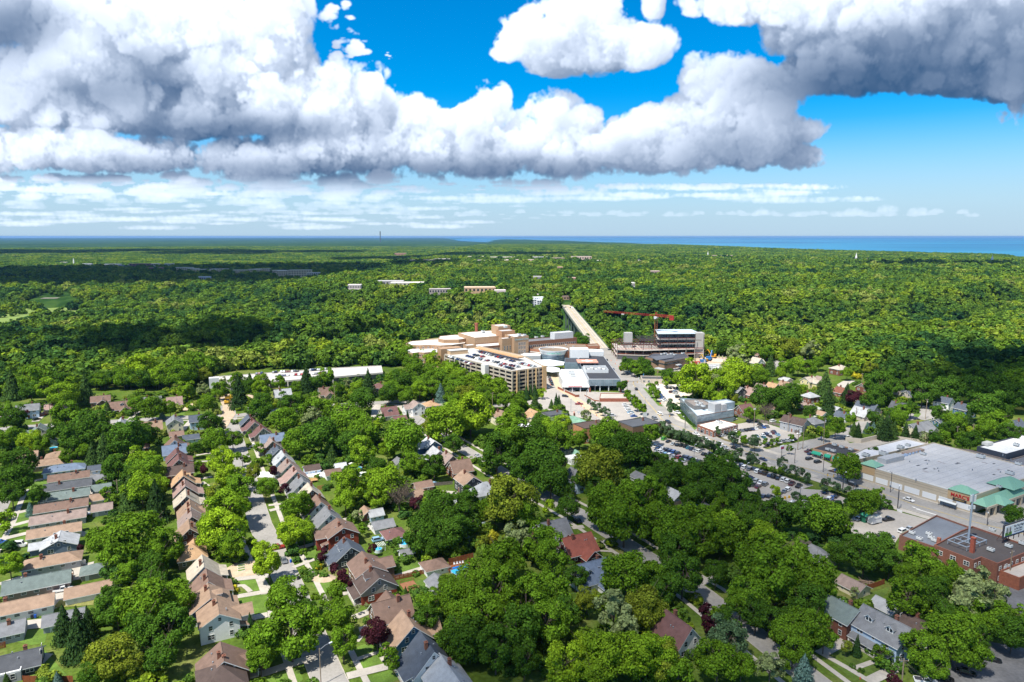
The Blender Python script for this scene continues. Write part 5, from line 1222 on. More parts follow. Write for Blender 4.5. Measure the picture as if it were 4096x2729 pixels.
text_part(d,'Cleveland Clinic',1.9,(-.5,-13.1,11.2),(math.pi/2-.42,0,.0),mat('sign_green',(.06,.30,.22),.5))
fb=at_base('low brown flat roofed hospital block behind the drum','hospital block','hospital_block',(50,630))
block(fb,[(16,623),(30,612),(50,606),(66,612),(79,624),(81.5,646),(56,652),(24,640)],0,12.4,(.30,.14,.085),rcol=(.22,.16,.115));block(fb,[(70,640),(82,646),(82,629),(72,628)],0,13.6,(.30,.12,.07),rcol=(.24,.17,.12));block(fb,[(66.5,604),(82,606),(82,616),(66.5,611)],0,9.5,(.34,.15,.09),rcol=(.3,.25,.2))
band(fb,(16,623),(30,612),9,1.0,mat('pale_stone_band',(.55,.53,.48),.8));band(fb,(16,623),(30,612),4,1.0,MATS['pale_stone_band']);band(fb,(16,623),(30,612),6,1.6);band(fb,(66,612),(79,624),8,1.4)
for x,y in((1500,560),(1610,575),(1680,545),(1560,580),(1750,560)):ac(fb,11,x,y,12,.8)
lk=at_base('pale grey link building beside the garage corner','link building','link_building',R(11,1325,640,8));o=R(11,1325,640,8);block(lk,[(o[0]-9,o[1]-2),(o[0]-3,o[1]-8),(o[0]+11,o[1]-6),(o[0]+12,o[1]+6),(o[0]-4,o[1]+8)],0,9,(.40,.41,.42),M_OBJ,(.72,.72,.70));
# emergency department
e=at_base('emergency department with glass front and black roof','hospital department','emergency_department',(68,545))
BP=[(57.5,500),(81.2,500),(81.6,598),(66,603),(54,578),(57.5,548)]
block(e,BP,4.2,9.6,(.38,.40,.42),M_OBJ,(.045,.047,.055),par=.5);b=MB();b.prism([(x-68,y-545)for x,y in[(58.5,512),(80.2,512),(80.5,596),(66,601),(55,577),(58.5,548)]],0,4.18);obj('lower_wall',b.mesh('lower_wall',[M_OBJ]),e,color=(.08,.085,.09))
def panes(par,p,q,z0,z1,nx,nz,m=M_CURT):
 p=Vector(p);q=Vector(q);dv=(q-p)/nx;a=math.atan2(dv.y,dv.x)+math.pi;hh=(z1-z0)/nz;nn=Vector((dv.y,-dv.x)).normalized()*.05;o=Vector(par.location[:2])
 me=cached(('pane',round(dv.length,2),round(hh,2),m.name),lambda:(lambda b:(b.box(-dv.length/2+.07,-.03,.07,dv.length/2-.07,.03,hh-.07),b.mesh('glass_pane',[m]))[1])(MB()))
 for i in range(nx):
  for k in range(nz):
   c=p+dv*(i+.5)+nn-o;obj('glass_pane',me,par,(c.x,c.y,z0+k*hh),a)
panes(e,(57.5,500),(81.2,500),4.3,9.0,8,3);panes(e,(81.2,500),(81.5,560),4.3,9.0,14,2)
for x in(58.2,66,72.5,80.4):box_part(e,'column',x,501,0,4.18,.7,.7,0,(.55,.57,.58))
box_part(e,'brick_pier',58,499,0,3,1,4,0,(.26,.09,.055));box_part(e,'brick_pier',81,498.5,0,3,1,5,0,(.26,.09,.055))
hp=R(11,1880,690,13);h=box_part(e,'helipad',hp[0],hp[1],12.2,12.9,17,14,0,(.62,.30,.21));
for sx,sy in((9,2.6),(2.6,9)):b=MB();b.box(-sx/2,-sy/2,0,sx/2,sy/2,.02 if sx>sy else .024);obj('cross',b.mesh('cross',[M_LINE]),h,(0,0,.701))
for dx in(-6,6):
 for dy in(-5,5):box_part(e,'helipad_leg',hp[0]+dx,hp[1]+dy,9.2,12.2,.5,.5,0,(.5,.52,.54))
mp=R(11,1960,752,12);
for x0,y0,x1,y1 in((-9,-9,9,-8.7),(-9,8.7,9,9),(-9,-8.7,-8.7,8.7),(8.7,-8.7,9,8.7)):b=MB();b.box(x0,y0,0,x1,y1,2.6);obj('plant_screen',b.mesh('plant_screen',[M_OBJ]),e,(mp[0]-68,mp[1]-545,9.2),color=(.58,.60,.61))
for i in range(5):box_part(e,'plant_unit',mp[0]-6+i*3,mp[1]+(i%2)*4-2,9.2,11.2,2,4,0,(.6,.6,.6))
wb=R(11,1805,570,17);block(e,[(wb[0]-8,wb[1]-7),(wb[0]+8,wb[1]-7),(wb[0]+8,wb[1]+6),(wb[0]-8,wb[1]+6)],0,16.5,(.66,.68,.69),M_OBJ,(.7,.72,.73));wb=R(11,1935,605,12);block(e,[(wb[0]-9,wb[1]-5),(wb[0]+9,wb[1]-5),(wb[0]+9,wb[1]+7),(wb[0]-9,wb[1]+7)],9,13,(.60,.63,.65),M_OBJ,(.7,.72,.73))
gb=[R(11,1635,715,10),R(11,1790,715,10),R(11,1790,690,10),R(11,1635,685,10)];block(e,[(44,562),(57,562),(57,584),(46,584)],0,10.5,(.30,.36,.40),M_CURT,(.07,.07,.08))
wr_=at_base('white roofed ambulance hall with a low canopy','hospital hall','ambulance_hall',(47,525));block(wr_,[(38.3,505),(57.2,505),(57.2,549),(40,549),(37,530)],0,7.4,(.62,.64,.65),M_OBJ,(.64,.66,.68),par=.4);box_part(wr_,'canopy',47.7,501,3.7,4.7,20,8,0,(.76,.76,.75))
for x in(39,45,51,57):box_part(wr_,'canopy_post',x,498,0,3.7,.6,.6,0,(.6,.6,.6))
b=MB();b.box(0,-.05,0,10,.05,.5);obj('red_sign',b.mesh('red_sign',[mat('sign_red',(.5,.03,.03),.5)]),wr_,(-5,-28.1,4.1));ac(wr_,11,1730,815,7.2,2.0,0);ac(wr_,11,1745,840,7.2,1.5,0);panes(wr_,(38.4,504.9),(57.1,504.9),.3,3.4,7,1)
cv=at_base('curved white entrance canopies in front of the drum','canopy','entrance_canopy',(25,570))
for pts,z in(([(12,583),(24,574),(36,571),(44,574),(46,588),(34,600),(18,598)],6.2),([(26,556),(33,549),(40,552),(40,566),(33,574),(27,570)],5.0)):
 b=MB();b.prism([(x-25,y-570)for x,y in pts],z-.5,z);obj('canopy_roof',b.mesh('canopy_roof',[M_OBJ]),cv,color=(.70,.72,.74))
 for x,y in inset_poly(pts,2)[::2]:box_part(cv,'canopy_post',x,y,0,z-.5,.6,.6,0,(.6,.6,.6))
rp=at_base('raised concrete ambulance ramp with brick walls','ramp','ambulance_ramp',(72,472));block(rp,[(61.3,467),(82,467),(82,483),(64,483)],0,2.6,(.27,.095,.06),rcol=(.42,.38,.33),par=.5)
for a,c,h in(((35,509),(46,482),1.8),((45.6,481),(48.6,482),1.8),((53,486),(58,470),1.0),((58,470),(61,468),1.0)):
 t=thing('brick_wall','low red brick wall along the %s'%('ambulance drive' if h>1.5 and a[0]<40 else 'end of the ambulance drive' if h>1.5 else 'planted slope' if a[0]<55 else 'ramp corner'),'wall',(*a,0));dv=Vector(c)-Vector(a);b=MB();b.box(0,-.25,0,dv.length,.25,h);obj('brick_face',b.mesh('brick_face',[M_BRK]),t,rz=math.atan2(dv.y,dv.x),color=(.27,.095,.06));b=MB();b.box(-.05,-.32,0,dv.length+.05,.32,.14);obj('coping',b.mesh('coping',[M_CONC]),t,(0,0,h),math.atan2(dv.y,dv.x))
# ================================================================== the building site
c=at_base('unfinished steel frame building with bare decks','construction site building','unfinished_building',(138,648))
for z,x1 in((4.6,182),(9.2,182)):
 b=MB();b.prism([(x-138,y-648)for x,y in[(98,634),(124,630),(x1,640),(x1-3,674),(100,674)]],z-.4,z);obj('floor_slab',b.mesh('floor_slab',[M_OBJ]),c,color=(.45,.40,.36))
for z in(13.8,18.4,23.6):
 b=MB();b.prism([(x-138,y-648)for x,y in[(138,640),(180,642),(178,672),(142,672)]],z-.35,z);obj('floor_deck',b.mesh('floor_deck',[M_OBJ]),c,color=(.46,.54,.60)if z>20 else(.36,.33,.31))
STL=mat('red_primer_steel',(.16,.055,.04),.7);BST=mat('dark_steel',(.05,.045,.045),.6)
colm=lambda h,m_:cached(('stc',h,m_.name),lambda:(lambda b:(b.box(-.22,-.22,0,.22,.22,h),b.mesh('steel_column',[m_]))[1])(MB()))
for i in range(11):
 for j in range(4):
  x=99+i*8.2;y=(634 if i<4 else 637)+j*11.5
  obj('steel_column',colm(9.2,MATS['concrete'])if j==0 else colm(9.2,STL),c,(x-138,y-648,0));hh=14 if x>139 else 5.2
  obj('steel_column',colm(hh,BST if x>139 else STL),c,(x-138,y-648,9.2))
bm=lambda l,m_:cached(('stb',l,m_.name),lambda:(lambda b:(b.box(0,-.15,-.5,l,.15,0),b.mesh('steel_beam',[m_]))[1])(MB()))
for j in range(4):
 for z in([14.3]if True else[]):
  for i in range(5):obj('steel_beam',bm(8.2,STL),c,(99+i*8.2-138,634+j*11.5-648,z))
 for i in range(9):obj('steel_beam',bm(8.2,BST),c,(105+i*8.2-138,637+j*11.5-648,18.3 if i>3 else 14.35))
for i in range(14):obj('steel_beam',bm(34.5,BST),c,(100+i*3.1-138,634-648,14.4+(.04 if i%2 else 0)),math.pi/2)
for i in range(13):obj('joist',bm(34.0,BST),c,(122+i*1.5-138,637-648,17.6+(.03 if i%2 else 0)),math.pi/2)
for z in(4.7,9.3):band(c,(99,633.2),(181,638.8),z+.6,.12,mat('orange_netting',(.55,.14,.06),.8),'safety_rail');band(c,(99,633.2),(181,638.8),z+1.1,.12,MATS['orange_netting'],'safety_rail')
for z in(13.9,18.5):band(c,(139,639.8),(180,641.8),z+.9,.12,MATS['orange_netting'],'safety_rail')
panes(c,(141,650),(178,651),18.6,23.1,9,1)
band(c,(98.5,634.5),(124,630.4),0,4.1,mat('tarpaulin',(.10,.10,.11),.6),'tarpaulin');band(c,(124,631),(150,635.5),0,3.2,mat('tarpaulin_grey',(.33,.31,.29),.7),'tarpaulin')
for x,y,r_,z1 in((500,440,0,24),):p=R(12,500,425,23.5);box_part(c,'concrete_core',p[0],p[1],0,23.5,7.5,7,0,(.40,.39,.37));p=R(12,487,482,15.5);box_part(c,'concrete_core',p[0]-1,p[1],0,15.5,4,5,0,(.44,.43,.41))
box_part(c,'stair_core',178.5,645,0,24.2,8,9,0,(.40,.385,.36))
cr=at_base('red tower crane over the building site','crane','tower_crane',(132,668))
mz=39.0;J0=Vector(R(12,270,225,mz));J1=Vector(R(12,925,275,mz));JM=Vector(R(12,765,264,mz));cr.location=(JM.x,JM.y,0);RED=mat('crane_red',(.33,.03,.022),.6);RUST=mat('mast_rust',(.26,.09,.04),.7)
def truss(par,name,a,b_,w,n,m_,r_=.12):
 a=Vector(a);b_=Vector(b_);dv=b_-a;q=dv.to_track_quat('Z','X');X=q@Vector((w/2,0,0));Y=q@Vector((0,w/2,0));B_=MB();cs=[X+Y,X-Y,-X-Y,-X+Y]
 for k in cs:B_.bar(a+k,b_+k,r_*.75)
 for i in range(n):
  p0=a+dv*i/n;p1=a+dv*(i+1)/n
  for k in range(4):B_.bar(p0+cs[k],p1+cs[(k+1)%4],r_*.6);B_.bar(p1+cs[k],p1+cs[(k+1)%4],r_*.6)
 return obj(name,B_.mesh(name,[m_]),par)
truss(cr,'mast',(0,0,0),(0,0,mz-2),2.4,16,RUST,.16);u=(J0-JM);truss(cr,'jib',(0,0,mz),(u.x,u.y,mz),1.4,26,RED,.11);u2=(J1-JM);truss(cr,'counter_jib',(0,0,mz),(u2 .x,u2 .y,mz),1.9,7,RED,.22)
box_part(cr,'slewing_ring',JM.x,JM.y,mz-2.6,mz-1,3.2,3.2,math.atan2(u.y,u.x),(.5,.5,.52));b=MB();b.box(-.9,-1.1,0,.9,1.1,2.3);obj('cab',b.mesh('cab',[mat('cab_white',(.6,.6,.62),.4)]),cr,(-1.6,-1.8,mz-3.2));box_part(cr,'counterweight',J1 .x+(JM.x-J1 .x)*.08,J1 .y+(JM.y-J1 .y)*.08,mz-3.6,mz+.3,4.2,1.8,math.atan2(u2 .y,u2 .x),(.55,.02,.02),RED);box_part(cr,'trolley',JM.x+u.x*.62,JM.y+u.y*.62,mz-1.6,mz-.9,3,1.2,math.atan2(u.y,u.x),(.7,.7,.7));truss(cr,'apex',(0,0,mz),(0,0,mz+3.2),1.4,3,RED,.14)
k=at_base('brown brick clinic with a dark mansard roof','clinic','brick_clinic',(140,598));KP=[(119.5,602),(132,581),(158.5,603),(161,622),(131,624)];block(k,KP,0,8,(.25,.155,.105),rcol=(.06,.065,.08));band(k,KP[0],KP[1],4.6,1.3);band(k,KP[1],KP[2],4.6,1.2);band(k,KP[1],KP[2],7.3,.5,mat('pale_eave',(.35,.36,.38),.6))
b=MB();b.slab([(-10,-5,8.0),(8,9,8.0),(8,14,10),(-14,2,10)],.3);obj('mansard',b.mesh('mansard',[M_FLAT]),k,(-4,-8,.2),color=(.10,.11,.13));pp=R(12,800,765,3.4);box_part(k,'porch_roof',pp[0],pp[1],3,3.7,8,5,math.radians(-55),(.4,.42,.43));
for dx,dy in((-2,-1.5),(2,-2.5)):box_part(k,'porch_post',pp[0]+dx,pp[1]+dy,0,3,.6,.6,0,(.3,.2,.15))
pp=R(12,975,725,4);box_part(k,'entrance_hood',pp[0],pp[1]-.5,3.4,4.1,5,3,math.radians(40),(.4,.42,.43))
for x,y in((820,635),(850,630),(880,640),(910,632),(940,640),(1015,628)):ac(k,12,x,y,7.6,1.2,.6)
hb=at_base('low pale flat roofed shop beside the traffic lights','building','roadside_shop',R(12,750,850,3.6));o=R(12,750,850,3.6);block(hb,[(o[0]-11,o[1]-5),(o[0]+9,o[1]-7),(o[0]+10,o[1]+5),(o[0]-10,o[1]+7)],0,3.8,(.50,.44,.37),M_OBJ,(.07,.07,.075));wallrow(hb,(o[0]-11,o[1]-5),(o[0]-4,o[1]-5.7),[1],2,1.6,1.6)
# site huts, machines
def hut(r,x,y,lx,ly,h,col,label,name='site_container',rz=.1,cat='container'):
 p=R(r,x,y,h);t=thing(name,label,cat,(*p,.1),rz);b=MB();b.box(-lx/2,-ly/2,0,lx/2,ly/2,h);
 for i in range(int(lx/1.0)):b.box(-lx/2+i+.3,-ly/2-.05,.1,-lx/2+i+.6,-ly/2,h-.1)
 obj('wall',b.mesh('wall',[M_OBJ]),t,color=col);b=MB();b.box(-lx/2-.1,-ly/2-.1,h,lx/2+.1,ly/2+.1,h+.12);obj('roof',b.mesh('roof',[M_OBJ]),t,color=tuple(min(1,v*1.15)for v in col));obj('door',door_mesh(),t,(lx*.2,-ly/2-.05,0),math.pi,color=(.4,.4,.4));return t
hut(12,1270,725,18,3,3,(.52,.52,.5),'long pale site office container on the building site');hut(12,1255,740,14,3,2.8,(.45,.46,.46),'grey site container in front of the long pale one');hut(12,1390,750,26,9,1.6,(.47,.47,.45),'broad grey concrete formwork stack on the building site','formwork_stack',.35,'formwork');hut(12,1460,700,4,3,2.8,(.6,.58,.55),'small white site hut by the gravel',rz=.3);hut(12,1140,700,7,3,2.6,(.35,.06,.05),'red site container under the steel frame');hut(12,1205,680,5,3,2.6,(.05,.15,.35),'blue and white site container by the piles')
def excavator(r,x,y,s,col,label,rz,zb=.1):
 p=R(r,x,y);t=thing('excavator',label,'excavator',(*p,zb),rz);m_=mat('machine_'+label.split()[0],col,.5);b=MB()
 for q in(-1.1,1.1):b.box(-1.9*s,q*s-.3*s,0,1.9*s,q*s+.3*s,.8*s)
 obj('track',b.mesh('track',[M_TYRE]),t);b=MB();b.box(-1.8*s,-1.3*s,.9*s,1.3*s,1.3*s,2.1*s);b.box(-1.9*s,-1.2*s,2.1*s,-.6*s,1.2*s,2.5*s);obj('body',b.mesh('body',[m_]),t);b=MB();b.box(.2*s,.3*s,2.1*s,1.4*s,1.2*s,3.2*s);obj('cab',b.mesh('cab',[M_GLS]),t)
 b=MB();b.bar((1.2*s,-.3*s,1.8*s),(3.6*s,-.3*s,5.2*s),.3*s);b.bar((3.6*s,-.3*s,5.2*s),(5.6*s,-.3*s,3.2*s),.24*s);obj('boom',b.mesh('boom',[m_]),t);b=MB();b.box(5.2*s,-.8*s,1.9*s,6.2*s,.3*s,3.1*s);obj('bucket',b.mesh('bucket',[M_DKMET]),t)
excavator(12,1300,665,1.5,(.62,.30,.02),'orange excavator on the building site',2.6);excavator(12,1225,700,1.2,(.60,.38,.03),'yellow excavator beside the site containers',2.2);excavator(1,2150,240,1.5,(.62,.34,.02),'yellow excavator beside the dirt road',3.5);excavator(1,2140,275,1.0,(.6,.36,.03),'small yellow digger below the large excavator',.5);excavator(12,1262,690,1.7,(.03,.16,.42),'blue boom lift on the building site',1.0)
for i in range(9):
 p=R(12,1190+i*33,632+i*7);t=thing('sheet_pile','pale concrete pile in the row behind the building site','pile',(*p,0),group='concrete piles behind the building site');b=MB();b.bar((0,0,0),(0,0,3.2),.45,0,8);obj('shaft',cached('pile',lambda:b.mesh('shaft',[M_CONC])),t)
def mound(r,x,y,rad,h,label,m_=M_SOIL):
 p=R(r,x,y);rng=random.Random(int(x));t=thing('earth_mound',label,'mound',(*p,0));b=MB();n=14;prev=None
 for k_,(f,z)in enumerate(((1,0),(.75,.4),(.45,.8),(.12,1.0))):
  ring=[(rad*f*(1+rng.uniform(-.12,.12))*math.cos(2*math.pi*i/n),rad*f*.8*(1+rng.uniform(-.12,.12))*math.sin(2*math.pi*i/n),z*h*(1+rng.uniform(-.1,.1)*(z>0)))for i in range(n)]
  if prev:
   for i in range(n):b.poly([prev[i],prev[(i+1)%n],ring[(i+1)%n],ring[i]])
  prev=ring
 b.poly(prev);obj('heap',b.mesh('heap',[m_],True),t)
mound(12,1260,680,8,2.4,'pale sand heap on the building site');mound(12,1360,690,10,1.8,'rubble heap beside the site road',mat('rubble',(.5,.40,.33),.95,n_amt=.3,n_scale=1));mound(1,1830,315,8,3.4,'large dirt mound beside the cleared lot');mound(3,220,215,7,2.2,'pale dirt mound behind the big spruce');mound(4,930,590,4,1.2,'tan gravel mound in the front garden')
# ================================================================== glass building, shops, stores
gl=at_base('blue grey glass clad building under construction','building','glass_building',(127,420));GPl=[(112,401),(139,416),(143.5,436),(113,448)]
block(gl,GPl,0,7.6,(.20,.25,.28),M_OBJ,(.42,.50,.56),par=1.0);panes(gl,GPl[0],GPl[1],3.4,7.4,12,2,mat('film_glass',(.27,.33,.37),.2,spec=.5,n_amt=.25,n_scale=.4));panes(gl,GPl[3],GPl[0],.3,7.4,16,2,mat('film_glass_dark',(.13,.17,.20),.2,spec=.6,n_amt=.3,n_scale=.4));panes(gl,GPl[1],GPl[2],.3,7.4,6,2,MATS['film_glass']);band(gl,GPl[0],GPl[1],7.45,.3,mat('rusty_edge',(.24,.12,.08),.7));band(gl,GPl[0],GPl[1],3.1,.3,MATS['rusty_edge'])
p=R(7,600,260,12);box_part(gl,'stair_core',p[0],p[1]-2,0,12.2,5,6,GB,(.36,.36,.36));box_part(gl,'stair_core',p[0]+4.6,p[1],0,11.4,4,6,GB,(.42,.42,.42));p=R(7,715,260,11);block(gl,[(p[0]-6,p[1]-5),(p[0]+6,p[1]+1),(p[0]+3,p[1]+9),(p[0]-9,p[1]+3)],7,11.2,(.26,.32,.36),MATS['film_glass'],(.38,.42,.46));p=R(7,470,265,9);block(gl,[(p[0]-6,p[1]-9),(p[0]+7,p[1]-5),(p[0]+4,p[1]+9),(p[0]-8,p[1]+8)],7,9.4,(.20,.19,.18),M_OBJ,(.22,.19,.17))
for x,y in((440,260),(480,275),(450,290),(500,300)):ac(gl,7,x,y,9,1.0)
ws=at_base('low brick shop with a white roof','shop','brick_shop',(121,393));WSP=[(110.5,394.5),(116.3,381.5),(135,395.5),(127.6,406)];block(ws,WSP,0,4,(.26,.11,.07),rcol=(.74,.70,.64),par=.4);wallrow(ws,WSP[1],WSP[2],[1.0],8,1.2,1.4);wallrow(ws,WSP[0],WSP[1],[.4],4,1.7,2.2);band(ws,WSP[1],WSP[2],3.5,.3,M_TRIM);ac(ws,7,645,452,3.8,1.2);ac(ws,7,665,455,3.8,1.0)
st=at_base('brick strip store with green awnings and a black roof','store','strip_store',(170,346));STP=[(158.5,347.2),(168.9,334.1),(182.4,343.7),(172.2,357.6)];block(st,STP,0,4.4,(.42,.25,.15),rcol=(.045,.045,.05),par=.6);wallrow(st,STP[0],STP[1],[.3],5,1.7,2.2)
dv=(Vector(STP[1])-Vector(STP[0]));GRN=mat('awning_green',(.02,.27,.17),.6)
for i,(f,l)in enumerate(((.16,5.0),(.5,3.4),(.76,3.0),(.97,2.0))):
 q=Vector(STP[0])+dv*f;b=MB();b.slab([(-l/2,0,3.3),(l/2,0,3.3),(l/2,-1.5,2.3),(-l/2,-1.5,2.3)][::-1],.1);b.slab([(-l/2,-1.5,2.32),(l/2,-1.5,2.32),(l/2,-1.55,1.95),(-l/2,-1.55,1.95)][::-1],.05);obj('awning',b.mesh('awning',[GRN]),st,(q.x-170,q.y-346,0),math.atan2(dv.y,dv.x))
q=Vector(STP[0])+dv*.62;text_part(st,'Jimmy John\'s',1.05,(q.x-170+(-.06),q.y-346-.06,3.45),(math.pi/2,0,math.atan2(dv.y,dv.x)),M_TRIM)
for x,y in((1737,665),(1805,685),(1890,708),(1675,708),(1725,722)):ac(st,7,x,y,4.2,.95)
# supermarket
mk=at_base('wide beige supermarket with green metal corner roofs','supermarket','supermarket',(200,310));MF=(166.6,313.6);MR=(193,272.5);MBk=(222,347.5);MBr=(243,308)
mdir=(Vector(MR)-Vector(MF));mn=mdir.normalized();ma=math.atan2(mdir.y,mdir.x)
block(mk,[MF,MR,(247,303),MBk],0,7.6,(.50,.42,.31),M_OBJ,(.45,.445,.44),par=.45);band(mk,MF,MR,7.2,.42,M_TRIM,'coping');band(mk,MF,MR,5.0,.18,mat('wall_groove',(.38,.31,.23),.9));band(mk,MF,MR,6.1,.18,MATS['wall_groove'])
P=Vector(MF)
for f0,f1 in((.02,.135),(.16,.275),(.295,.41),(.43,.565),(.59,.71),(.73,.845),(.875,.985)):
 a=P+mdir*f0;c_=P+mdir*f1;band(mk,tuple(a),tuple(c_),.7,2.6,M_TRIM,'white_panel')
a=P+mdir*.0;c_=P+mdir*.145;band(mk,tuple(a),tuple(c_),3.6,4.2,mat('tan_panel',(.46,.32,.18),.8),'tan_panel',-.06);a=P+mdir*.80;c_=P+mdir*1.0;band(mk,tuple(a),tuple(c_),3.4,4.2,MATS['tan_panel'],'tan_panel',-.06)
MINT=mat('mint_metal',(.19,.37,.27),.45,streak=0)
def hiproof(par,cx,cy,lx,ly,z0,z1,rz,name='corner_roof'):
 b=MB();x,y=lx/2,ly/2;k_=max(0,x-y);b.poly([(-x,-y,z0),(x,-y,z0),(k_,0,z1),(-k_,0,z1)]);b.poly([(x,y,z0),(-x,y,z0),(-k_,0,z1),(k_,0,z1)]);b.poly([(x,-y,z0),(x,y,z0),(k_,0,z1)]);b.poly([(-x,y,z0),(-x,-y,z0),(-k_,0,z1)]);b.poly([(-x,y,z0),(x,y,z0),(x,-y,z0),(-x,-y,z0)])
 n_=int(lx/1.1)
 for i in range(1,n_):
  xx=-x+i*lx/n_;f=min(1,(x-abs(xx))/y);zt=z0+(z1-z0)*f;b.bar((xx,-y,z0+.02),(xx,-y*(1-f),zt+.02),.05)
 obj(name,b.mesh(name,[MINT]),par,(cx-par.location.x,cy-par.location.y,0),rz)
nb=Vector((-mn.y,mn.x));q=P+mdir*.075+nb*3.2;hiproof(mk,q.x,q.y,8,7.5,7.7,10,ma);q=P+mdir*.895+nb*3;hiproof(mk,q.x,q.y,9.5,7,7.7,10,ma)
pr=(Vector((247,303))-Vector(MR)).normalized();pa=math.atan2(pr.y,pr.x);q=Vector(MR)+pr*16+Vector((pr.y,-pr.x))*2.6;hiproof(mk,q.x,q.y,34,6.5,4.8,7.4,pa,'canopy_roof');q=Vector(MR)+pr*11+Vector((pr.y,-pr.x))*4.4;hiproof(mk,q.x,q.y,9,8,4.82,7.4,pa+math.pi/2,'canopy_roof');q=Vector(MR)+pr*28+Vector((pr.y,-pr.x))*0;hiproof(mk,q.x,q.y,14,11,7.8,11,pa,'corner_roof')
for i in range(7):
 q=Vector(MR)+pr*(1+i*5.3)+Vector((pr.y,-pr.x))*5.6;box_part(mk,'canopy_pillar',q.x,q.y,0,3.9,1.1,1.1,pa,(.50,.42,.31))
q=Vector(MR)+pr*17+Vector((pr.y,-pr.x))*5.6;box_part(mk,'canopy_fascia',q.x,q.y,3.9,4.8,35,1.2,pa,(.48,.40,.30))
q=P+mdir*.90;text_part(mk,"MARC'S",2.15,(q.x-200-mn.y*-.0+nb.x*-.22,q.y-310+nb.y*-.22,5.0),(math.pi/2,0,ma),mat('sign_letter_red',(.42,.012,.02),.4),.1);b=MB();b.box(-2.7,-.1,0,2.7,.1,1.0);obj('sign_board',b.mesh('sign_board',[mat('sign_board_black',(.02,.02,.03),.5)]),mk,(q.x-200+nb.x*-.2,q.y-310+nb.y*-.2,3.55),ma)
text_part(mk,'PHARMACY',.72,(q.x-200+nb.x*-.33,q.y-310+nb.y*-.33,3.8),(math.pi/2,0,ma),mat('sign_gold',(.5,.33,.1),.5),.02)
for x,y,s in((1190,690,1.2),(1260,670,1.0),(1405,750,1),(1945,780,1.4),(2220,935,1.3),(2300,845,1),(870,765,1.2),(1030,755,1.5),(2120,1060,.8)):ac(mk,9,x,y,7.4,s)
p=R(9,1100,785,8.6);box_part(mk,'plant_room',p[0],p[1],7.2,9.6,14,4.5,GB,(.40,.40,.40));p=R(9,1310,720,8);box_part(mk,'duct_run',p[0],p[1],7.2,8.4,15,2.4,GB,(.30,.22,.17))
for i in range(7):
 p=R(9,1215+i*29,765-i*9,7.6);box_part(mk,'condenser',p[0],p[1],7.2,8.3,1.4,1.4,GB,(.33,.42,.55))
rq=random.Random(4)
for i in range(14):
 p=R(9,rq.uniform(1350,2250),rq.uniform(800,980),7.3);b=MB();s=rq.uniform(.5,1.6);b.box(-s,-.4,0,s,.4,.02);obj('roof_patch',b.mesh('roof_patch',[M_OBJ]),mk,(p[0]-200,p[1]-310,7.28+i*.001),rq.choice([GA,GB]),color=(.06,.06,.065)if i%3 else(.3,.25,.24))
for i in range(1,13):
 f=i/13;a=Vector(MF).lerp(Vector(MR),f)+nb*.7;c_=Vector(MBk).lerp(Vector((247,303)),f)-nb*.7;q=(a+c_)/2;dv2=c_-a;b=MB();b.box(-dv2 .length/2,-.07,0,dv2 .length/2,.07,.03);obj('roof_seam',b.mesh('roof_seam',[M_OBJ]),mk,(q.x-200,q.y-310,7.26),math.atan2(dv2 .y,dv2 .x),color=(.30,.31,.34))
for i in range(10):
 p=R(9,rq.uniform(1250,2300),rq.uniform(720,1000),7.4);obj('roof_vent',vent_mesh(),mk,(p[0]-200,p[1]-310,7.27),scale=(1.6,1.6,1.6))
bk=at_base('low pale annexe between the strip store and the supermarket','annexe','store_annexe',(186,336));block(bk,[(169.5,331),(172.5,326),(222.5,352),(216,362),(184,344)],0,5.6,(.47,.41,.32),M_OBJ,(.50,.51,.53));ac(bk,9,860,765,5.3,1.3);ac(bk,9,1190,695,5.3,1.3)
wl=[(189,374),(196,370.5),(213,380),(231,366.5),(224,356)];t=thing('retaining_wall','cream wall curving round the loading yard','wall',(*wl[0],0))
for a,c_ in zip(wl[:-1],wl[1:]):
 dv=Vector(c_)-Vector(a);b=MB();b.box(0,-.2,0,dv.length,.2,2.6);obj('wall_panel',b.mesh('wall_panel',[M_OBJ]),t,(a[0]-wl[0][0],a[1]-wl[0][1],0),math.atan2(dv.y,dv.x),color=(.55,.48,.38))
fr=at_base('white roofed store beside the right frame edge','store','white_roofed_store',(265,345));block(fr,[(240,340),(246.3,327.6),(290,351),(284,364)],0,7.8,(.05,.06,.08),M_OBJ,(.72,.71,.68));p=R(9,2010,640,8.5);box_part(fr,'hatch_house',p[0],p[1],7.6,9,5,3,GB,(.6,.58,.52));ac(fr,9,2280,665,7.6,1)
gr=at_base('grey roofed lower store behind the supermarket','store','grey_roofed_store',(262,330));block(gr,[(224,347),(246,305.5),(300,334),(291,350),(247,326.5),(238.5,342),(250,362),(240,362)][:4]+[(247,326.5),(238,343)],0,5.2,(.25,.2,.17),M_BRK,(.15,.155,.17))
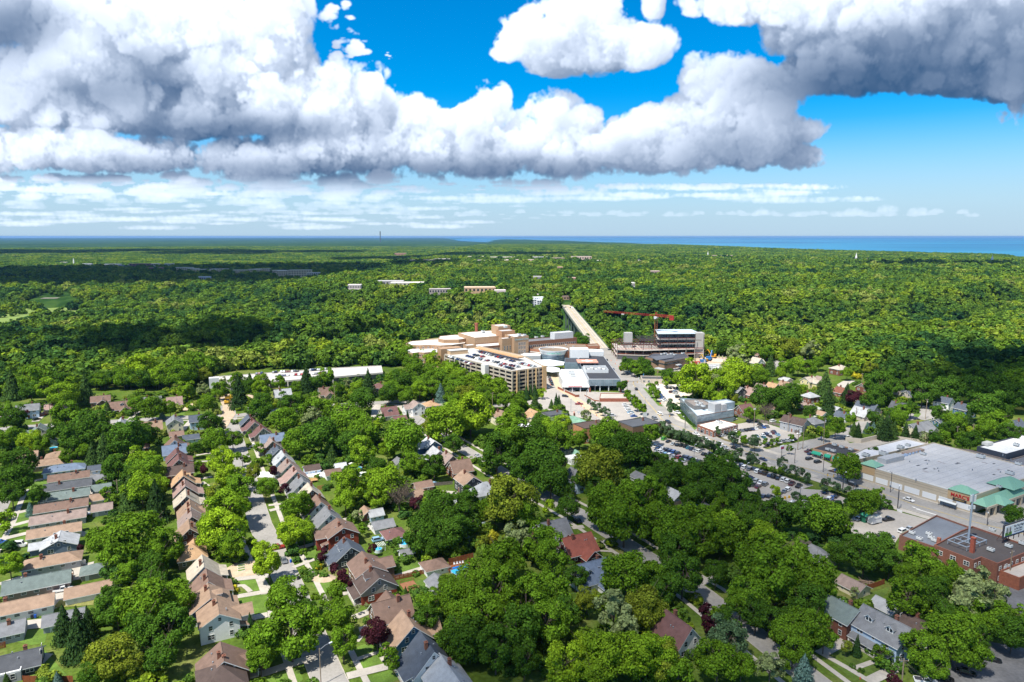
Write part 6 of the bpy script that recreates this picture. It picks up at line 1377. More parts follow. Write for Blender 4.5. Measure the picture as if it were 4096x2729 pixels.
# the brick stores in the lower right corner, with mast and hoarding
b1=at_base('low brick store with a wide dark grey roof','store','brick_store',(158,240));B1=[(143.5,238.5),(151.6,228.2),(175,240.5),(168.5,257),(165.2,255.4),(164,252)];block(b1,[(143.5,239),(151.6,228.2),(176,243),(168.5,257.5)],0,5.6,(.18,.085,.06),rcol=(.13,.145,.17),par=.7)
for x,y in((1370,225),(1480,215),(1510,240),(1460,180),(1300,170)):ac(b1,10,x,y,5.2,.8)
b2=at_base('two storey red brick block with a tall chimney','building','brick_block',(163,225));B2=[(148.9,227.2),(155.2,215.6),(159.4,217.9),(161.6,213.2),(183,224.5),(173,243),(166,239)];block(b2,B2,0,7.4,(.20,.082,.056),rcol=(.07,.06,.058));wallrow(b2,B2[0],B2[1],[4.6,1.2],3,1.7,1.4);wallrow(b2,B2[1],B2[2],[4.6],2,1.0,1.3);wallrow(b2,B2[3],B2[4],[4.6,1.2],7,1.2,1.3)
p=R(10,1870,290,9);b=MB();b.box(-.6,-.6,0,.6,.6,5.5);b.box(-.7,-.7,5.5,.7,.7,5.8);obj('chimney',b.mesh('chimney',[M_BRK]),b2,(p[0]-163,p[1]-225,6.5),GA,color=(.30,.08,.05));p=R(10,1550,260,6.5);b=MB();b.box(-.5,-.5,0,.5,.5,2.6);obj('chimney',b.mesh('chimney',[M_BRK]),b2,(p[0]-163,p[1]-225,6.0),GA,color=(.30,.12,.08))
for x,y in((2055,145),(2210,295),(2340,270),(2040,330)):ac(b2,10,x,y,7.1,.85)
lx=at_base('one storey brick extension with rooftop coolers','building','brick_extension',(172,216));block(lx,[(163,214),(166,208.8),(186,219),(183,224.2)],0,4.6,(.27,.095,.055),rcol=(.40,.36,.32));ac(lx,10,2145,490,4.4,.9);ac(lx,10,2180,475,4.4,.9);ac(lx,10,2255,440,4.4,.9);wallrow(lx,(166,208.8),(186,219),[1.2],2,1.6,1.4)
gx=at_base('galvanised roof frame around the mast','frame','steel_roof_frame',(*R(10,1820,230,8.6),7.2)[:2]);o=gx.location
for i in range(4):
 b=MB();b.bar((-6+i*4,-3.2,8.6),(-6+i*4,3.2,8.6),.16);b.bar((-6+i*4,-3.2,7.2),(-6+i*4,-3.2,8.6),.1);b.bar((-6+i*4,3.2,7.2),(-6+i*4,3.2,8.6),.1);obj('cross_member',b.mesh('cross_member',[mat('galvanised',(.30,.36,.43),.5,metal=.2)]),gx,rz=GB)
for yy in(-3.2,0,3.2):b=MB();b.bar((-6.2,yy,8.62),(6.2,yy,8.62),.16);obj('rail',b.mesh('rail',[MATS['galvanised']]),gx,rz=GB)
mp_=R(10,1830,225,8);mo=thing('antenna_mast','thick grey mast rising from the brick block roof','mast',(*mp_,7.1));b=MB();b.bar((0,0,0),(0,0,17.8),.33,0,12);obj('pole',b.mesh('pole',[MATS['galvanised']]),mo)
for s in(-1,1):b=MB();b.box(-.3,-.2,0,.3,.2,2.4);obj('antenna',b.mesh('antenna',[mat('pale_metal',(.5,.52,.53),.5)]),mo,(s*.7,-.2,15.2));b=MB();b.box(-.35,-.25,0,.35,.25,1.2);obj('radio_box',b.mesh('radio_box',[MATS['pale_metal']]),mo,(s*.75,0,12.4))
bb=thing('billboard','roadside hoarding on the brick roof, cut by the frame edge','billboard',(*R(10,2150,200,9.5),7.2),math.radians(26));b=MB();b.box(0,-.2,1.6,15,.2,6.6);obj('panel',b.mesh('panel',[M_DKMET]),bb);b=MB();b.box(.7,-.3,2.2,14.4,-.2,6.1);obj('poster',b.mesh('poster',[mat('poster_white',(.72,.74,.78),.6)]),bb)
b=MB();b.box(.9,-.33,2.4,5.0,-.3,5.9);ph=obj('picture',b.mesh('picture',[mat('poster_sky',(.62,.66,.70),.6)]),bb);b=MB();b.box(.9,-.36,2.4,5.0,-.331,3.6);obj('grass_print',b.mesh('grass_print',[mat('poster_green',(.10,.26,.03),.7)]),bb)
for i,(x,c_)in enumerate(((1.6,(.06,.05,.05)),(2.6,(.45,.40,.36)),(3.6,(.10,.05,.05)))):b=MB();b.box(x,-.385,3.0,x+.55,-.361,5.0);b.box(x+.1,-.385,5.0,x+.45,-.361,5.45);obj('figure_print',b.mesh('figure_print',[mat('print_%d'%i if False else 'figure_print_'+'abc'[i],c_,.7)]),bb)
b=MB();b.box(.9,-.33,2.22,14.2,-.301,2.38);obj('stripe_print',b.mesh('stripe_print',[mat('poster_blue',(.03,.10,.35),.6)]),bb);text_part(bb,'The Top Dogs',1.05,(9.0,-.34,4.9),(math.pi/2,0,0),mat('poster_ink',(.015,.02,.06),.6),.01);text_part(bb,'in Pet Care.',1.05,(9.0,-.34,3.75),(math.pi/2,0,0),MATS['poster_ink'],.01);text_part(bb,'Preventive, boarding and',.5,(9.0,-.34,3.0),(math.pi/2,0,0),MATS['poster_ink'],.01)
for i in range(5):b=MB();b.bar((1+i*3.2,.1,0),(1+i*3.2,.1,1.7),.13);b.bar((1+i*3.2,2.2,0),(1+i*3.2,.2,5),.1);obj('strut',cached(('strut',i),lambda:b.mesh('strut',[mat('rust_strut',(.12,.05,.035),.8)])),bb)
# bus shelter, kiosk, trailer, price sign
p=R(9,1630,1250);bs=thing('bus_shelter','bus shelter with arched white roof by the supermarket','bus shelter',(*p,.1),ma)
for x in(-3.3,-1.1,1.1,3.3):
 for y in(-.7,.7):b=MB();b.bar((0,0,0),(0,0,2.4),.06);obj('post',cached('bspost',lambda:b.mesh('post',[M_DKMET])),bs,(x,y,0))
b=MB()
for i in range(6):
 a0,a1=math.pi*i/6,math.pi*(i+1)/6;q=lambda a:(-math.cos(a)*.95,2.4+math.sin(a)*.5);b.poly([(-3.6,q(a0)[0],q(a0)[1]),(3.6,q(a0)[0],q(a0)[1]),(3.6,q(a1)[0],q(a1)[1]),(-3.6,q(a1)[0],q(a1)[1])])
obj('arched_roof',b.mesh('arched_roof',[mat('milky_roof',(.62,.64,.62),.4)]),bs);b=MB();b.box(-3.2,.66,.3,3.2,.69,2.2);obj('glass_wall',b.mesh('glass_wall',[M_CURT]),bs);b=MB();b.box(-2,.2,.4,2,.6,.5);obj('bench',b.mesh('bench',[M_WOOD]),bs)
p=R(9,850,1385);kb=thing('ticket_kiosk','green parking lot kiosk with a mint hipped roof','kiosk',(*p,.1),GB);b=MB();b.box(-1.1,-1.1,0,1.1,1.1,3.1);obj('wall',b.mesh('wall',[mat('kiosk_green',(.02,.14,.08),.6)]),kb);b=MB();b.poly([(-1.7,-1.7,3.1),(1.7,-1.7,3.1),(0,0,4.0)]);b.poly([(1.7,-1.7,3.1),(1.7,1.7,3.1),(0,0,4)]);b.poly([(1.7,1.7,3.1),(-1.7,1.7,3.1),(0,0,4)]);b.poly([(-1.7,1.7,3.1),(-1.7,-1.7,3.1),(0,0,4)]);b.poly([(-1.7,1.7,3.1),(1.7,1.7,3.1),(1.7,-1.7,3.1),(-1.7,-1.7,3.1)]);obj('roof',b.mesh('roof',[mat('kiosk_mint',(.08,.42,.26),.5)]),kb);obj('window',win_mesh(1.3,1.2),kb,(0,-1.1,1.2),math.pi);obj('window',win_mesh(1.3,1.2),kb,(1.1,0,1.2),-math.pi/2)
p=R(9,945,1400);tr=thing('enclosed_trailer','white enclosed trailer beside the green kiosk','trailer',(*p,.1),.42);b=MB();b.box(-2.7,-1.15,.55,2.7,1.15,2.9);obj('body',b.mesh('body',[mat('trailer_white',(.74,.74,.72),.5)]),tr);b=MB();b.box(-2.72,-1.17,2.9,2.72,1.17,2.98);obj('roof',b.mesh('roof',[mat('trailer_cream',(.70,.68,.60),.6)]),tr)
for x in(-.5,.5):
 for y in(-1.1,1.1):b=MB();b.bar((0,-.1,0),(0,.1,0),.36,0,10);obj('wheel',cached('trw',lambda:b.mesh('wheel',[M_TYRE])),tr,(x,y,.36))
text_part(tr,'MOVING & STORAGE',.42,(-.1,-1.17,2.1),(math.pi/2,0,0),mat('print_grey',(.12,.12,.14),.6),.005);b=MB();b.bar((2.7,0,.5),(4.0,0,.5),.07);obj('drawbar',b.mesh('drawbar',[M_DKMET]),tr)
p=R(9,70,775);ps=thing('pole_sign','pole sign with a red lit panel at the junction','sign',(*p,0),.6);b=MB();b.bar((0,0,0),(0,0,4.2),.14,0,6);obj('post',b.mesh('post',[M_DKMET]),ps);b=MB();b.box(-1.6,-.25,4.2,1.6,.25,6.4);obj('sign_box',b.mesh('sign_box',[M_TRIM]),ps);b=MB();b.box(-1.3,-.3,4.5,1.3,-.25,5.7);obj('red_panel',b.mesh('red_panel',[mat('panel_red',(.45,.02,.08),.4)]),ps)
# ================================================================== bridge, far structures
br=at_base('long concrete road bridge over the wooded valley','bridge','road_bridge',(92,700))
b=MB();b.box(-8.4,0,-.9,8.4,450,.12);obj('deck',b.mesh('deck',[mat('bridge_concrete',(.40,.345,.27),.85,n_amt=.14,n_scale=.06)]),br)
for x in(-8.2,8.2):b=MB();b.box(x-.15,0,.12,x+.15,450,1.1);obj('parapet',b.mesh('parapet',[mat('bridge_rail',(.10,.17,.13),.7)]),br);b=MB();b.box(x-.3,0,-3.2,x+.3,450,-.9);obj('girder',b.mesh('girder',[mat('girder_green',(.07,.10,.085),.7)]),br)
for x in(-6.6,6.6):b=MB();b.box(x-1.1,0,.12,x+1.1,450,.28);obj('footway',b.mesh('footway',[mat('footway_pale',(.46,.41,.33),.85)]),br)
for i,x in enumerate((-3.1,-.12,.12,3.1)):b=MB();b.box(x-.08,0,.121,x+.08,450,.127);obj('lane_line',b.mesh('lane_line',[M_YEL if abs(x)<1 else M_LINE]),br)
for yy in np.linspace(40,380,8):
 for x in(-6,6):b=MB();b.box(-1.1,-1.3,-38,1.1,1.3,-3.1);obj('pier',cached('pier',lambda:b.mesh('pier',[MATS['girder_green']])),br,(x,float(yy),0))
 b=MB();b.box(-8,-1.2,-3.1,8,1.2,-.92);obj('pier_cap',cached('pcap',lambda:b.mesh('pier_cap',[MATS['girder_green']])),br,(0,float(yy),0))
def simple(name,label,cat,r,x,y,lx,ly,h,col,rcol,rz=0,rows=0,z=None,n=8,extra=None):
 y+=6 if isinstance(r,str)else 0;h+=(11 if h<12 else 8)if isinstance(r,str)or r==14 else 1;zz=h+(z or 0);p=R(r,x,y,zz)if not isinstance(r,str)else at(x,y,zz);g0=float(hgt(p[0],p[1]))if z is None else z
 p=R(r,x,y,g0+h)if not isinstance(r,str)else at(x,y,g0+h)
 t=thing(name,label,cat,(*p,g0),rz);FAR_CLEAR.append((p[0],p[1],max(lx,ly)*.5+5))
 b=MB();b.box(-lx/2,-ly/2,-3,lx/2,ly/2,h);obj('wall',b.mesh('wall',[M_OBJ]),t,color=col);b=MB();b.box(-lx/2-.3,-ly/2-.3,h,lx/2+.3,ly/2+.3,h+.6);obj('roof',b.mesh('roof',[M_FLAT]),t,color=rcol)
 for k_ in range(rows):
  zc=(k_+.3)*h/rows
  me=cached(('fw',round(lx/n*.5,1),round(h/rows*.45,1)),lambda:(lambda bb_:(bb_.box(-lx/n*.25,-.1,0,lx/n*.25,.1,h/rows*.45),bb_.mesh('window',[M_GLS]))[1])(MB()))
  for i in range(n):obj('window',me,t,((i+.5)*lx/n-lx/2,-ly/2-.05,zc))
 return t
# white terraces at the far end of the bridge
for i,(x,y,lx,ly,h)in enumerate(((1235,100,22,12,9),(1300,95,20,12,10),(1380,105,22,14,11),(1420,85,18,12,13),(1450,115,20,12,10),(1500,100,22,14,11),(1530,110,14,12,9))):
 simple('terrace_house','white cubic terrace house at the far end of the bridge','terrace',11,x,y+8,lx,ly,h-2.5,(.70,.72,.76)if i%3 else(.55,.60,.68),(.68,.69,.70),.3,3,n=5)['group']='white terraces by the bridge'
simple('school_building','tan flat roofed block behind the white terraces','building',11,1460,66,32,14,10,(.50,.36,.26),(.66,.62,.55),.2,2);simple('brick_house','red house at the far bridge end','house',11,1625,55,14,10,8,(.30,.10,.06),(.22,.12,.1),.3,2,n=3);simple('brick_house','low brown house by the far bridge end','house',11,1650,85,22,10,5,(.40,.26,.18),(.30,.22,.19),.2,1,n=4)
simple('white_house','pale house among the trees right of the bridge','house',12,190,180,20,12,7,(.50,.52,.50),(.40,.44,.42),.4,2,n=4)
for i,(x,y,lx,h,dk)in enumerate(((1240,118,62,17,0),(1300,125,40,14,0),(1390,130,90,12,0),(1480,128,60,12,0),(1615,135,44,17,0),(1715,130,44,17,0),(1765,128,60,17,0),(1880,137,44,19,0),(1930,140,60,19,0),(2020,135,70,19,0))):
 simple('apartment_block',['leftmost tan apartment block on the far ridge','second tan apartment block on the far ridge','long low cream block on the far ridge','cream block right of the long low one','tan apartment block left of the paired blocks','left one of the paired tan apartment blocks','right one of the paired tan apartment blocks','left of the three tall tan blocks on the ridge','middle of the three tall tan blocks on the ridge','rightmost tall tan apartment block on the ridge'][i],'apartment block',14,x,y,lx,18,h,(.50,.40,.27),(.62,.56,.47),.1,4,n=9)
for x,y,lx,h,c_,lab in((940,92,90,12,(.22,.10,.10),'dark red school building in the shaded woods'),(1050,118,50,10,(.30,.14,.12),'brick hall with a grey roof in the shaded woods'),(1035,92,50,8,(.5,.45,.4),'pale flat building behind the brick hall'),(1140,92,40,8,(.52,.48,.44),'pale flat building right of the brick hall'),(760,95,70,7,(.30,.32,.36),'grey shed row in the shaded woods'),(590,92,40,8,(.36,.38,.42),'grey building beside the white spire'),(430,82,30,6,(.45,.42,.38),'pale building left of the white spire'),(835,102,40,6,(.3,.3,.33),'low grey building left of the school'),(1375,180,34,10,(.45,.47,.52),'large blue grey house on the wooded slope'),(340,325,34,5,(.18,.14,.13),'dark club house beside the fairway'),(2110,152,40,6,(.5,.44,.38),'low pale house right of the tall tan blocks')):
 simple('distant_building',lab,'building',14,x,y,lx,14,h,c_,tuple(min(.7,v*1.15+.08)for v in c_),.1,2,n=6)
for X,Y,lx,h,c_,lab in((1700,1034,130,9,(.50,.36,.30),'long pinkish commercial block, leftmost of the far strip'),(1790,1030,120,9,(.6,.55,.5),'long pale commercial block in the far strip'),(1905,1020,110,12,(.62,.52,.40),'tall cream building in the far strip'),(2010,1022,120,14,(.66,.56,.42),'wide cream building with pitched roof in the far strip'),(1960,1035,150,8,(.6,.5,.44),'low cream store in front of the wide cream one'),(2080,1033,120,8,(.58,.42,.36),'low pink store in the far strip'),(2160,1022,70,14,(.50,.47,.46),'grey block in the far strip'),(2230,1026,60,14,(.40,.28,.22),'narrow brown tower in the far strip'),(2325,1020,90,20,(.62,.46,.37),'seven storey pinkish office block'),(2360,1036,110,7,(.6,.52,.46),'pale store below the office block'),(2515,1033,90,7,(.5,.47,.42),'low grey store right of the office block'),(2580,1037,70,6,(.5,.48,.44),'low store furthest right in the strip'),(1602,1007,80,20,(.45,.25,.18),'brick tower block left of the far strip'),(1280,996,70,16,(.6,.6,.58),'white block in the distant woods'),(1440,1010,90,8,(.5,.45,.42),'low long roof in the distant woods'),(2890,1016,130,10,(.45,.30,.24),'brick school near the lake'),(3370,1058,34,9,(.5,.45,.42),'pale house with a porch toward the lake'),(3650,1062,30,7,(.5,.48,.46),'grey roofed house toward the lake'),(3760,1068,30,7,(.5,.42,.38),'tan roofed house toward the lake'),(3450,1030,60,9,(.40,.26,.22),'brick church hall near the lake'),(2620,1078,24,7,(.5,.36,.3),'pinkish roofed house in the middle woods'),(2240,1062,16,9,(.5,.3,.2),'small orange house in the middle woods'),(2290,1105,18,8,(.45,.26,.2),'red roofed house above the bridge'),(2520,1125,18,7,(.6,.55,.5),'white house in the middle woods'),(3500,1180,12,10,(.7,.68,.66),'tall white house in the right woods'),(3620,1183,16,6,(.5,.46,.42),'tan house in the right woods'),(3800,1165,26,5,(.5,.5,.5),'grey roof in the right woods'),(1560,1118,60,6,(.32,.30,.30),'grey school roof in the left woods'),(1630,1124,70,5,(.6,.54,.46),'cream school wing in the left woods'),(1420,1133,26,6,(.6,.52,.5),'pale house left of the school'),(1920,1143,60,7,(.50,.33,.2),'tan roofed hall in the woods'),(2000,1155,20,8,(.6,.5,.46),'white house right of the tan hall'),(1760,1150,40,5,(.35,.3,.28),'low brown roof left of the tan hall'),(2150,1100,20,7,(.42,.4,.38),'grey house above the white terraces')):
 simple('distant_building',lab,'building','px',X,Y,lx,16 if lx<60 else 30,h,c_,tuple(min(.75,v*1.1+.1)for v in c_),.05,2,n=8)
def spire(X,Y,h,label):
 p=at(X,Y,h);g0=float(hgt(*p));p=at(X,Y,g0+h);t=thing('church_steeple',label,'steeple',(*p,g0));s=h*.06;b=MB();b.box(-s,-s,0,s,s,h*.55);obj('tower',b.mesh('tower',[M_TRIM]),t);b=MB()
 for i in range(4):
  a0,a1=math.pi/4+math.pi/2*i,math.pi/4+math.pi/2*(i+1);b.poly([(s*1.5*math.cos(a0),s*1.5*math.sin(a0),h*.55),(s*1.5*math.cos(a1),s*1.5*math.sin(a1),h*.55),(0,0,h)])
 obj('spire',b.mesh('spire',[M_TRIM]),t)
spire(293,1031,40,'white church spire in the shaded left woods');spire(3971,1017,52,'white church spire near the lake');spire(3426,1010,48,'pale church tower near the lake');spire(2832,1004,40,'small white spire before the lake')
t=thing('smoke_stack','lone tall smoke stack on the horizon','smoke stack',(at(1527,0)[0]*0+(1527-PXC)/F*13000,13000,0));b=MB();b.prism(circle(0,0,9,12),0,205);obj('shaft',b.mesh('shaft',[mat('stack_grey',(.12,.14,.17),.8)]),t)
# long white parking deck among the trees
pk=at_base('long white parking deck behind the back gardens','parking deck','parking_deck',(-190,530));DP=[(-236,528),(-210,499),(-141,527),(-105,545),(-112,575),(-151,564)]
b=MB();b.prism([(x+190,y-530)for x,y in DP],4.4,4.9);obj('deck',b.mesh('deck',[M_OBJ]),pk,color=(.52,.49,.45));b=MB();b.prism(inset_poly([(x+190,y-530)for x,y in DP],2),0,4.38);obj('interior_shade_core',b.mesh('interior_shade_core',[M_OBJ]),pk,color=(.2,.19,.18))  # dark block below stands in for the shade under the deck
for i in range(len(DP)):band(pk,DP[i],DP[(i+1)%6],4.3,1.3,mat('deck_parapet',(.48,.455,.41),.8),'parapet')
for f in np.linspace(0,1,12):q=Vector(DP[1])*(1-f)+Vector(DP[2])*f;box_part(pk,'column',q.x,q.y,0,4.3,.6,.6,0,(.6,.58,.53))
p=R(14,1430,875,6);box_part(pk,'stair_house',p[0]+1,p[1],0,8,7,5,.4,(.62,.62,.62))
# ================================================================== cars
AR=GA+math.pi
cars(7,'along the hedge of the corner lot',GB+.35,[(220,645,'s'),(262,655,'k'),(298,660,'k'),(338,670,'k'),(365,682,'t'),(396,695,'n'),(430,706,'s'),(462,716,'w','suv'),(508,740,'k'),(550,750,'k','suv'),(592,763,'r'),(655,780,'t')])
cars(7,'in the middle rows of the corner lot',GB+.35,[(55,664,'w'),(98,678,'n'),(120,690,'w'),(160,702,'k','suv'),(192,712,'n'),(225,722,'b'),(262,735,'k','suv'),(75,712,'s'),(100,716,'w'),(122,732,'s'),(150,745,'l'),(185,752,'w','suv'),(226,766,'s'),(272,772,'r'),(326,764,'k'),(352,775,'n'),(388,786,'n','suv'),(70,695,'n')])
cars(7,'in the front row of the corner lot',GB+.35,[(296,792,'n'),(330,804,'s'),(430,797,'w'),(465,808,'k'),(396,830,'w','suv'),(430,836,'g'),(5,636,'w'),(132,600,'G','suv'),(175,622,'k')])
cars(7,'along the hedge of the near lot',GB+.35,[(865,850,'n'),(890,866,'w','suv'),(937,882,'g'),(1012,905,'w'),(1048,914,'o'),(1087,926,'o','suv'),(1130,942,'n'),(1168,955,'k'),(1210,968,'k'),(1256,983,'w','suv'),(1298,998,'w','suv'),(1338,1020,'m','pickup'),(1402,1042,'k','pickup')])
cars(7,'in the middle of the near lot',GB+.35,[(937,958,'n'),(968,975,'n'),(1000,994,'s'),(1042,1010,'w'),(1085,1026,'g'),(972,1032,'g'),(1017,1048,'m'),(1300,1075,'w'),(1270,1090,'g'),(1225,1110,'k'),(1068,1137,'n'),(1122,1136,'k'),(1650,1100,'n','suv')])
cars(7,'in the lower corner of the near lot',GB+.35,[(1752,1137,'k'),(1720,1152,'b'),(1688,1166,'w'),(1657,1176,'g'),(1622,1186,'k'),(1585,1200,'s'),(1538,1150,'g'),(1512,1162,'k'),(1480,1172,'s'),(1530,1212,'b'),(1345,1205,'w','suv'),(1300,1226,'w')])
cars(7,'in the lot by the glass building',GA-.35,[(862,520,'g'),(897,516,'k'),(930,511,'k'),(960,506,'n'),(990,501,'w'),(1036,467,'k','suv'),(1032,492,'g'),(1066,488,'b'),(1100,482,'g'),(1000,572,'t'),(1060,563,'w'),(1090,555,'n'),(1118,548,'w'),(1150,541,'m'),(1165,531,'n'),(1070,584,'t'),(1125,572,'o'),(1200,558,'l'),(1000,592,'w'),(720,545,'k'),(800,525,'w')])
cars(7,'in the hedged edge row by the cross street',GA-.35,[(880,620,'g'),(912,630,'n'),(950,642,'w'),(1095,652,'k'),(1130,642,'k'),(1170,632,'s'),(1210,628,'w'),(1250,618,'g'),(1290,612,'s'),(1325,606,'w'),(1355,600,'k')])
cars(7,'parked beside the brick shop',GB,[(512,530,'k','suv'),(575,551,'s','suv'),(690,567,'s')])
cars(7,'driving on the main road',AR,[(96,365,'w'),(45,406,'g'),(172,442,'k'),(435,552,'w'),(530,602,'w'),(655,640,'w'),(670,690,'w'),(710,681,'s'),(798,686,'k'),(1065,790,'n'),(1915,1032,'k','suv'),(935,748,'k'),(255,352,'w','pickup')],group='cars driving on the main road')
cars(9,'driving on the main road by the supermarket',AR,[(1270,1170,'w','sedan'),(800,1085,'s','sedan')],group='cars driving on the main road')
cars(7,'on the cross street',GB,[(1415,548,'w'),(1160,432,'w','suv'),(795,412,'w'),(935,427,'g'),(1860,586,'w')])
cars(9,'on the upper side street',GB,[(1340,284,'w','sedan')])
cars(7,'in front of the strip store',GB,[(1500,786,'k','suv'),(1580,815,'k','suv'),(1495,715,'m','pickup'),(1515,738,'n')])
cars(7,'in the upper lot by the shade trees',1.6,[(157,120,'k'),(190,122,'k'),(222,120,'k'),(252,118,'k'),(290,118,'r'),(322,120,'k'),(290,148,'k','suv'),(325,150,'b','suv'),(358,148,'k','suv')])
cars(7,'in the middle of the upper lot',.3,[(205,160,'m'),(232,152,'b'),(238,164,'s'),(250,182,'w'),(266,207,'k'),(298,228,'k')])
cars(7,'along the road side of the upper lot',.5,[(50,140,'k'),(58,152,'g'),(75,170,'s'),(92,185,'b'),(108,200,'n'),(122,215,'b'),(132,228,'w'),(148,240,'w'),(215,50,'w','suv')])
cars(5,'in the white row on the hospital lot',.15,[(1650,274,'w'),(1658,290,'w'),(1668,305,'w'),(1678,320,'w'),(1690,334,'w'),(1700,349,'l'),(1710,363,'w'),(1732,384,'b'),(1532,380,'s')])
cars(5,'on the hospital forecourt',.1,[(1215,270,'r','pickup'),(1085,198,'k','suv',-.4),(1150,147,'s','suv'),(915,118,'s')])
cars(5,'in the kerbside line by the garage',1.9,[(928,5,'k'),(935,22,'g'),(941,40,'m'),(947,55,'m'),(953,70,'k'),(960,88,'k')])
cars(5,'on the main road by the hospital',1.57,[(1755,133,'k','suv'),(1980,367,'w'),(1925,406,'g'),(2055,443,'k')])
cars(12,'on the main road beside the building site',1.57,[(575,955,'k'),(300,680,'k'),(262,632,'g'),(430,760,'w','van'),(360,768,'n')])
cars(12,'parked by the brick clinic',.7,[(880,782,'k'),(915,775,'k'),(950,772,'g'),(985,765,'k'),(1020,755,'k'),(1000,745,'n'),(735,780,'w'),(920,875,'w','suv')])
cars(1,'on the drive by the pale blue house',1.2,[(345,415,'k'),(405,372,'r'),(432,350,'r')])
cars(1,'in the left neighbourhood',GB,[(1455,762,'k'),(2248,540,'n')]);cars(1,'beside the low garages',GB,[(835,1058,'k','suv'),(855,1152,'g'),(795,1310,'s')])
cars(2,'on the left front drives',GB-.15,[(165,280,'w','van'),(595,690,'w','pickup'),(0,245,'b')])
cars(3,'in the middle yards',GB,[(265,662,'w'),(1980,1020,'l')])
cars(4,'on the sunny street',GA+3.14,[(490,296,'r','pickup',GB),(556,415,'g','sedan')]);cars(4,'in the yard by the pergola',GB,[(1440,222,'l','suv')])
cars(5,'on the shaded street',GA,[(1200,1365,'n','sedan'),(330,1412,'s','suv',GB),(255,755,'s','sedan')])
cars(10,'in the dark lot by the corner',GB,[(2050,1342,'k','sedan',-.45),(1810,1465,'k','sedan',-.5),(1600,1525,'k','suv',-.5),(1430,1552,'w','pickup',-.3)])
cars(9,'in the lot with the kiosk',GB,[(800,1350,'s','sedan'),(1280,1442,'s','sedan'),(1215,1466,'w','suv'),(1035,1525,'k','suv',-.3),(1080,1516,'g','sedan',-.3),(1075,1355,'k','pickup',.3)])
# the garage roof and the long white deck: rows with gaps
rg=random.Random(11)
def deckrow(a,b_,n,z,rz,where,miss=.12):
 a=Vector(a);b_=Vector(b_)
 for i in range(n):
  if rg.random()<miss:continue
  p=a+(b_-a)*(i+.5)/n;car(p.x,p.y,z,rz,rg.choice(['white','white','silver','silver','grey','black','black','navy','navy','maroon','red','grey']),rg.choice(['sedan','suv','sedan']),where,False,'cars on the garage roof' if z>10 else 'cars on the white parking deck')
zr=17.4;g1=lambda x,y:R(11,x,y,zr+.7);da=math.radians(40)
deckrow(g1(870,605),g1(1200,695),15,zr,da,'in the canopy row on the garage roof');deckrow(g1(745,640),g1(950,695),9,zr,da,'in the inner row on the garage roof',.05);deckrow(g1(790,628),g1(985,668),8,zr,da,'in the upper row on the garage roof',.4);deckrow(g1(585,645),g1(810,725),11,zr,da,'along the long parapet of the garage roof',.1)
deckrow(g1(975,690),g1(1245,750),9,zr,da,'in the centre row on the garage roof',.1);deckrow(g1(1050,722),g1(1190,768),6,zr,da,'in the lower row on the garage roof',.15);deckrow(g1(1225,705),g1(1410,748),10,zr,da,'in the corner row on the garage roof',.05);deckrow(g1(850,660),g1(965,690),4,zr,da,'in the short row on the garage roof',.2)
d1=lambda x,y:R(14,x,y,5.6)
deckrow(d1(1650,835),d1(1770,828),7,4.95,1.7,'in the rear left row on the white deck',.5);deckrow(d1(1690,855),d1(1780,852),6,4.95,1.7,'in the front left row on the white deck',.1);deckrow(d1(1830,822),d1(2010,812),10,4.95,1.7,'in the rear middle row on the white deck',.1);deckrow(d1(1870,845),d1(2040,835),9,4.95,1.7,'in the front middle row on the white deck',.2);deckrow(d1(2080,808),d1(2230,798),9,4.95,1.7,'in the rear right row on the white deck',.1);deckrow(d1(2100,832),d1(2230,822),8,4.95,1.7,'in the front right row on the white deck',.3)
for i,(x,y)in enumerate(((1665,190),(1678,185),(1692,203),(1722,190),(1735,192),(1745,190))):
 p=R(11,x,y,.8);car(p[0],p[1],.15,1.57,['navy','black','silver','maroon','white','white'][i],'sedan','crossing the bridge',False,'cars on the bridge')
# ================================================================== poles, lamps, signals
UP=[(10,1230,1568,10,'wooden utility pole beside the lower right parking lot',-.1,0,(1225,1345)),(1,1095,1245,9,'utility pole with crossarms behind the low houses',.2,0,(1097,985)),(1,480,440,12,'tall plain pole beside the low tan house',GB,0,None),(1,1180,380,11,'utility pole before the brick house with one dormer',GB,0,None),(3,1035,270,13,'tall utility pole beside the brown roofed house',GB,0,None),(3,1392,185,9,'utility pole in front of the conifers',GB,0,None),(5,400,375,15,'tall utility pole beside the tan apartment house',GB,0,None),(5,183,250,11,'utility pole in the trees below the garage',GB,0,None),(7,978,490,13,'utility pole with transformers behind the glass building',GB,2,None),(7,1298,540,12,'utility pole before the pale grey house',GB,0,None),(7,1390,710,12,'left one of the two poles at the cross street',GB,1,None),(7,1437,700,14,'right one of the two poles at the cross street',GB,0,None),(7,1632,650,15,'utility pole behind the strip store',GB,1,None),(7,645,240,12,'utility pole left of the green roofed cottage',GB,0,None),(9,1425,415,13,'utility pole on the upper side street',GB,1,None),(9,1712,680,12,'pale utility pole behind the supermarket',GB,0,None),(9,1870,570,7,'utility pole among trees behind the supermarket',GB,0,None),(9,822,130,12,'tall pole by the loop street',GB,0,None),(9,365,1560,12,'bare wooden pole among the lower trees',GB,0,None),(9,732,1255,10,'wooden pole beside the kiosk trees',GB,0,None),(12,770,920,11,'utility pole behind the low pale shop',GB,0,None),(12,1350,1075,13,'utility pole at the end of the upper lot',GB,0,None),(2,1080,560,8,'utility pole inside the large maple',.2,0,None),(2,1025,880,8,'pole with a grey transformer between trees',.2,1,None),(10,2210,620,11,'wooden pole against the brick extension',GB,0,None),(9,1000,460,8,'leaning pole below the balcony gable',GB,0,None),(9,770,420,8,'pole in front of the stucco house',GB,0,None)]
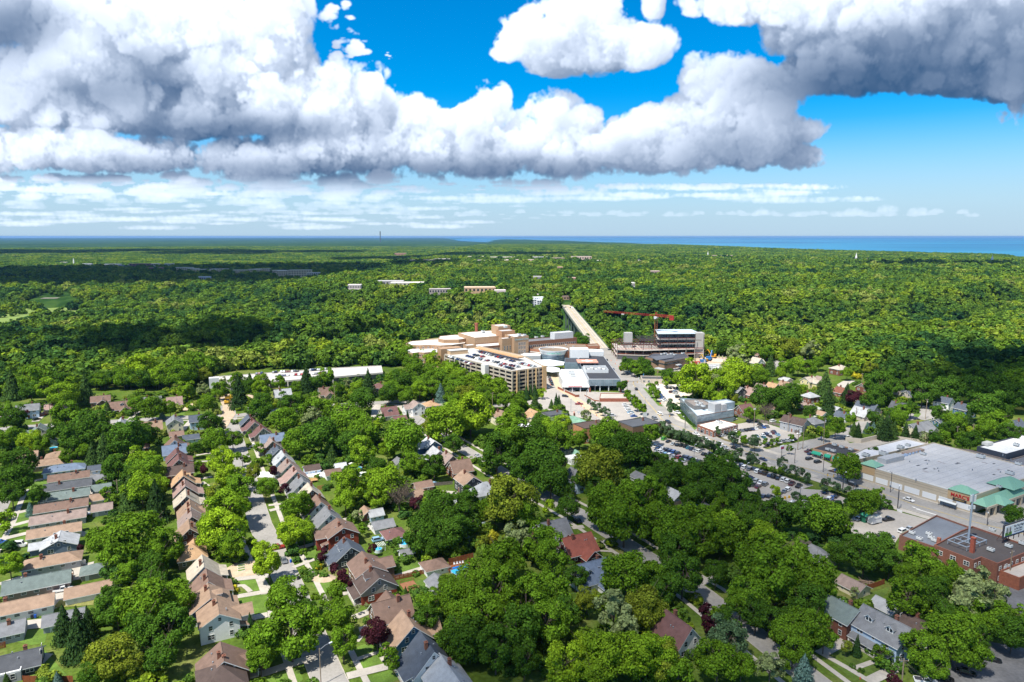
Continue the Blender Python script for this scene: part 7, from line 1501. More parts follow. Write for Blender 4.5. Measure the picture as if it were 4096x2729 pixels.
for r,x,y,h,lab,arm,tf,tp in UP:
 if tp:utility_pole(r,tp[0],tp[1],h,lab,arm,tf,top=1)
 else:utility_pole(r,x,y,h,lab,arm,tf)
b=MB();p0=Vector((*R(10,1225,1345,10),9.5))
for k,(x,y,z)in enumerate(((700,1150,8.5),(720,1180,8.2),(740,1205,7.9),(1500,1600,9),(1560,1600,8.6),(1400,1600,8.2))):
 q=Vector((*R(10,x,y,z),z));prev=p0
 for i in range(1,9):
  f=i/8;c_=p0 .lerp(q,f);c_.z-=1.0*4*f*(1-f)*.5;b.bar(prev,c_,.022,0,3);prev=c_
o=thing('power_line','thin wires strung from the lower right utility pole','wire',(0,0,0));obj('wire',b.mesh('wire',[M_DKMET]),o)
LAMPS=[(4,905,1600,10.5,'wooden pole street lamp at the bottom of the street',.75,3.2,True,False),(9,193,835,8,'lamp with banner before the strip store',2.1,1.6,False,True),(9,462,915,9,'dark road lamp beside the strip store forecourt',2.1,1.6,False,True),(9,1095,1105,9.5,'dark road lamp by the supermarket front',2.1,1.6,False,True),(9,1160,1270,10,'dark road lamp opposite the supermarket',1.0,1.6,False,True),(7,788,700,7,'dark road lamp beside the corner lot',2.1,1.6,False,True),(7,330,505,7,'dark road lamp by the brick shop',2.1,1.6,False,True),(7,1810,1105,9,'dark signal pole with red light on the main road',.6,2,False,True),(7,2330,1280,9,'dark road lamp near the hatched bay',1,1.6,False,True),(10,2005,95,5,'small lamp behind the dark brick roof',1,1,False,True),(5,1740,225,9,'road lamp beside the ambulance ramp',2.5,1.6,False,False),(5,1835,335,9,'road lamp by the hospital lot',.5,1.6,False,False),(5,1285,235,7,'pale lamp on the hospital drive',.5,1,False,False),(5,1365,180,6,'pale lamp in front of the glass department',.5,1,False,False),(5,1325,430,9,'left one of the pale poles by the young trees',.5,.5,False,False),(5,1458,410,8,'right one of the pale poles by the young trees',.5,.5,False,False),(5,1138,350,9,'pale pole on the forecourt island',.5,.5,False,False),(5,1763,345,4,'short pale lamp beside the white car row',.5,1,False,False),(5,1703,270,4,'short pale lamp at the top of the white car row',.5,1,False,False),(7,415,780,7,'lamp inside the corner lot',.5,1,False,False),(7,910,945,6,'lamp inside the near lot',.5,1,False,False),(7,1410,1190,6,'lamp at the exit of the near lot',.5,1,False,False),(7,1177,1215,3,'short lamp before the yellow barrier',.5,1,False,False),(8,1200,1200,.1,'',0,0,0,0)]
for r,x,y,h,lab,arm,rc,wd,dk in LAMPS[:-1]:street_lamp(r,x,y,h,lab,arm,rc,wd,dk)
def signal(r,x,y,h,arm,ln,label):
 p=R(r,x,y);t=thing('traffic_signal',label,'traffic signal',(*p,0),arm);b=MB();b.bar((0,0,0),(0,0,h),.14,0,6);obj('pole',b.mesh('pole',[M_DKMET]),t);b=MB();b.bar((0,0,h-.6),(ln,0,h-.3),.09,0,5);obj('mast_arm',b.mesh('mast_arm',[M_DKMET]),t)
 for f in(.6,.95):b=MB();b.box(-.2,-.2,0,.2,.2,1.1);obj('signal_head',cached('sig',lambda:b.mesh('signal_head',[mat('signal_yellow',(.55,.33,.03),.5)])),t,(ln*f,0,h-1.6))
signal(5,1668,155,8,.1,8,'mast arm signal at the hospital corner');signal(5,2212,505,7.5,2.6,16,'mast arm signal by the glass building');signal(7,1815,1100,8,2.7,7,'mast arm signal in front of the supermarket')
def sign(r,x,y,z,w,h,col,label,post=True,rz=.4):
 p=R(r,x,y,z);t=thing('road_sign',label,'sign',(*p,0),rz)
 if post:b=MB();b.bar((0,.08,0),(0,.08,z+h/2),.06,0,5);obj('post',b.mesh('post',[M_MET]),t)
 b=MB();b.box(-w/2,-.04,z-h/2,w/2,.04,z+h/2);obj('sign_plate',b.mesh('sign_plate',[M_OBJ]),t,color=col)
for a in[(7,795,632,3,1.2,1.2,(.75,.12,.02),'orange diamond sign over the corner lot hedge'),(7,97,268,2.5,1.1,1.1,(.75,.12,.02),'orange diamond sign beside the upper lot'),(9,612,887,4.5,1.8,.9,(.03,.35,.28),'green street name sign by the bushy tree'),(9,575,895,3.6,1,1.2,(.05,.2,.6),'blue sign by the bushy tree'),(7,1035,660,1.8,1,1.2,(.55,.5,.05),'yellow and blue sign at the lot corner'),(5,1835,380,3.5,3.2,3.4,(.55,.57,.58),'pale grey notice board beside the main road'),(5,1212,352,2,2,1.4,(.6,.62,.64),'white board sign on the forecourt'),(3,242,316,2.5,3.6,1.6,(.72,.72,.72),'white banner sign by the dirt road'),(12,517,785,3.5,.8,2,(.02,.25,.55),'blue sign under the roadside trees'),(12,645,830,3.5,.8,3,(.1,.3,.6),'white and blue sign by the low shop'),(12,602,857,3,.8,2,(.6,.65,.7),'pale sign by the traffic lights'),(3,127,372,1.8,.7,.7,(.5,.02,.02),'red stop sign at the end of the sunny street'),(9,655,1000,5,.7,2.2,(.7,.7,.7),'white banner on the signal pole'),(5,775,185,2.5,.8,3,(.7,.72,.75),'white totem sign beside the garage')]:sign(*a)
# ================================================================== pools, fences, odds and ends
pool(3,1222,880,3.6,'large round pool with pale wall',(.62,.66,.66));pool(6,98,515,3.4,'bright blue pool beside the red fence deck',(.34,.36,.38));pool(7,382,1240,3.8,'oval blue pool beside the two door garage',(.10,.36,.62));pool(4,1690,250,2.6,'empty round pool with a white rim',(.66,.68,.68),False);pool(4,1442,312,1.5,'small turquoise pool under the pergola',(.5,.6,.62),False);pool(1,505,685,2.0,'small turquoise pool in the left back yard',(.4,.6,.62),False)
p=R(4,1465,270,2.2);t=thing('pergola','white garden pergola beside the black house','pergola',(*p,0),GB)
for x in(-1.3,1.3):
 for y in(-1.3,1.3):b=MB();b.box(-.08,-.08,0,.08,.08,2.3);obj('post',cached('pgp',lambda:b.mesh('post',[M_TRIM])),t,(x,y,0))
for i in range(6):b=MB();b.box(-.05,-1.7,2.3,.05,1.7,2.45);obj('rafter',cached('pgr',lambda:b.mesh('rafter',[M_TRIM])),t,(-1.4+i*.56,0,0))
p=R(3,1190,830,2.4);t=thing('parasol','white parasol standing beside the round pool','parasol',(*p,0));b=MB();b.bar((0,0,0),(0,0,2.6),.04);obj('pole',b.mesh('pole',[M_TRIM]),t);b=MB()
for i in range(8):a0,a1=math.pi/4*i,math.pi/4*(i+1);b.poly([(1.5*math.cos(a0),1.5*math.sin(a0),2.2),(1.5*math.cos(a1),1.5*math.sin(a1),2.2),(0,0,2.8)])
obj('canopy',b.mesh('canopy',[M_TRIM]),t)
p=R(3,822,905,2.2);t=thing('parasol','cream parasol on the lawn behind the taupe roof','parasol',(*p,0));obj('pole',MATS and bpy.data.meshes['pole']if False else(lambda b:(b.bar((0,0,0),(0,0,2.4),.04),b.mesh('pole',[M_TRIM]))[1])(MB()),t);obj('canopy',bpy.data.meshes['canopy']if 'canopy' in bpy.data.meshes else None,t,(0,0,-.2))
WOODF=mat('red_fence_wood',(.24,.075,.03),.9,n_amt=.2,n_scale=2);GREYF=mat('grey_fence_wood',(.16,.135,.12),.9,n_amt=.2,n_scale=2);VIN=mat('vinyl_white',(.74,.75,.76),.5);TANF=mat('tan_fence_wood',(.45,.26,.10),.9,n_amt=.15,n_scale=2)
def fpx(r,*pts):return[R(r,*p)for p in pts]
fence('red stained fence behind the blue pool',fpx(4,(2110,470),(2340,415)),2.6,WOODF,.3);fence('red stained fence below the brown roofed garage',fpx(4,(1600,610),(1915,540)),1.7,WOODF,.3);fence('red fence along the bottom left corner',fpx(2,(220,1568),(690,1568)),1.8,WOODF,.3);fence('orange wooden fence beside the dark slate house',fpx(2,(-20,1260),(60,1240)),1.8,WOODF,.3);fence('weathered fence behind the tan long house',fpx(2,(300,930),(450,905)),1.5,TANF,.3)
fence('white vinyl fence behind the hipped long house',fpx(2,(565,500),(820,455)),1.8,VIN);fence('white vinyl fence beside the white pickup',fpx(2,(525,690),(680,660)),1.8,VIN);fence('white vinyl fence by the pale grey roof',fpx(2,(700,180),(800,165)),1.8,VIN);fence('white fence in front of the blue grey house',fpx(2,(665,300),(765,285)),1.2,VIN)
fence('tan wooden fence below the wooden deck',fpx(3,(870,1085),(1010,1062)),2.0,TANF,.3);fence('dark fence beside the light blue car',fpx(3,(1940,1050),(2145,1030)),1.6,GREYF,.3);fence('long grey fence behind the lot',fpx(7,(820,395),(1000,440),(1240,490),(1400,565)),1.9,GREYF);fence('grey fence by the two door garage',fpx(7,(205,1235),(300,1215)),1.6,GREYF);fence('grey board fence among the lower trees',fpx(10,(150,220),(350,290)),1.9,GREYF,.4);fence('red brown fence behind the woodpile',fpx(10,(865,705),(1040,645)),1.8,WOODF,.3);fence('white fence behind the brick cottage',fpx(9,(370,310),(470,345)),1.8,VIN);fence('green screened fence on the building site',fpx(12,(1080,750),(1180,770),(1300,780)),2.2,mat('green_screen',(.03,.09,.06),.8));fence('white rail fence by the hatched bay',fpx(9,(1160,1285),(1212,1308)),1.2,VIN)
b=MB();a=Vector(R(9,745,1345));c_=Vector(R(9,1035,1258));dv=c_-a;t=thing('guard_rail','pale guard rail above the kiosk lot','guard rail',(*a,0));b.box(0,-.15,.45,dv.length,.15,.9);obj('rail',b.mesh('rail',[M_CONC]),t,rz=math.atan2(dv.y,dv.x))
for i in range(8):b=MB();b.box(-.1,-.1,0,.1,.1,.45);obj('post',cached('grp',lambda:b.mesh('post',[M_CONC])),t,tuple((dv*(i/7.0*.98))[:])+(0,))
def deckp(r,x,y,lx,ly,z,col,label,rz=GB):
 p=R(r,x,y,z);t=thing('wooden_deck',label,'deck',(*p,0),rz);m_=mat('deck_'+label.split()[0],col,.9,n_amt=.15,n_scale=2);n=int(lx/.3);me=(lambda b:(b.box(0,-ly/2,z-.08,.27,ly/2,z),b.mesh('plank',[m_]))[1])(MB())
 for i in range(n):obj('plank',me,t,(-lx/2+i*.3,0,0))
 for sx in(-1,1):
  for sy in(-1,1):b=MB();b.box(-.08,-.08,0,.08,.08,z+.9);obj('post',b.mesh('post',[m_]),t,(sx*lx*.46,sy*ly*.46,0))
 for sy in(-1,1):b=MB();b.box(-lx/2,sy*ly*.46-.04,z+.75,lx/2,sy*ly*.46+.04,z+.9);obj('rail',b.mesh('rail',[m_]),t)
deckp(3,820,985,5,4,1.0,(.44,.27,.11),'golden wooden deck behind the beige house');deckp(2,635,565,3.5,3,1.2,(.22,.09,.04),'dark stained deck at the grey green house');deckp(4,1740,660,5,6,.8,(.26,.12,.06),'brown deck behind the taupe gabled house');deckp(4,2200,470,9,3.4,1.1,(.25,.085,.035),'red deck beside the bright blue pool')
for i in range(4):
 p=R(4,2160+i*27,452-i*5,1.6);t=thing('deck_chair','white chair lined up on the red pool deck','chair',(*p,1.1),GB,'white chairs on the red pool deck');b=MB();b.box(-.28,-.28,.35,.28,.28,.42);obj('seat',b.mesh('seat',[M_TRIM]),t);b=MB();b.box(-.28,.24,.42,.28,.3,.95);obj('backrest',b.mesh('backrest',[M_TRIM]),t)
 for sx in(-.24,.24):
  for sy in(-.24,.24):b=MB();b.box(-.03,-.03,0,.03,.03,.35);obj('leg',cached('chl',lambda:b.mesh('leg',[M_TRIM])),t,(sx,sy,0))
t=thing('pool_cover','blue pool cover heaped on the red deck','pool cover',(*R(4,2220,475,1.3),1.12),GB);b=MB();prev=None
for k in range(8):
 x=-3.2+k*.9;h_=.35+.18*((k*37)%5)/5;ring=[(x,-.5,0),(x,-.3,h_*.8),(x,.1,h_),(x,.45,h_*.6),(x,.55,0)]
 if prev:
  for i in range(4):b.poly([prev[i],ring[i],ring[i+1],prev[i+1]])
 prev=ring
obj('fabric',b.mesh('fabric',[mat('cover_blue',(.02,.20,.62),.4)]),t)
def bin_(r,x,y,col,label):
 p=R(r,x,y,.5);t=thing('wheelie_bin',label,'bin',(*p,.05),rnd.uniform(0,3));b=MB();b.prism([(-.28,-.3),(.28,-.3),(.28,.3),(-.28,.3)],.06,.95);obj('body',b.mesh('body',[M_OBJ]),t,color=col);b=MB();b.box(-.32,-.35,.95,.32,.35,1.05);obj('lid',b.mesh('lid',[M_OBJ]),t,color=tuple(v*.8 for v in col))
bin_(4,620,430,(.02,.10,.5),'blue wheelie bin on the verge of the sunny street');bin_(2,332,950,(.02,.10,.45),'blue wheelie bin by the weathered fence');bin_(2,302,955,(.02,.02,.025),'black wheelie bin by the weathered fence');bin_(1,940,1285,(.02,.10,.45),'blue wheelie bin beside the taupe garage');bin_(4,688,590,(.02,.02,.025),'black wheelie bin on the garden verge');bin_(9,445,590,(.02,.06,.35),'blue bin beside the cross street');bin_(9,740,870,(.02,.06,.35),'blue bin by the loop street')
def cone(r,x,y):
 p=R(r,x,y,.4);t=thing('traffic_barrel','orange traffic barrel beside the roadworks','barrel',(*p,.08),0,'orange traffic barrels');b=MB();b.bar((0,0,0),(0,0,1.0),.3,0,8);obj('drum',cached('barrel',lambda:b.mesh('drum',[mat('barrel_orange',(.75,.16,.03),.6)])),t);b=MB();b.bar((0,0,.55),(0,0,.7),.31,0,8);obj('white_band',cached('barrelw',lambda:b.mesh('white_band',[M_TRIM])),t)
for r,x,y in[(5,1235,293),(5,1262,312),(5,1380,382),(5,948,95),(5,905,10),(12,340,690),(12,395,690),(12,410,745),(12,380,720),(12,500,885),(12,430,785),(5,1200,258),(5,1168,354)]:cone(r,x,y)
def kayak(r,x,y,L,col,label,rz):
 p=R(r,x,y,.5);t=thing('kayak',label,'kayak',(*p,.35),rz);b=MB();prev=None
 for k in range(9):
  f=k/8;w=.42*math.sin(math.pi*min(max(f,.02),.98))**.6;xx=(f-.5)*L;ring=[(xx,-w,.25),(xx,0,0),(xx,w,.25),(xx,0,.34)]
  if prev:
   for i in range(4):b.poly([prev[i],ring[i],ring[(i+1)%4],prev[(i+1)%4]])
  prev=ring
 obj('hull',b.mesh('hull',[mat('kayak_'+label.split()[0],col,.4)],True),t)
kayak(3,2175,1150,5,(.75,.25,.02),'orange kayak lying by the grey shed',.5)
for i in range(4):
 p=R(4,155,450+i*22,.3);t=thing('raised_bed','white raised bed in the bare garden plot','planter',(*p,0),GB,'raised beds in the bare garden');b=MB();b.box(-1.2,-.4,0,1.2,.4,.35);obj('frame',b.mesh('frame',[M_TRIM]),t);b=MB();b.box(-1.1,-.3,.35,1.1,.3,.5);obj('planting',b.mesh('planting',[M_LAWN]),t)
t=thing('woodpile','heap of brown branches behind the taupe garage','woodpile',(*R(10,870,620,.5),0));rq=random.Random(9)
for i in range(26):b=MB();a=Vector((rq.uniform(-2.2,2.2),rq.uniform(-1.2,1.2),rq.uniform(.1,.9)));d_=Vector((rq.uniform(-1,1),rq.uniform(-1,1),rq.uniform(-.2,.2))).normalized()*rq.uniform(.8,1.8);b.bar(a-d_,a+d_,rq.uniform(.06,.13),0,5);obj('log',b.mesh('log',[mat('old_wood',(.24,.17,.13),.95)]),t)
t=thing('fire_hydrant','small hydrant beside the lower right pavement','hydrant',(*R(10,812,1535,.3),.03));b=MB();b.bar((0,0,0),(0,0,.6),.15,0,8);b.bar((0,0,.6),(0,0,.75),.1,0,8);b.bar((-.25,0,.42),(.25,0,.42),.07,0,6);obj('body',b.mesh('body',[mat('hydrant_red',(.5,.12,.05),.5)]),t)
p=R(7,1290,1165);t=thing('parking_barrier','yellow parking barrier at the exit of the near lot','barrier',(*p,.1),.4)
for x in(-1.2,1.2):b=MB();b.box(-.35,-.35,0,.35,.35,1.1);obj('cabinet',cached('cab_y',lambda:b.mesh('cabinet',[mat('barrier_yellow',(.62,.36,.03),.5)])),t,(x,0,0))
b=MB();b.box(-1.2,-.06,.9,3,.06,1.0);obj('arm',b.mesh('arm',[M_TRIM]),t)
def hedge(label,pts,w,h,kind='s'):
 """a clipped hedge: leaf sprays over a long box"""
 rng=np.random.default_rng(len(label));P=[];Nn=[]
 for a,c_ in zip(pts[:-1],pts[1:]):
  a=np.array(a);c_=np.array(c_);L=np.hypot(*(c_-a));n=int(L*50);d_=(c_-a)/L;nn=np.array([-d_[1],d_[0]]);f=rng.uniform(0,1,n);s=rng.uniform(-.5,.5,n);top=rng.random(n)<.5
  z=np.where(top,h*rng.uniform(.85,1.08,n),rng.uniform(.05,h,n));s=np.where(top,s,np.sign(s)*.5*rng.uniform(.85,1.1,n));xy=a+(c_-a)*f[:,None]+nn*(s*w)[:,None]
  P.append(np.stack([xy[:,0],xy[:,1],z],1));q=np.stack([nn[0]*np.sign(s)*(~top),nn[1]*np.sign(s)*(~top),top*1.0+.2],1)+.4*rng.standard_normal((n,3));Nn.append(q/np.linalg.norm(q,axis=1)[:,None])
 P=np.concatenate(P);Nn=np.concatenate(Nn);o=np.array([*pts[0],0]);t=thing('hedge',label,'hedge',(*pts[0],0));obj('foliage',quads_mesh('foliage',P-o,Nn,rng.uniform(.25,.5,len(P)),M_LEAF,rng),t,color=(.035,.085,.014))
hedge('long dark hedge along the corner lot',fpx(7,(275,630),(480,695)),1.2,1.2);hedge('dark hedge between the two lots and the road',fpx(7,(600,730),(800,795),(960,860)),1.3,1.2);hedge('low green hedge along the near lot',fpx(7,(1040,885),(1290,960),(1490,1035)),1.6,.9);hedge('low hedge by the lower corner of the near lot',fpx(7,(1700,1100),(1860,1160)),1.5,.8);hedge('hedge in front of the glass building',fpx(7,(285,345),(360,440),(430,500)),1.6,1.0);hedge('clipped hedge beside the brick house with one dormer',fpx(1,(1220,400),(1290,345)),1.2,1.5);hedge('green hedge below the dark slate street',fpx(1,(1990,490),(2060,415)),1.2,1.6);hedge('low hedge behind the corner lot',fpx(7,(20,575),(110,590)),1.5,1.2)
for pts in([(60,40),(150,240),(290,290),(250,250),(140,30)],):area('verge',RL(5,*[(1815,120),(1850,130),(2010,300),(1960,290)]),.1,M_LAWN)
area('verge',RL(5,(850,290),(960,280),(1050,300),(1000,330),(870,340)),.1,M_LAWN);area('verge',RL(5,(2150,170),(2290,160),(2340,200),(2200,225)),.1,M_LAWN);area('verge',RL(7,(290,290),(320,330),(450,500),(420,520),(270,370)),.1,M_LAWN);area('verge',RL(7,(600,570),(690,590),(1040,690),(980,700),(700,620)),.1,mat('dry_verge',(.14,.12,.05),.95));area('mulch_bed',RL(9,(500,905),(620,870),(800,930),(800,990),(690,960)),.1,mat('mulch',(.045,.028,.022),.95));area('roundabout_garden',RL(9,(1310,390),(1340,330),(1385,370),(1360,400)),.1,M_LAWN)
for pts in([(1450,360),(1620,330),(1700,380),(1480,440)],[(700,200),(760,230),(830,190),(740,150)]):area('front_lawn',RL(7,*pts),.03,M_LAWN)
for pts in([(1360,90),(1440,110),(1530,140),(1480,160),(1340,120)],):area('front_lawn',RL(7,*pts),.03,M_LAWN)
# ================================================================== trees, one by one, as the photo shows them
T(1,(110,110,95,'C'),(290,150,85,'d'),(600,170,120,'l'),(430,130,95,'l'),(800,150,95,'C'),(1010,320,48,'C'),(1290,270,70,'m'),(1430,300,100,'m'),(1600,310,62,'m'),(1525,375,34,'b'),(1760,150,80,'l'),(1960,260,75,'m'),(1915,130,55,'p'),(2245,170,95,'c'),(2060,140,70,'m'),(2350,100,60,'d'),(130,400,100,'d'),(50,330,70,'m'),(650,400,140,'m'),(560,530,95,'d'),(850,480,160,'d'),(720,610,130,'d'),(120,590,100,'m'),(300,620,95,'g'),(400,650,75,'m'),(1200,590,170,'d'),(1060,560,95,'d'),(1400,560,100,'d'),(980,720,110,'C'),(870,770,85,'C'),(800,710,60,'m'),(640,765,62,'m'),(180,820,135,'d'),(150,980,130,'d'),(110,1110,100,'d'),(360,1130,78,'d'),(55,1370,70,'l'),(285,1270,48,'b'),(1110,880,120,'d'),(1330,830,130,'l'),(1400,900,130,'m'),(1270,900,95,'d'),(1330,1060,140,'l'),(1500,1040,85,'l'),(1220,1120,110,'C'),(1470,1200,120,'c'),(1030,1110,55,'m'),(1030,1215,34,'c'),(1965,440,88,'d'),(2010,600,105,'m'),(2190,600,78,'m'),(1840,690,58,'d'),(2090,810,115,'g'),(2280,780,52,'m'),(1850,870,48,'m'),(1915,890,42,'r'),(2180,950,110,'g'),(2000,1110,62,'o'),(2250,1060,120,'m'),(2120,1260,170,'l'),(2270,1230,100,'m'),(1990,1450,120,'l'),(1770,660,30,'s'),(2210,440,32,'s'),(2100,480,38,'e'),(330,360,40,'s'),(245,365,26,'r'),(1220,355,40,'s'),(1110,300,22,'s'),(780,1340,38,'s'),(1285,405,20,'k'))
T(2,(1300,200,230,'m'),(1010,230,150,'m'),(1130,330,150,'m'),(1520,300,160,'m'),(1430,470,130,'d'),(1690,340,66,'l'),(1200,540,110,'m'),(1120,640,95,'C'),(2080,130,180,'g'),(2200,300,95,'l'),(90,460,100,'l'),(830,1020,95,'c'),(600,1030,110,'c'),(740,1120,150,'c'),(1100,880,160,'d'),(1390,830,210,'m'),(1660,770,150,'m'),(1590,1060,190,'d'),(1330,1080,170,'d'),(1030,1330,190,'o'),(1240,1420,120,'o'),(1500,1340,130,'d'),(890,1450,120,'d'),(1780,1530,48,'s'),(2190,625,38,'s'),(2190,690,40,'S'),(2270,900,26,'k'),(170,1440,50,'S'),(370,1530,42,'C'),(540,1545,52,'b'),(60,1550,46,'C'),(250,525,34,'s'),(450,320,34,'s'),(750,300,26,'r'),(1060,760,90,'d'),(1440,620,120,'d'),(2300,1100,60,'s'))
T(3,(340,140,80,'l'),(340,240,75,'d'),(760,80,75,'c'),(680,110,55,'m'),(600,270,95,'d'),(330,330,100,'d'),(560,410,110,'m'),(700,240,75,'m'),(850,330,130,'m'),(960,290,55,'l'),(1060,130,65,'m'),(940,40,45,'d'),(1290,230,105,'d'),(1540,170,80,'d'),(1620,50,100,'m'),(1710,200,62,'m'),(1830,140,75,'l'),(2030,200,44,'b'),(1950,110,80,'m'),(2280,180,55,'o'),(1350,90,80,'c'),(1160,80,50,'p'),(1250,110,55,'l'),(820,420,95,'p'),(1150,440,160,'m'),(900,570,160,'d'),(690,620,125,'m'),(600,650,58,'l'),(1300,540,140,'m'),(1430,470,48,'g'),(1010,770,72,'C'),(1190,640,120,'d'),(1290,710,120,'l'),(1420,850,78,'d'),(1680,590,165,'m'),(1530,700,78,'l'),(1740,820,95,'m'),(1970,860,105,'d'),(1860,850,80,'m'),(2080,440,170,'l'),(2260,420,120,'l'),(1930,480,75,'o'),(1170,1030,150,'l'),(1130,1170,105,'l'),(1520,1020,165,'l'),(1420,1150,95,'l'),(1640,1160,130,'x'),(1815,1210,62,'r'),(690,1220,125,'m'),(640,1420,95,'g'),(740,1450,80,'g'),(380,1060,85,'m'),(270,920,68,'o'),(330,690,42,'m'),(410,790,38,'m'),(455,905,50,'r'),(550,1075,42,'r'),(2000,1250,160,'d'),(1900,1390,150,'d'),(2180,1380,130,'d'),(2280,1220,105,'d'),(870,955,30,'s'),(1490,400,20,'k'),(1720,375,18,'k'),(1390,1310,55,'s'),(1260,1320,45,'p'),(1300,1440,40,'s'),(230,560,36,'s'),(1115,880,24,'s'),(2110,1140,22,'s'),(2165,1125,28,'s'),(1910,1050,40,'s'),(340,430,40,'C'),(780,1380,40,'m'))
T(4,(60,260,115,'m'),(340,320,85,'g'),(410,440,130,'g'),(610,170,110,'g'),(740,150,90,'l'),(745,345,33,'m'),(930,330,36,'r'),(910,385,44,'r'),(1070,540,78,'r'),(600,770,175,'m'),(740,900,110,'d'),(620,1070,240,'m'),(400,1170,170,'m'),(330,1330,110,'m'),(1000,780,100,'m'),(1090,960,130,'m'),(1110,1180,125,'m'),(990,930,70,'d'),(1430,1090,118,'r'),(1580,1350,82,'m'),(1120,670,45,'s'),(1180,645,36,'r'),(1340,990,38,'s'),(235,1000,38,'k'),(155,905,28,'k'),(1700,740,46,'C'),(1810,760,26,'k'),(1930,830,115,'m'),(1880,950,105,'d'),(2200,780,175,'m'),(2260,1050,180,'m'),(2110,650,95,'m'),(2285,240,52,'b'),(1850,190,150,'d'),(2120,150,150,'d'),(1980,280,100,'d'),(2080,1200,60,'d'),(2050,1545,62,'C'),(870,300,26,'s'),(830,540,38,'s'),(880,480,30,'S'),(760,520,36,'s'),(930,560,42,'s'),(780,590,34,'s'),(1000,480,36,'s'),(1250,870,22,'p'),(1330,845,20,'p'),(1600,240,55,'s'),(1700,400,60,'s'),(1380,310,40,'r'),(1630,330,46,'s'),(700,570,24,'s'),(1290,120,45,'m'),(1500,1260,50,'m'),(1440,1200,40,'s'),(2240,310,30,'C'),(1770,690,40,'s'))
T(6,(400,215,75,'y'),(300,260,60,'o'),(160,245,46,'b'),(640,220,140,'p'),(860,260,165,'m'),(500,400,190,'m'),(960,400,150,'m'),(220,590,160,'m'),(430,690,200,'m'),(720,790,210,'m'),(940,720,170,'m'),(300,940,210,'m'),(620,1060,210,'d'),(900,980,190,'m'),(1080,900,130,'d'),(140,1140,190,'d'),(430,1240,180,'d'),(1180,560,95,'d'),(1660,560,210,'m'),(1900,610,150,'m'),(1980,720,120,'d'),(1540,920,200,'p'),(1830,850,180,'o'),(1290,800,105,'o'),(1960,1000,85,'l'),(1480,1300,200,'l'),(1800,1300,210,'l'),(1060,1400,180,'g'),(1250,1220,110,'g'),(2010,1360,160,'o'),(2150,1480,110,'m'),(700,1350,130,'d'),(1350,1480,120,'l'),(2280,1300,70,'s'),(50,800,130,'m'))
T(5,(190,370,180,'g'),(70,360,120,'l'),(640,250,80,'m'),(620,360,85,'m'),(800,265,55,'C'),(850,440,80,'d'),(560,430,75,'l'),(960,500,110,'l'),(1060,430,65,'g'),(580,600,170,'m'),(440,730,165,'d'),(770,610,150,'d'),(1010,600,120,'m'),(870,815,195,'d'),(690,910,150,'d'),(950,970,150,'d'),(1220,590,75,'m'),(1480,560,160,'m'),(1700,690,165,'d'),(1560,720,150,'d'),(1390,870,200,'o'),(1250,960,95,'d'),(560,1180,220,'o'),(420,1260,120,'m'),(720,1300,120,'m'),(170,1190,115,'d'),(120,1390,150,'d'),(930,1240,52,'g'),(1110,1240,100,'d'),(1480,1200,190,'m'),(1800,1180,200,'m'),(1640,1360,210,'m'),(1960,1340,140,'m'),(1930,1000,95,'d'),(1890,550,80,'m'),(2060,935,120,'d'),(2230,935,100,'d'),(2200,1400,180,'m'),(2280,1120,95,'d'),(1990,490,50,'e'),(2060,525,46,'e'),(955,275,30,'C'),(1000,255,34,'k'),(1025,260,30,'k'),(720,170,34,'k'),(760,165,32,'k'),(800,160,34,'k'),(870,170,32,'g'),(1290,380,46,'p'),(1330,268,44,'e'),(1390,300,38,'e'),(1440,330,40,'e'),(1485,350,38,'e'),(1640,95,36,'d'),(1670,180,34,'m'),(1720,225,36,'m'),(1770,280,38,'m'),(1810,310,34,'m'),(130,200,85,'o'),(60,120,95,'m'),(280,120,85,'l'),(360,230,75,'m'),(450,120,85,'l'),(320,60,70,'m'),(240,330,70,'o'),(500,230,70,'m'),(30,640,80,'d'),(1350,1050,90,'d'),(1100,1080,70,'d'))
T(11,(110,880,100,'d'),(260,790,90,'m'),(230,700,80,'m'),(420,690,75,'g'),(330,640,50,'l'),(450,640,50,'m'),(330,900,85,'m'),(470,860,95,'m'),(600,800,85,'l'),(500,1000,60,'b'),(620,900,80,'m'),(680,840,80,'l'),(750,990,75,'o'),(820,880,90,'l'),(600,1010,70,'m'),(900,1000,75,'m'),(1010,930,80,'l'),(640,1060,70,'m'),(860,1080,85,'l'),(40,960,80,'m'),(180,1000,70,'m'),(1790,480,60,'d'),(1850,500,55,'d'),(690,760,70,'m'),(560,740,60,'l'),(150,640,70,'m'),(400,780,70,'m'))
T(12,(500,720,60,'d'),(560,760,55,'m'),(640,730,70,'d'),(690,780,55,'d'),(460,750,45,'m'),(880,820,55,'d'),(865,880,34,'l'),(440,920,40,'d'),(495,1000,28,'m'),(530,1030,28,'m'),(590,1100,40,'m'),(640,1140,36,'m'),(560,1060,30,'m'),(710,940,34,'m'),(740,985,34,'m'),(770,1020,32,'m'))
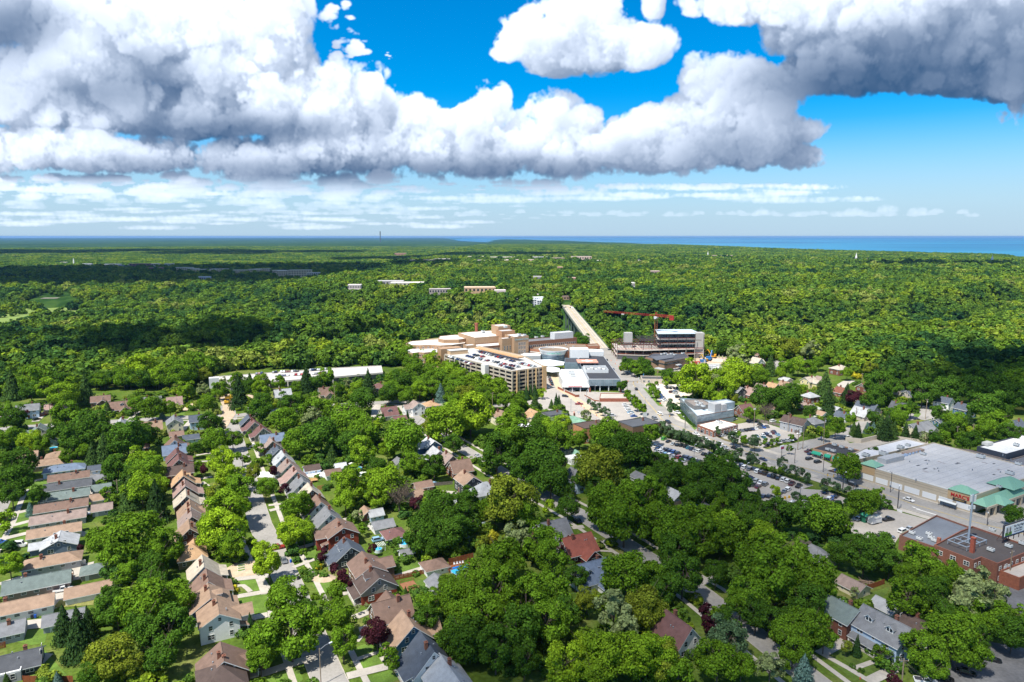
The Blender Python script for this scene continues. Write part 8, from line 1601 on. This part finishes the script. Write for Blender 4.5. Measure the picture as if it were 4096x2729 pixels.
T(7,(410,60,150,'g'),(300,40,80,'l'),(480,110,60,'g'),(640,150,110,'l'),(760,60,110,'g'),(880,40,80,'g'),(590,60,80,'p'),(660,225,60,'g'),(560,200,50,'l'),(1060,200,105,'d'),(1310,200,120,'d'),(1240,280,70,'d'),(1090,350,75,'x'),(940,360,55,'m'),(1510,340,55,'d'),(1650,120,100,'C'),(1680,250,70,'c'),(1690,400,60,'c'),(1750,480,82,'m'),(1855,190,62,'c'),(1930,210,70,'r'),(2130,100,120,'d'),(2110,240,90,'d'),(2100,390,55,'d'),(1895,410,50,'m'),(2045,500,36,'b'),(2105,500,36,'b'),(1960,530,45,'c'),(1920,510,45,'C'),(2240,490,70,'c'),(2180,460,60,'C'),(1620,545,46,'m'),(1440,130,45,'l'),(780,220,46,'o'),(450,190,20,'s'),(100,480,46,'e'),(170,520,42,'e'),(212,550,38,'e'),(268,570,42,'e'),(312,560,46,'e'),(370,585,46,'e'),(428,602,46,'e'),(490,632,46,'e'),(562,660,60,'e'),(640,660,42,'e'),(700,740,38,'e'),(830,745,58,'e'),(965,800,70,'e'),(1082,855,27,'m'),(1163,885,23,'m'),(1250,835,52,'e'),(1235,895,28,'m'),(1330,895,46,'e'),(1408,915,46,'e'),(1485,965,46,'e'),(1660,1035,55,'e'),(1760,1055,46,'e'),(1855,1085,40,'e'),(1310,692,28,'m'),(1870,850,112,'m'),(2100,718,38,'d'),(790,590,62,'e'),(860,590,50,'m'),(990,625,64,'e'),(640,520,38,'e'),(1085,625,26,'m'),(1155,630,24,'m'),(1205,610,24,'m'),(1330,585,24,'m'),(190,255,34,'e'),(190,325,34,'e'),(180,290,26,'e'),(60,170,28,'m'),(55,90,24,'m'),(20,130,28,'m'),(640,905,160,'d'),(780,995,130,'d'),(430,960,108,'d'),(130,905,92,'d'),(260,865,72,'d'),(50,800,66,'d'),(830,1205,140,'d'),(960,1250,110,'d'),(690,1240,105,'m'),(560,1085,105,'d'),(1200,1300,140,'d'),(1420,1320,140,'d'),(1610,1320,170,'m'),(1760,1370,130,'m'),(1180,1090,42,'g'),(1390,1150,52,'e'),(1020,1110,34,'C'),(2000,1200,120,'m'),(2150,1130,60,'m'),(2090,1190,70,'m'),(1940,1110,40,'e'),(400,1400,190,'m'),(200,1470,160,'m'),(690,1440,160,'l'),(1080,1490,95,'l'),(60,1180,140,'m'),(330,1290,80,'d'),(1010,1380,120,'d'),(880,1330,110,'d'),(540,1300,90,'m'))
T(8,(450,220,180,'m'),(240,330,150,'d'),(720,170,160,'m'),(1060,220,130,'l'),(150,600,140,'d'),(310,560,165,'d'),(1050,420,240,'m'),(1340,380,180,'m'),(1190,620,220,'m'),(1540,600,210,'m'),(950,730,170,'m'),(1000,920,130,'d'),(1480,800,160,'d'),(1330,940,100,'d'),(1290,1090,135,'m'),(1500,1050,170,'m'),(1350,1230,135,'m'),(1640,1120,110,'m'),(720,1150,190,'e'),(640,1350,190,'m'),(860,1400,120,'m'),(1130,1430,130,'p'),(540,960,98,'r'),(1450,1460,105,'b'),(1270,1400,46,'m'),(40,900,110,'l'),(100,1330,170,'l'),(340,1330,42,'C'),(680,900,52,'m'),(1850,1230,46,'o'),(1950,1230,48,'k'),(2080,1275,42,'s'),(1905,1415,24,'s'),(1985,1455,26,'s'),(2230,1330,46,'s'),(2260,1405,48,'s'))
T(10,(620,350,95,'d'),(850,370,150,'d'),(1000,290,130,'d'),(1090,430,120,'d'),(1400,430,160,'m'),(1240,540,90,'m'),(1250,770,170,'m'),(1490,700,140,'d'),(1640,560,130,'m'),(1890,680,170,'p'),(2080,740,110,'p'),(1850,860,180,'p'),(2050,930,165,'m'),(2250,1080,150,'d'),(1690,1140,210,'m'),(1400,1240,165,'m'),(1850,1290,140,'m'),(1800,1030,130,'m'),(2330,960,90,'m'),(1070,1370,95,'s'),(1000,1300,60,'m'),(1120,1550,62,'r'),(1500,1420,120,'m'),(1640,900,110,'d'),(1380,880,90,'d'),(740,250,80,'d'),(1900,1150,110,'d'),(760,720,34,'p'),(1980,1020,110,'m'))
T(9,(2260,1310,80,'d'),(1720,440,90,'m'),(1550,360,72,'d'),(1290,320,60,'d'),(1240,540,52,'c'),(1330,560,50,'c'),(1420,590,44,'p'),(1520,590,60,'d'),(1050,510,70,'c'),(1130,530,60,'C'),(2010,290,135,'d'),(2080,440,115,'m'),(1990,530,85,'m'),(1850,610,95,'d'),(1780,620,75,'m'),(1610,580,50,'m'),(1640,500,60,'d'),(1830,430,60,'c'),(1400,160,110,'d'),(1650,130,120,'d'),(1850,130,120,'d'),(2060,130,130,'d'),(2250,200,120,'d'),(1200,330,60,'m'),(2200,560,90,'d'),(2320,560,70,'d'),(1480,480,40,'d'),(1100,350,50,'d'),(1170,400,70,'m'),(2170,340,70,'d'),(1030,60,110,'d'),(1000,170,95,'d'),(1120,110,80,'d'),(1300,60,90,'d'),(1900,40,110,'d'),(2150,40,110,'d'))
T(13,(140,560,80,'o'),(340,590,65,'p'),(520,640,45,'C'),(230,730,80,'l'),(320,760,70,'m'),(60,800,50,'l'),(420,700,60,'m'),(780,830,42,'S'),(820,740,45,'C'),(900,760,60,'o'),(690,800,50,'l'),(780,900,34,'s'),(620,690,50,'l'),(720,640,60,'o'))
T(12,(1120,830,130,'g'),(1500,800,130,'g'),(1330,860,100,'l'),(1560,740,90,'p'),(1840,740,70,'C'),(1480,620,60,'p'),(1560,600,60,'p'),(1810,610,60,'m'),(1990,760,80,'m'),(1700,800,80,'l'),(1760,830,70,'m'),(2020,560,95,'o'),(2230,590,75,'p'),(1400,560,60,'d'),(1770,750,34,'r'),(1620,850,60,'m'))
T(14,(1590,885,55,'m'),(1760,880,48,'l'),(1870,890,42,'m'),(2060,870,55,'C'),(2200,850,52,'m'),(1500,905,40,'p'),(2130,885,40,'d'),(1680,890,40,'C'))
T(8,(620,530,105,'d'),(850,800,115,'m'),(770,960,85,'d'),(1120,960,115,'d'))
sow();undergrowth()
GROUPN={'m':'mid green leafy trees','d':'dark green leafy trees'}
def near_name(o,pool_):
 x,y=o.location[:2];best=min(pool_,key=lambda h:(h.location.x-x)**2+(h.location.y-y)**2);dx,dy=x-best.location.x,y-best.location.y
 d=math.hypot(dx,dy);u=dy/max(d,.01);rel='beyond' if u>.7 else 'in front of' if u<-.7 else 'right of' if dx>0 else 'left of'
 return rel,best['label'],d
def fit(pre,rel,lab,most=16):
 w=lab.split();k=most-len(pre.split())-len(rel.split())-1;cut=w[:max(k,3)]
 while cut and cut[-1].rstrip(',')in('the','a','an','of','with','by','in','beside','below','above','behind','and','at','its','on','white','dark','two','tan','long','brick','brown','between','under','long','tall','blue','red','grey','green','low','round'):cut.pop()
 return(pre+' '+rel+' the '+' '.join(cut)).strip()
ORD=['nearest','second nearest','third nearest','fourth nearest','fifth nearest','sixth nearest','seventh nearest','eighth nearest','ninth nearest','tenth nearest','eleventh nearest','twelfth nearest']
POOL=[t for t in THINGS if t.get('category')in('house','garage','shed','store','shop','supermarket','building','clinic','parking garage','hospital','hospital wing','swimming pool','hospital department','parking deck','hospital block')and t.name.split('.')[0]not in('distant_building',)and len(t['label'].split())>=3 and math.hypot(*t.location[:2])<900]
by={}
for t,k,r in TREES:
 rel,lab,d=near_name(t,POOL);size='' if k in 'xsSke' else 'huge ' if r>8.5 else 'big ' if r>6 else 'small ' if r<3 else ''
 by.setdefault((size+TW[k][0]+' '+TW[k][2],rel,lab),[]).append(t);t['group']={'s':'garden shrubs','S':'garden shrubs','e':'young street trees'}.get(k,'trees of the neighbourhood')
for(pre,rel,lab),ts in by.items():
 ts.sort(key=lambda o:o.location.length)
 for i,t in enumerate(ts):
  t['label']=fit(pre if len(ts)==1 else ORD[min(i,11)]+' '+pre,rel,lab);THINGS.append(t)
byc={}
for t,c,k,w in CARS:byc.setdefault((c+' '+k,w),[]).append(t)
for(ck,w),ts in byc.items():
 ts.sort(key=lambda o:o.location.length)
 for i,t in enumerate(ts):t['label']=(ck+' '+w)if len(ts)==1 else ORD[min(i,11)]+' '+ck+' '+w;THINGS.append(t)
dup={}
for t in THINGS:dup.setdefault(t['label'],[]).append(t)
for l,ts in dup.items():
 if len(ts)>1 and len({t.get('group')for t in ts})==1 and ts[0].get('group')and 'woods' in l:continue
 if len(ts)>1 and ts[0].get('group')in('raised beds in the bare garden','white chairs on the red pool deck','orange traffic barrels','white terraces by the bridge','concrete piles behind the building site'):continue
 if len(ts)>1:
  ts.sort(key=lambda o:o.location.x)
  for i,t in enumerate(ts):t['label']=('leftmost ' if i==0 else 'rightmost ' if i==len(ts)-1 else 'middle ' if len(ts)==3 else ORD[i]+' ')+l
# ------------------------------------------------------------------ unseen clouds set overhead for the shade they throw on the ground
def make_cloud_mat(op):
 m=bpy.data.materials.new('cloud');m.use_nodes=True;nt=m.node_tree;nt.nodes.clear();N=nt.nodes.new;L=nt.links.new
 out=N('ShaderNodeOutputMaterial');d=N('ShaderNodeBsdfDiffuse');d.inputs[0].default_value=(.9,.9,.9,1);tl=N('ShaderNodeBsdfTranslucent');tl.inputs[0].default_value=(.9,.9,.9,1)
 mx=N('ShaderNodeMixShader');mx.inputs[0].default_value=.5;L(d.outputs[0],mx.inputs[1]);L(tl.outputs[0],mx.inputs[2]);tr=N('ShaderNodeBsdfTransparent');lw=N('ShaderNodeLayerWeight');lw.inputs[0].default_value=.5
 mr=N('ShaderNodeMapRange');mr.inputs[1].default_value=.95;mr.inputs[2].default_value=.35;mr.inputs[3].default_value=0;mr.inputs[4].default_value=op;L(lw.outputs['Facing'],mr.inputs[0])
 m2=N('ShaderNodeMixShader');L(mr.outputs[0],m2 .inputs[0]);L(tr.outputs[0],m2 .inputs[1]);L(mx.outputs[0],m2 .inputs[2]);L(m2 .outputs[0],out.inputs[0]);return m
CM=make_cloud_mat(.3);CD=make_cloud_mat(.75);CL=make_cloud_mat(.055)
def ico(sub=2):
 import bmesh
 bm_=bmesh.new();bmesh.ops.create_icosphere(bm_,subdivisions=sub,radius=1);v=np.array([p.co[:]for p in bm_.verts]);f=[tuple(q.index for q in p.verts)for p in bm_.faces];bm_.free();return v,f
IV,IF=ico(3)
def cloud(gx,gy,rx,ry,alt,seed,label,n=26,m=None):
 """an unseen cumulus, high enough to stay out of view, so placed that the sun throws its shade round (gx, gy)"""
 rng=np.random.default_rng(seed);k=alt/math.tan(SUN_EL);cx,cy_=gx+SUN_H.x*k,gy+SUN_H.y*k;V=[];Fc=[]
 for i in range(n):
  a=rng.uniform(0,6.28);q=math.sqrt(rng.uniform(0,1))*.8;c=np.array([math.cos(a)*rx*q,math.sin(a)*ry*q,rng.uniform(0,.25)*min(rx,ry)]);s=rng.uniform(.22,.42)*min(rx,ry)
  w=1+.12*np.sin(IV@rng.normal(0,3.2,(3,)))+.08*np.sin(IV@rng.normal(0,6,(3,)));v=IV*w[:,None]*s*np.array([1.15,1.15,.7])+c;o=sum(len(p)for p in V);V.append(v);Fc+=[tuple(p+o for p in t)for t in IF]
 me=bpy.data.meshes.new('cloud');me.from_pydata(np.concatenate(V).tolist(),[],Fc);me.polygons.foreach_set('use_smooth',[True]*len(Fc));me.materials.append(m or CM);me.update();o=thing('cloud',label,'cloud',(cx,cy_,alt),mesh=me,group='clouds overhead')
cloud(195,235,235,150,1300,1,'cumulus overhead shading the lower right streets',64,CL);cloud(470,520,190,100,1300,2,'cumulus overhead shading the right hand woods');cloud(-1250,2480,1000,700,1700,3,'broad cumulus shading the far left woods',60,CD);cloud(1750,2500,650,200,1600,4,'cumulus shading the far right woods',30,CD);cloud(-3200,5600,2600,700,2600,5,'high cumulus shading the woods near the left horizon',46,CD);cloud(-400,4300,900,350,2300,6,'high cumulus shading the middle distance',30,CD)
cloud(-430,800,420,95,1300,8,'long cumulus shading the wooded bank',34,CD);cloud(-10,100,70,60,1200,7,'small cumulus shading the bottom of the sunny street',16)
# ------------------------------------------------------------------ the air
def haze(dens=2.1e-5):
 b=MB();b.box(-72000,-3000,-62,72000,72000,122);m=bpy.data.materials.new('haze');m.use_nodes=True;nt=m.node_tree;nt.nodes.clear();N=nt.nodes.new
 out=N('ShaderNodeOutputMaterial');v=N('ShaderNodeVolumePrincipled');v.inputs['Color'].default_value=(.24,.50,.92,1);v.inputs['Density'].default_value=dens;v.inputs['Anisotropy'].default_value=.1;nt.links.new(v.outputs[0],out.inputs['Volume'])
 struct('haze',b.mesh('haze',[m]),'stuff')
haze()
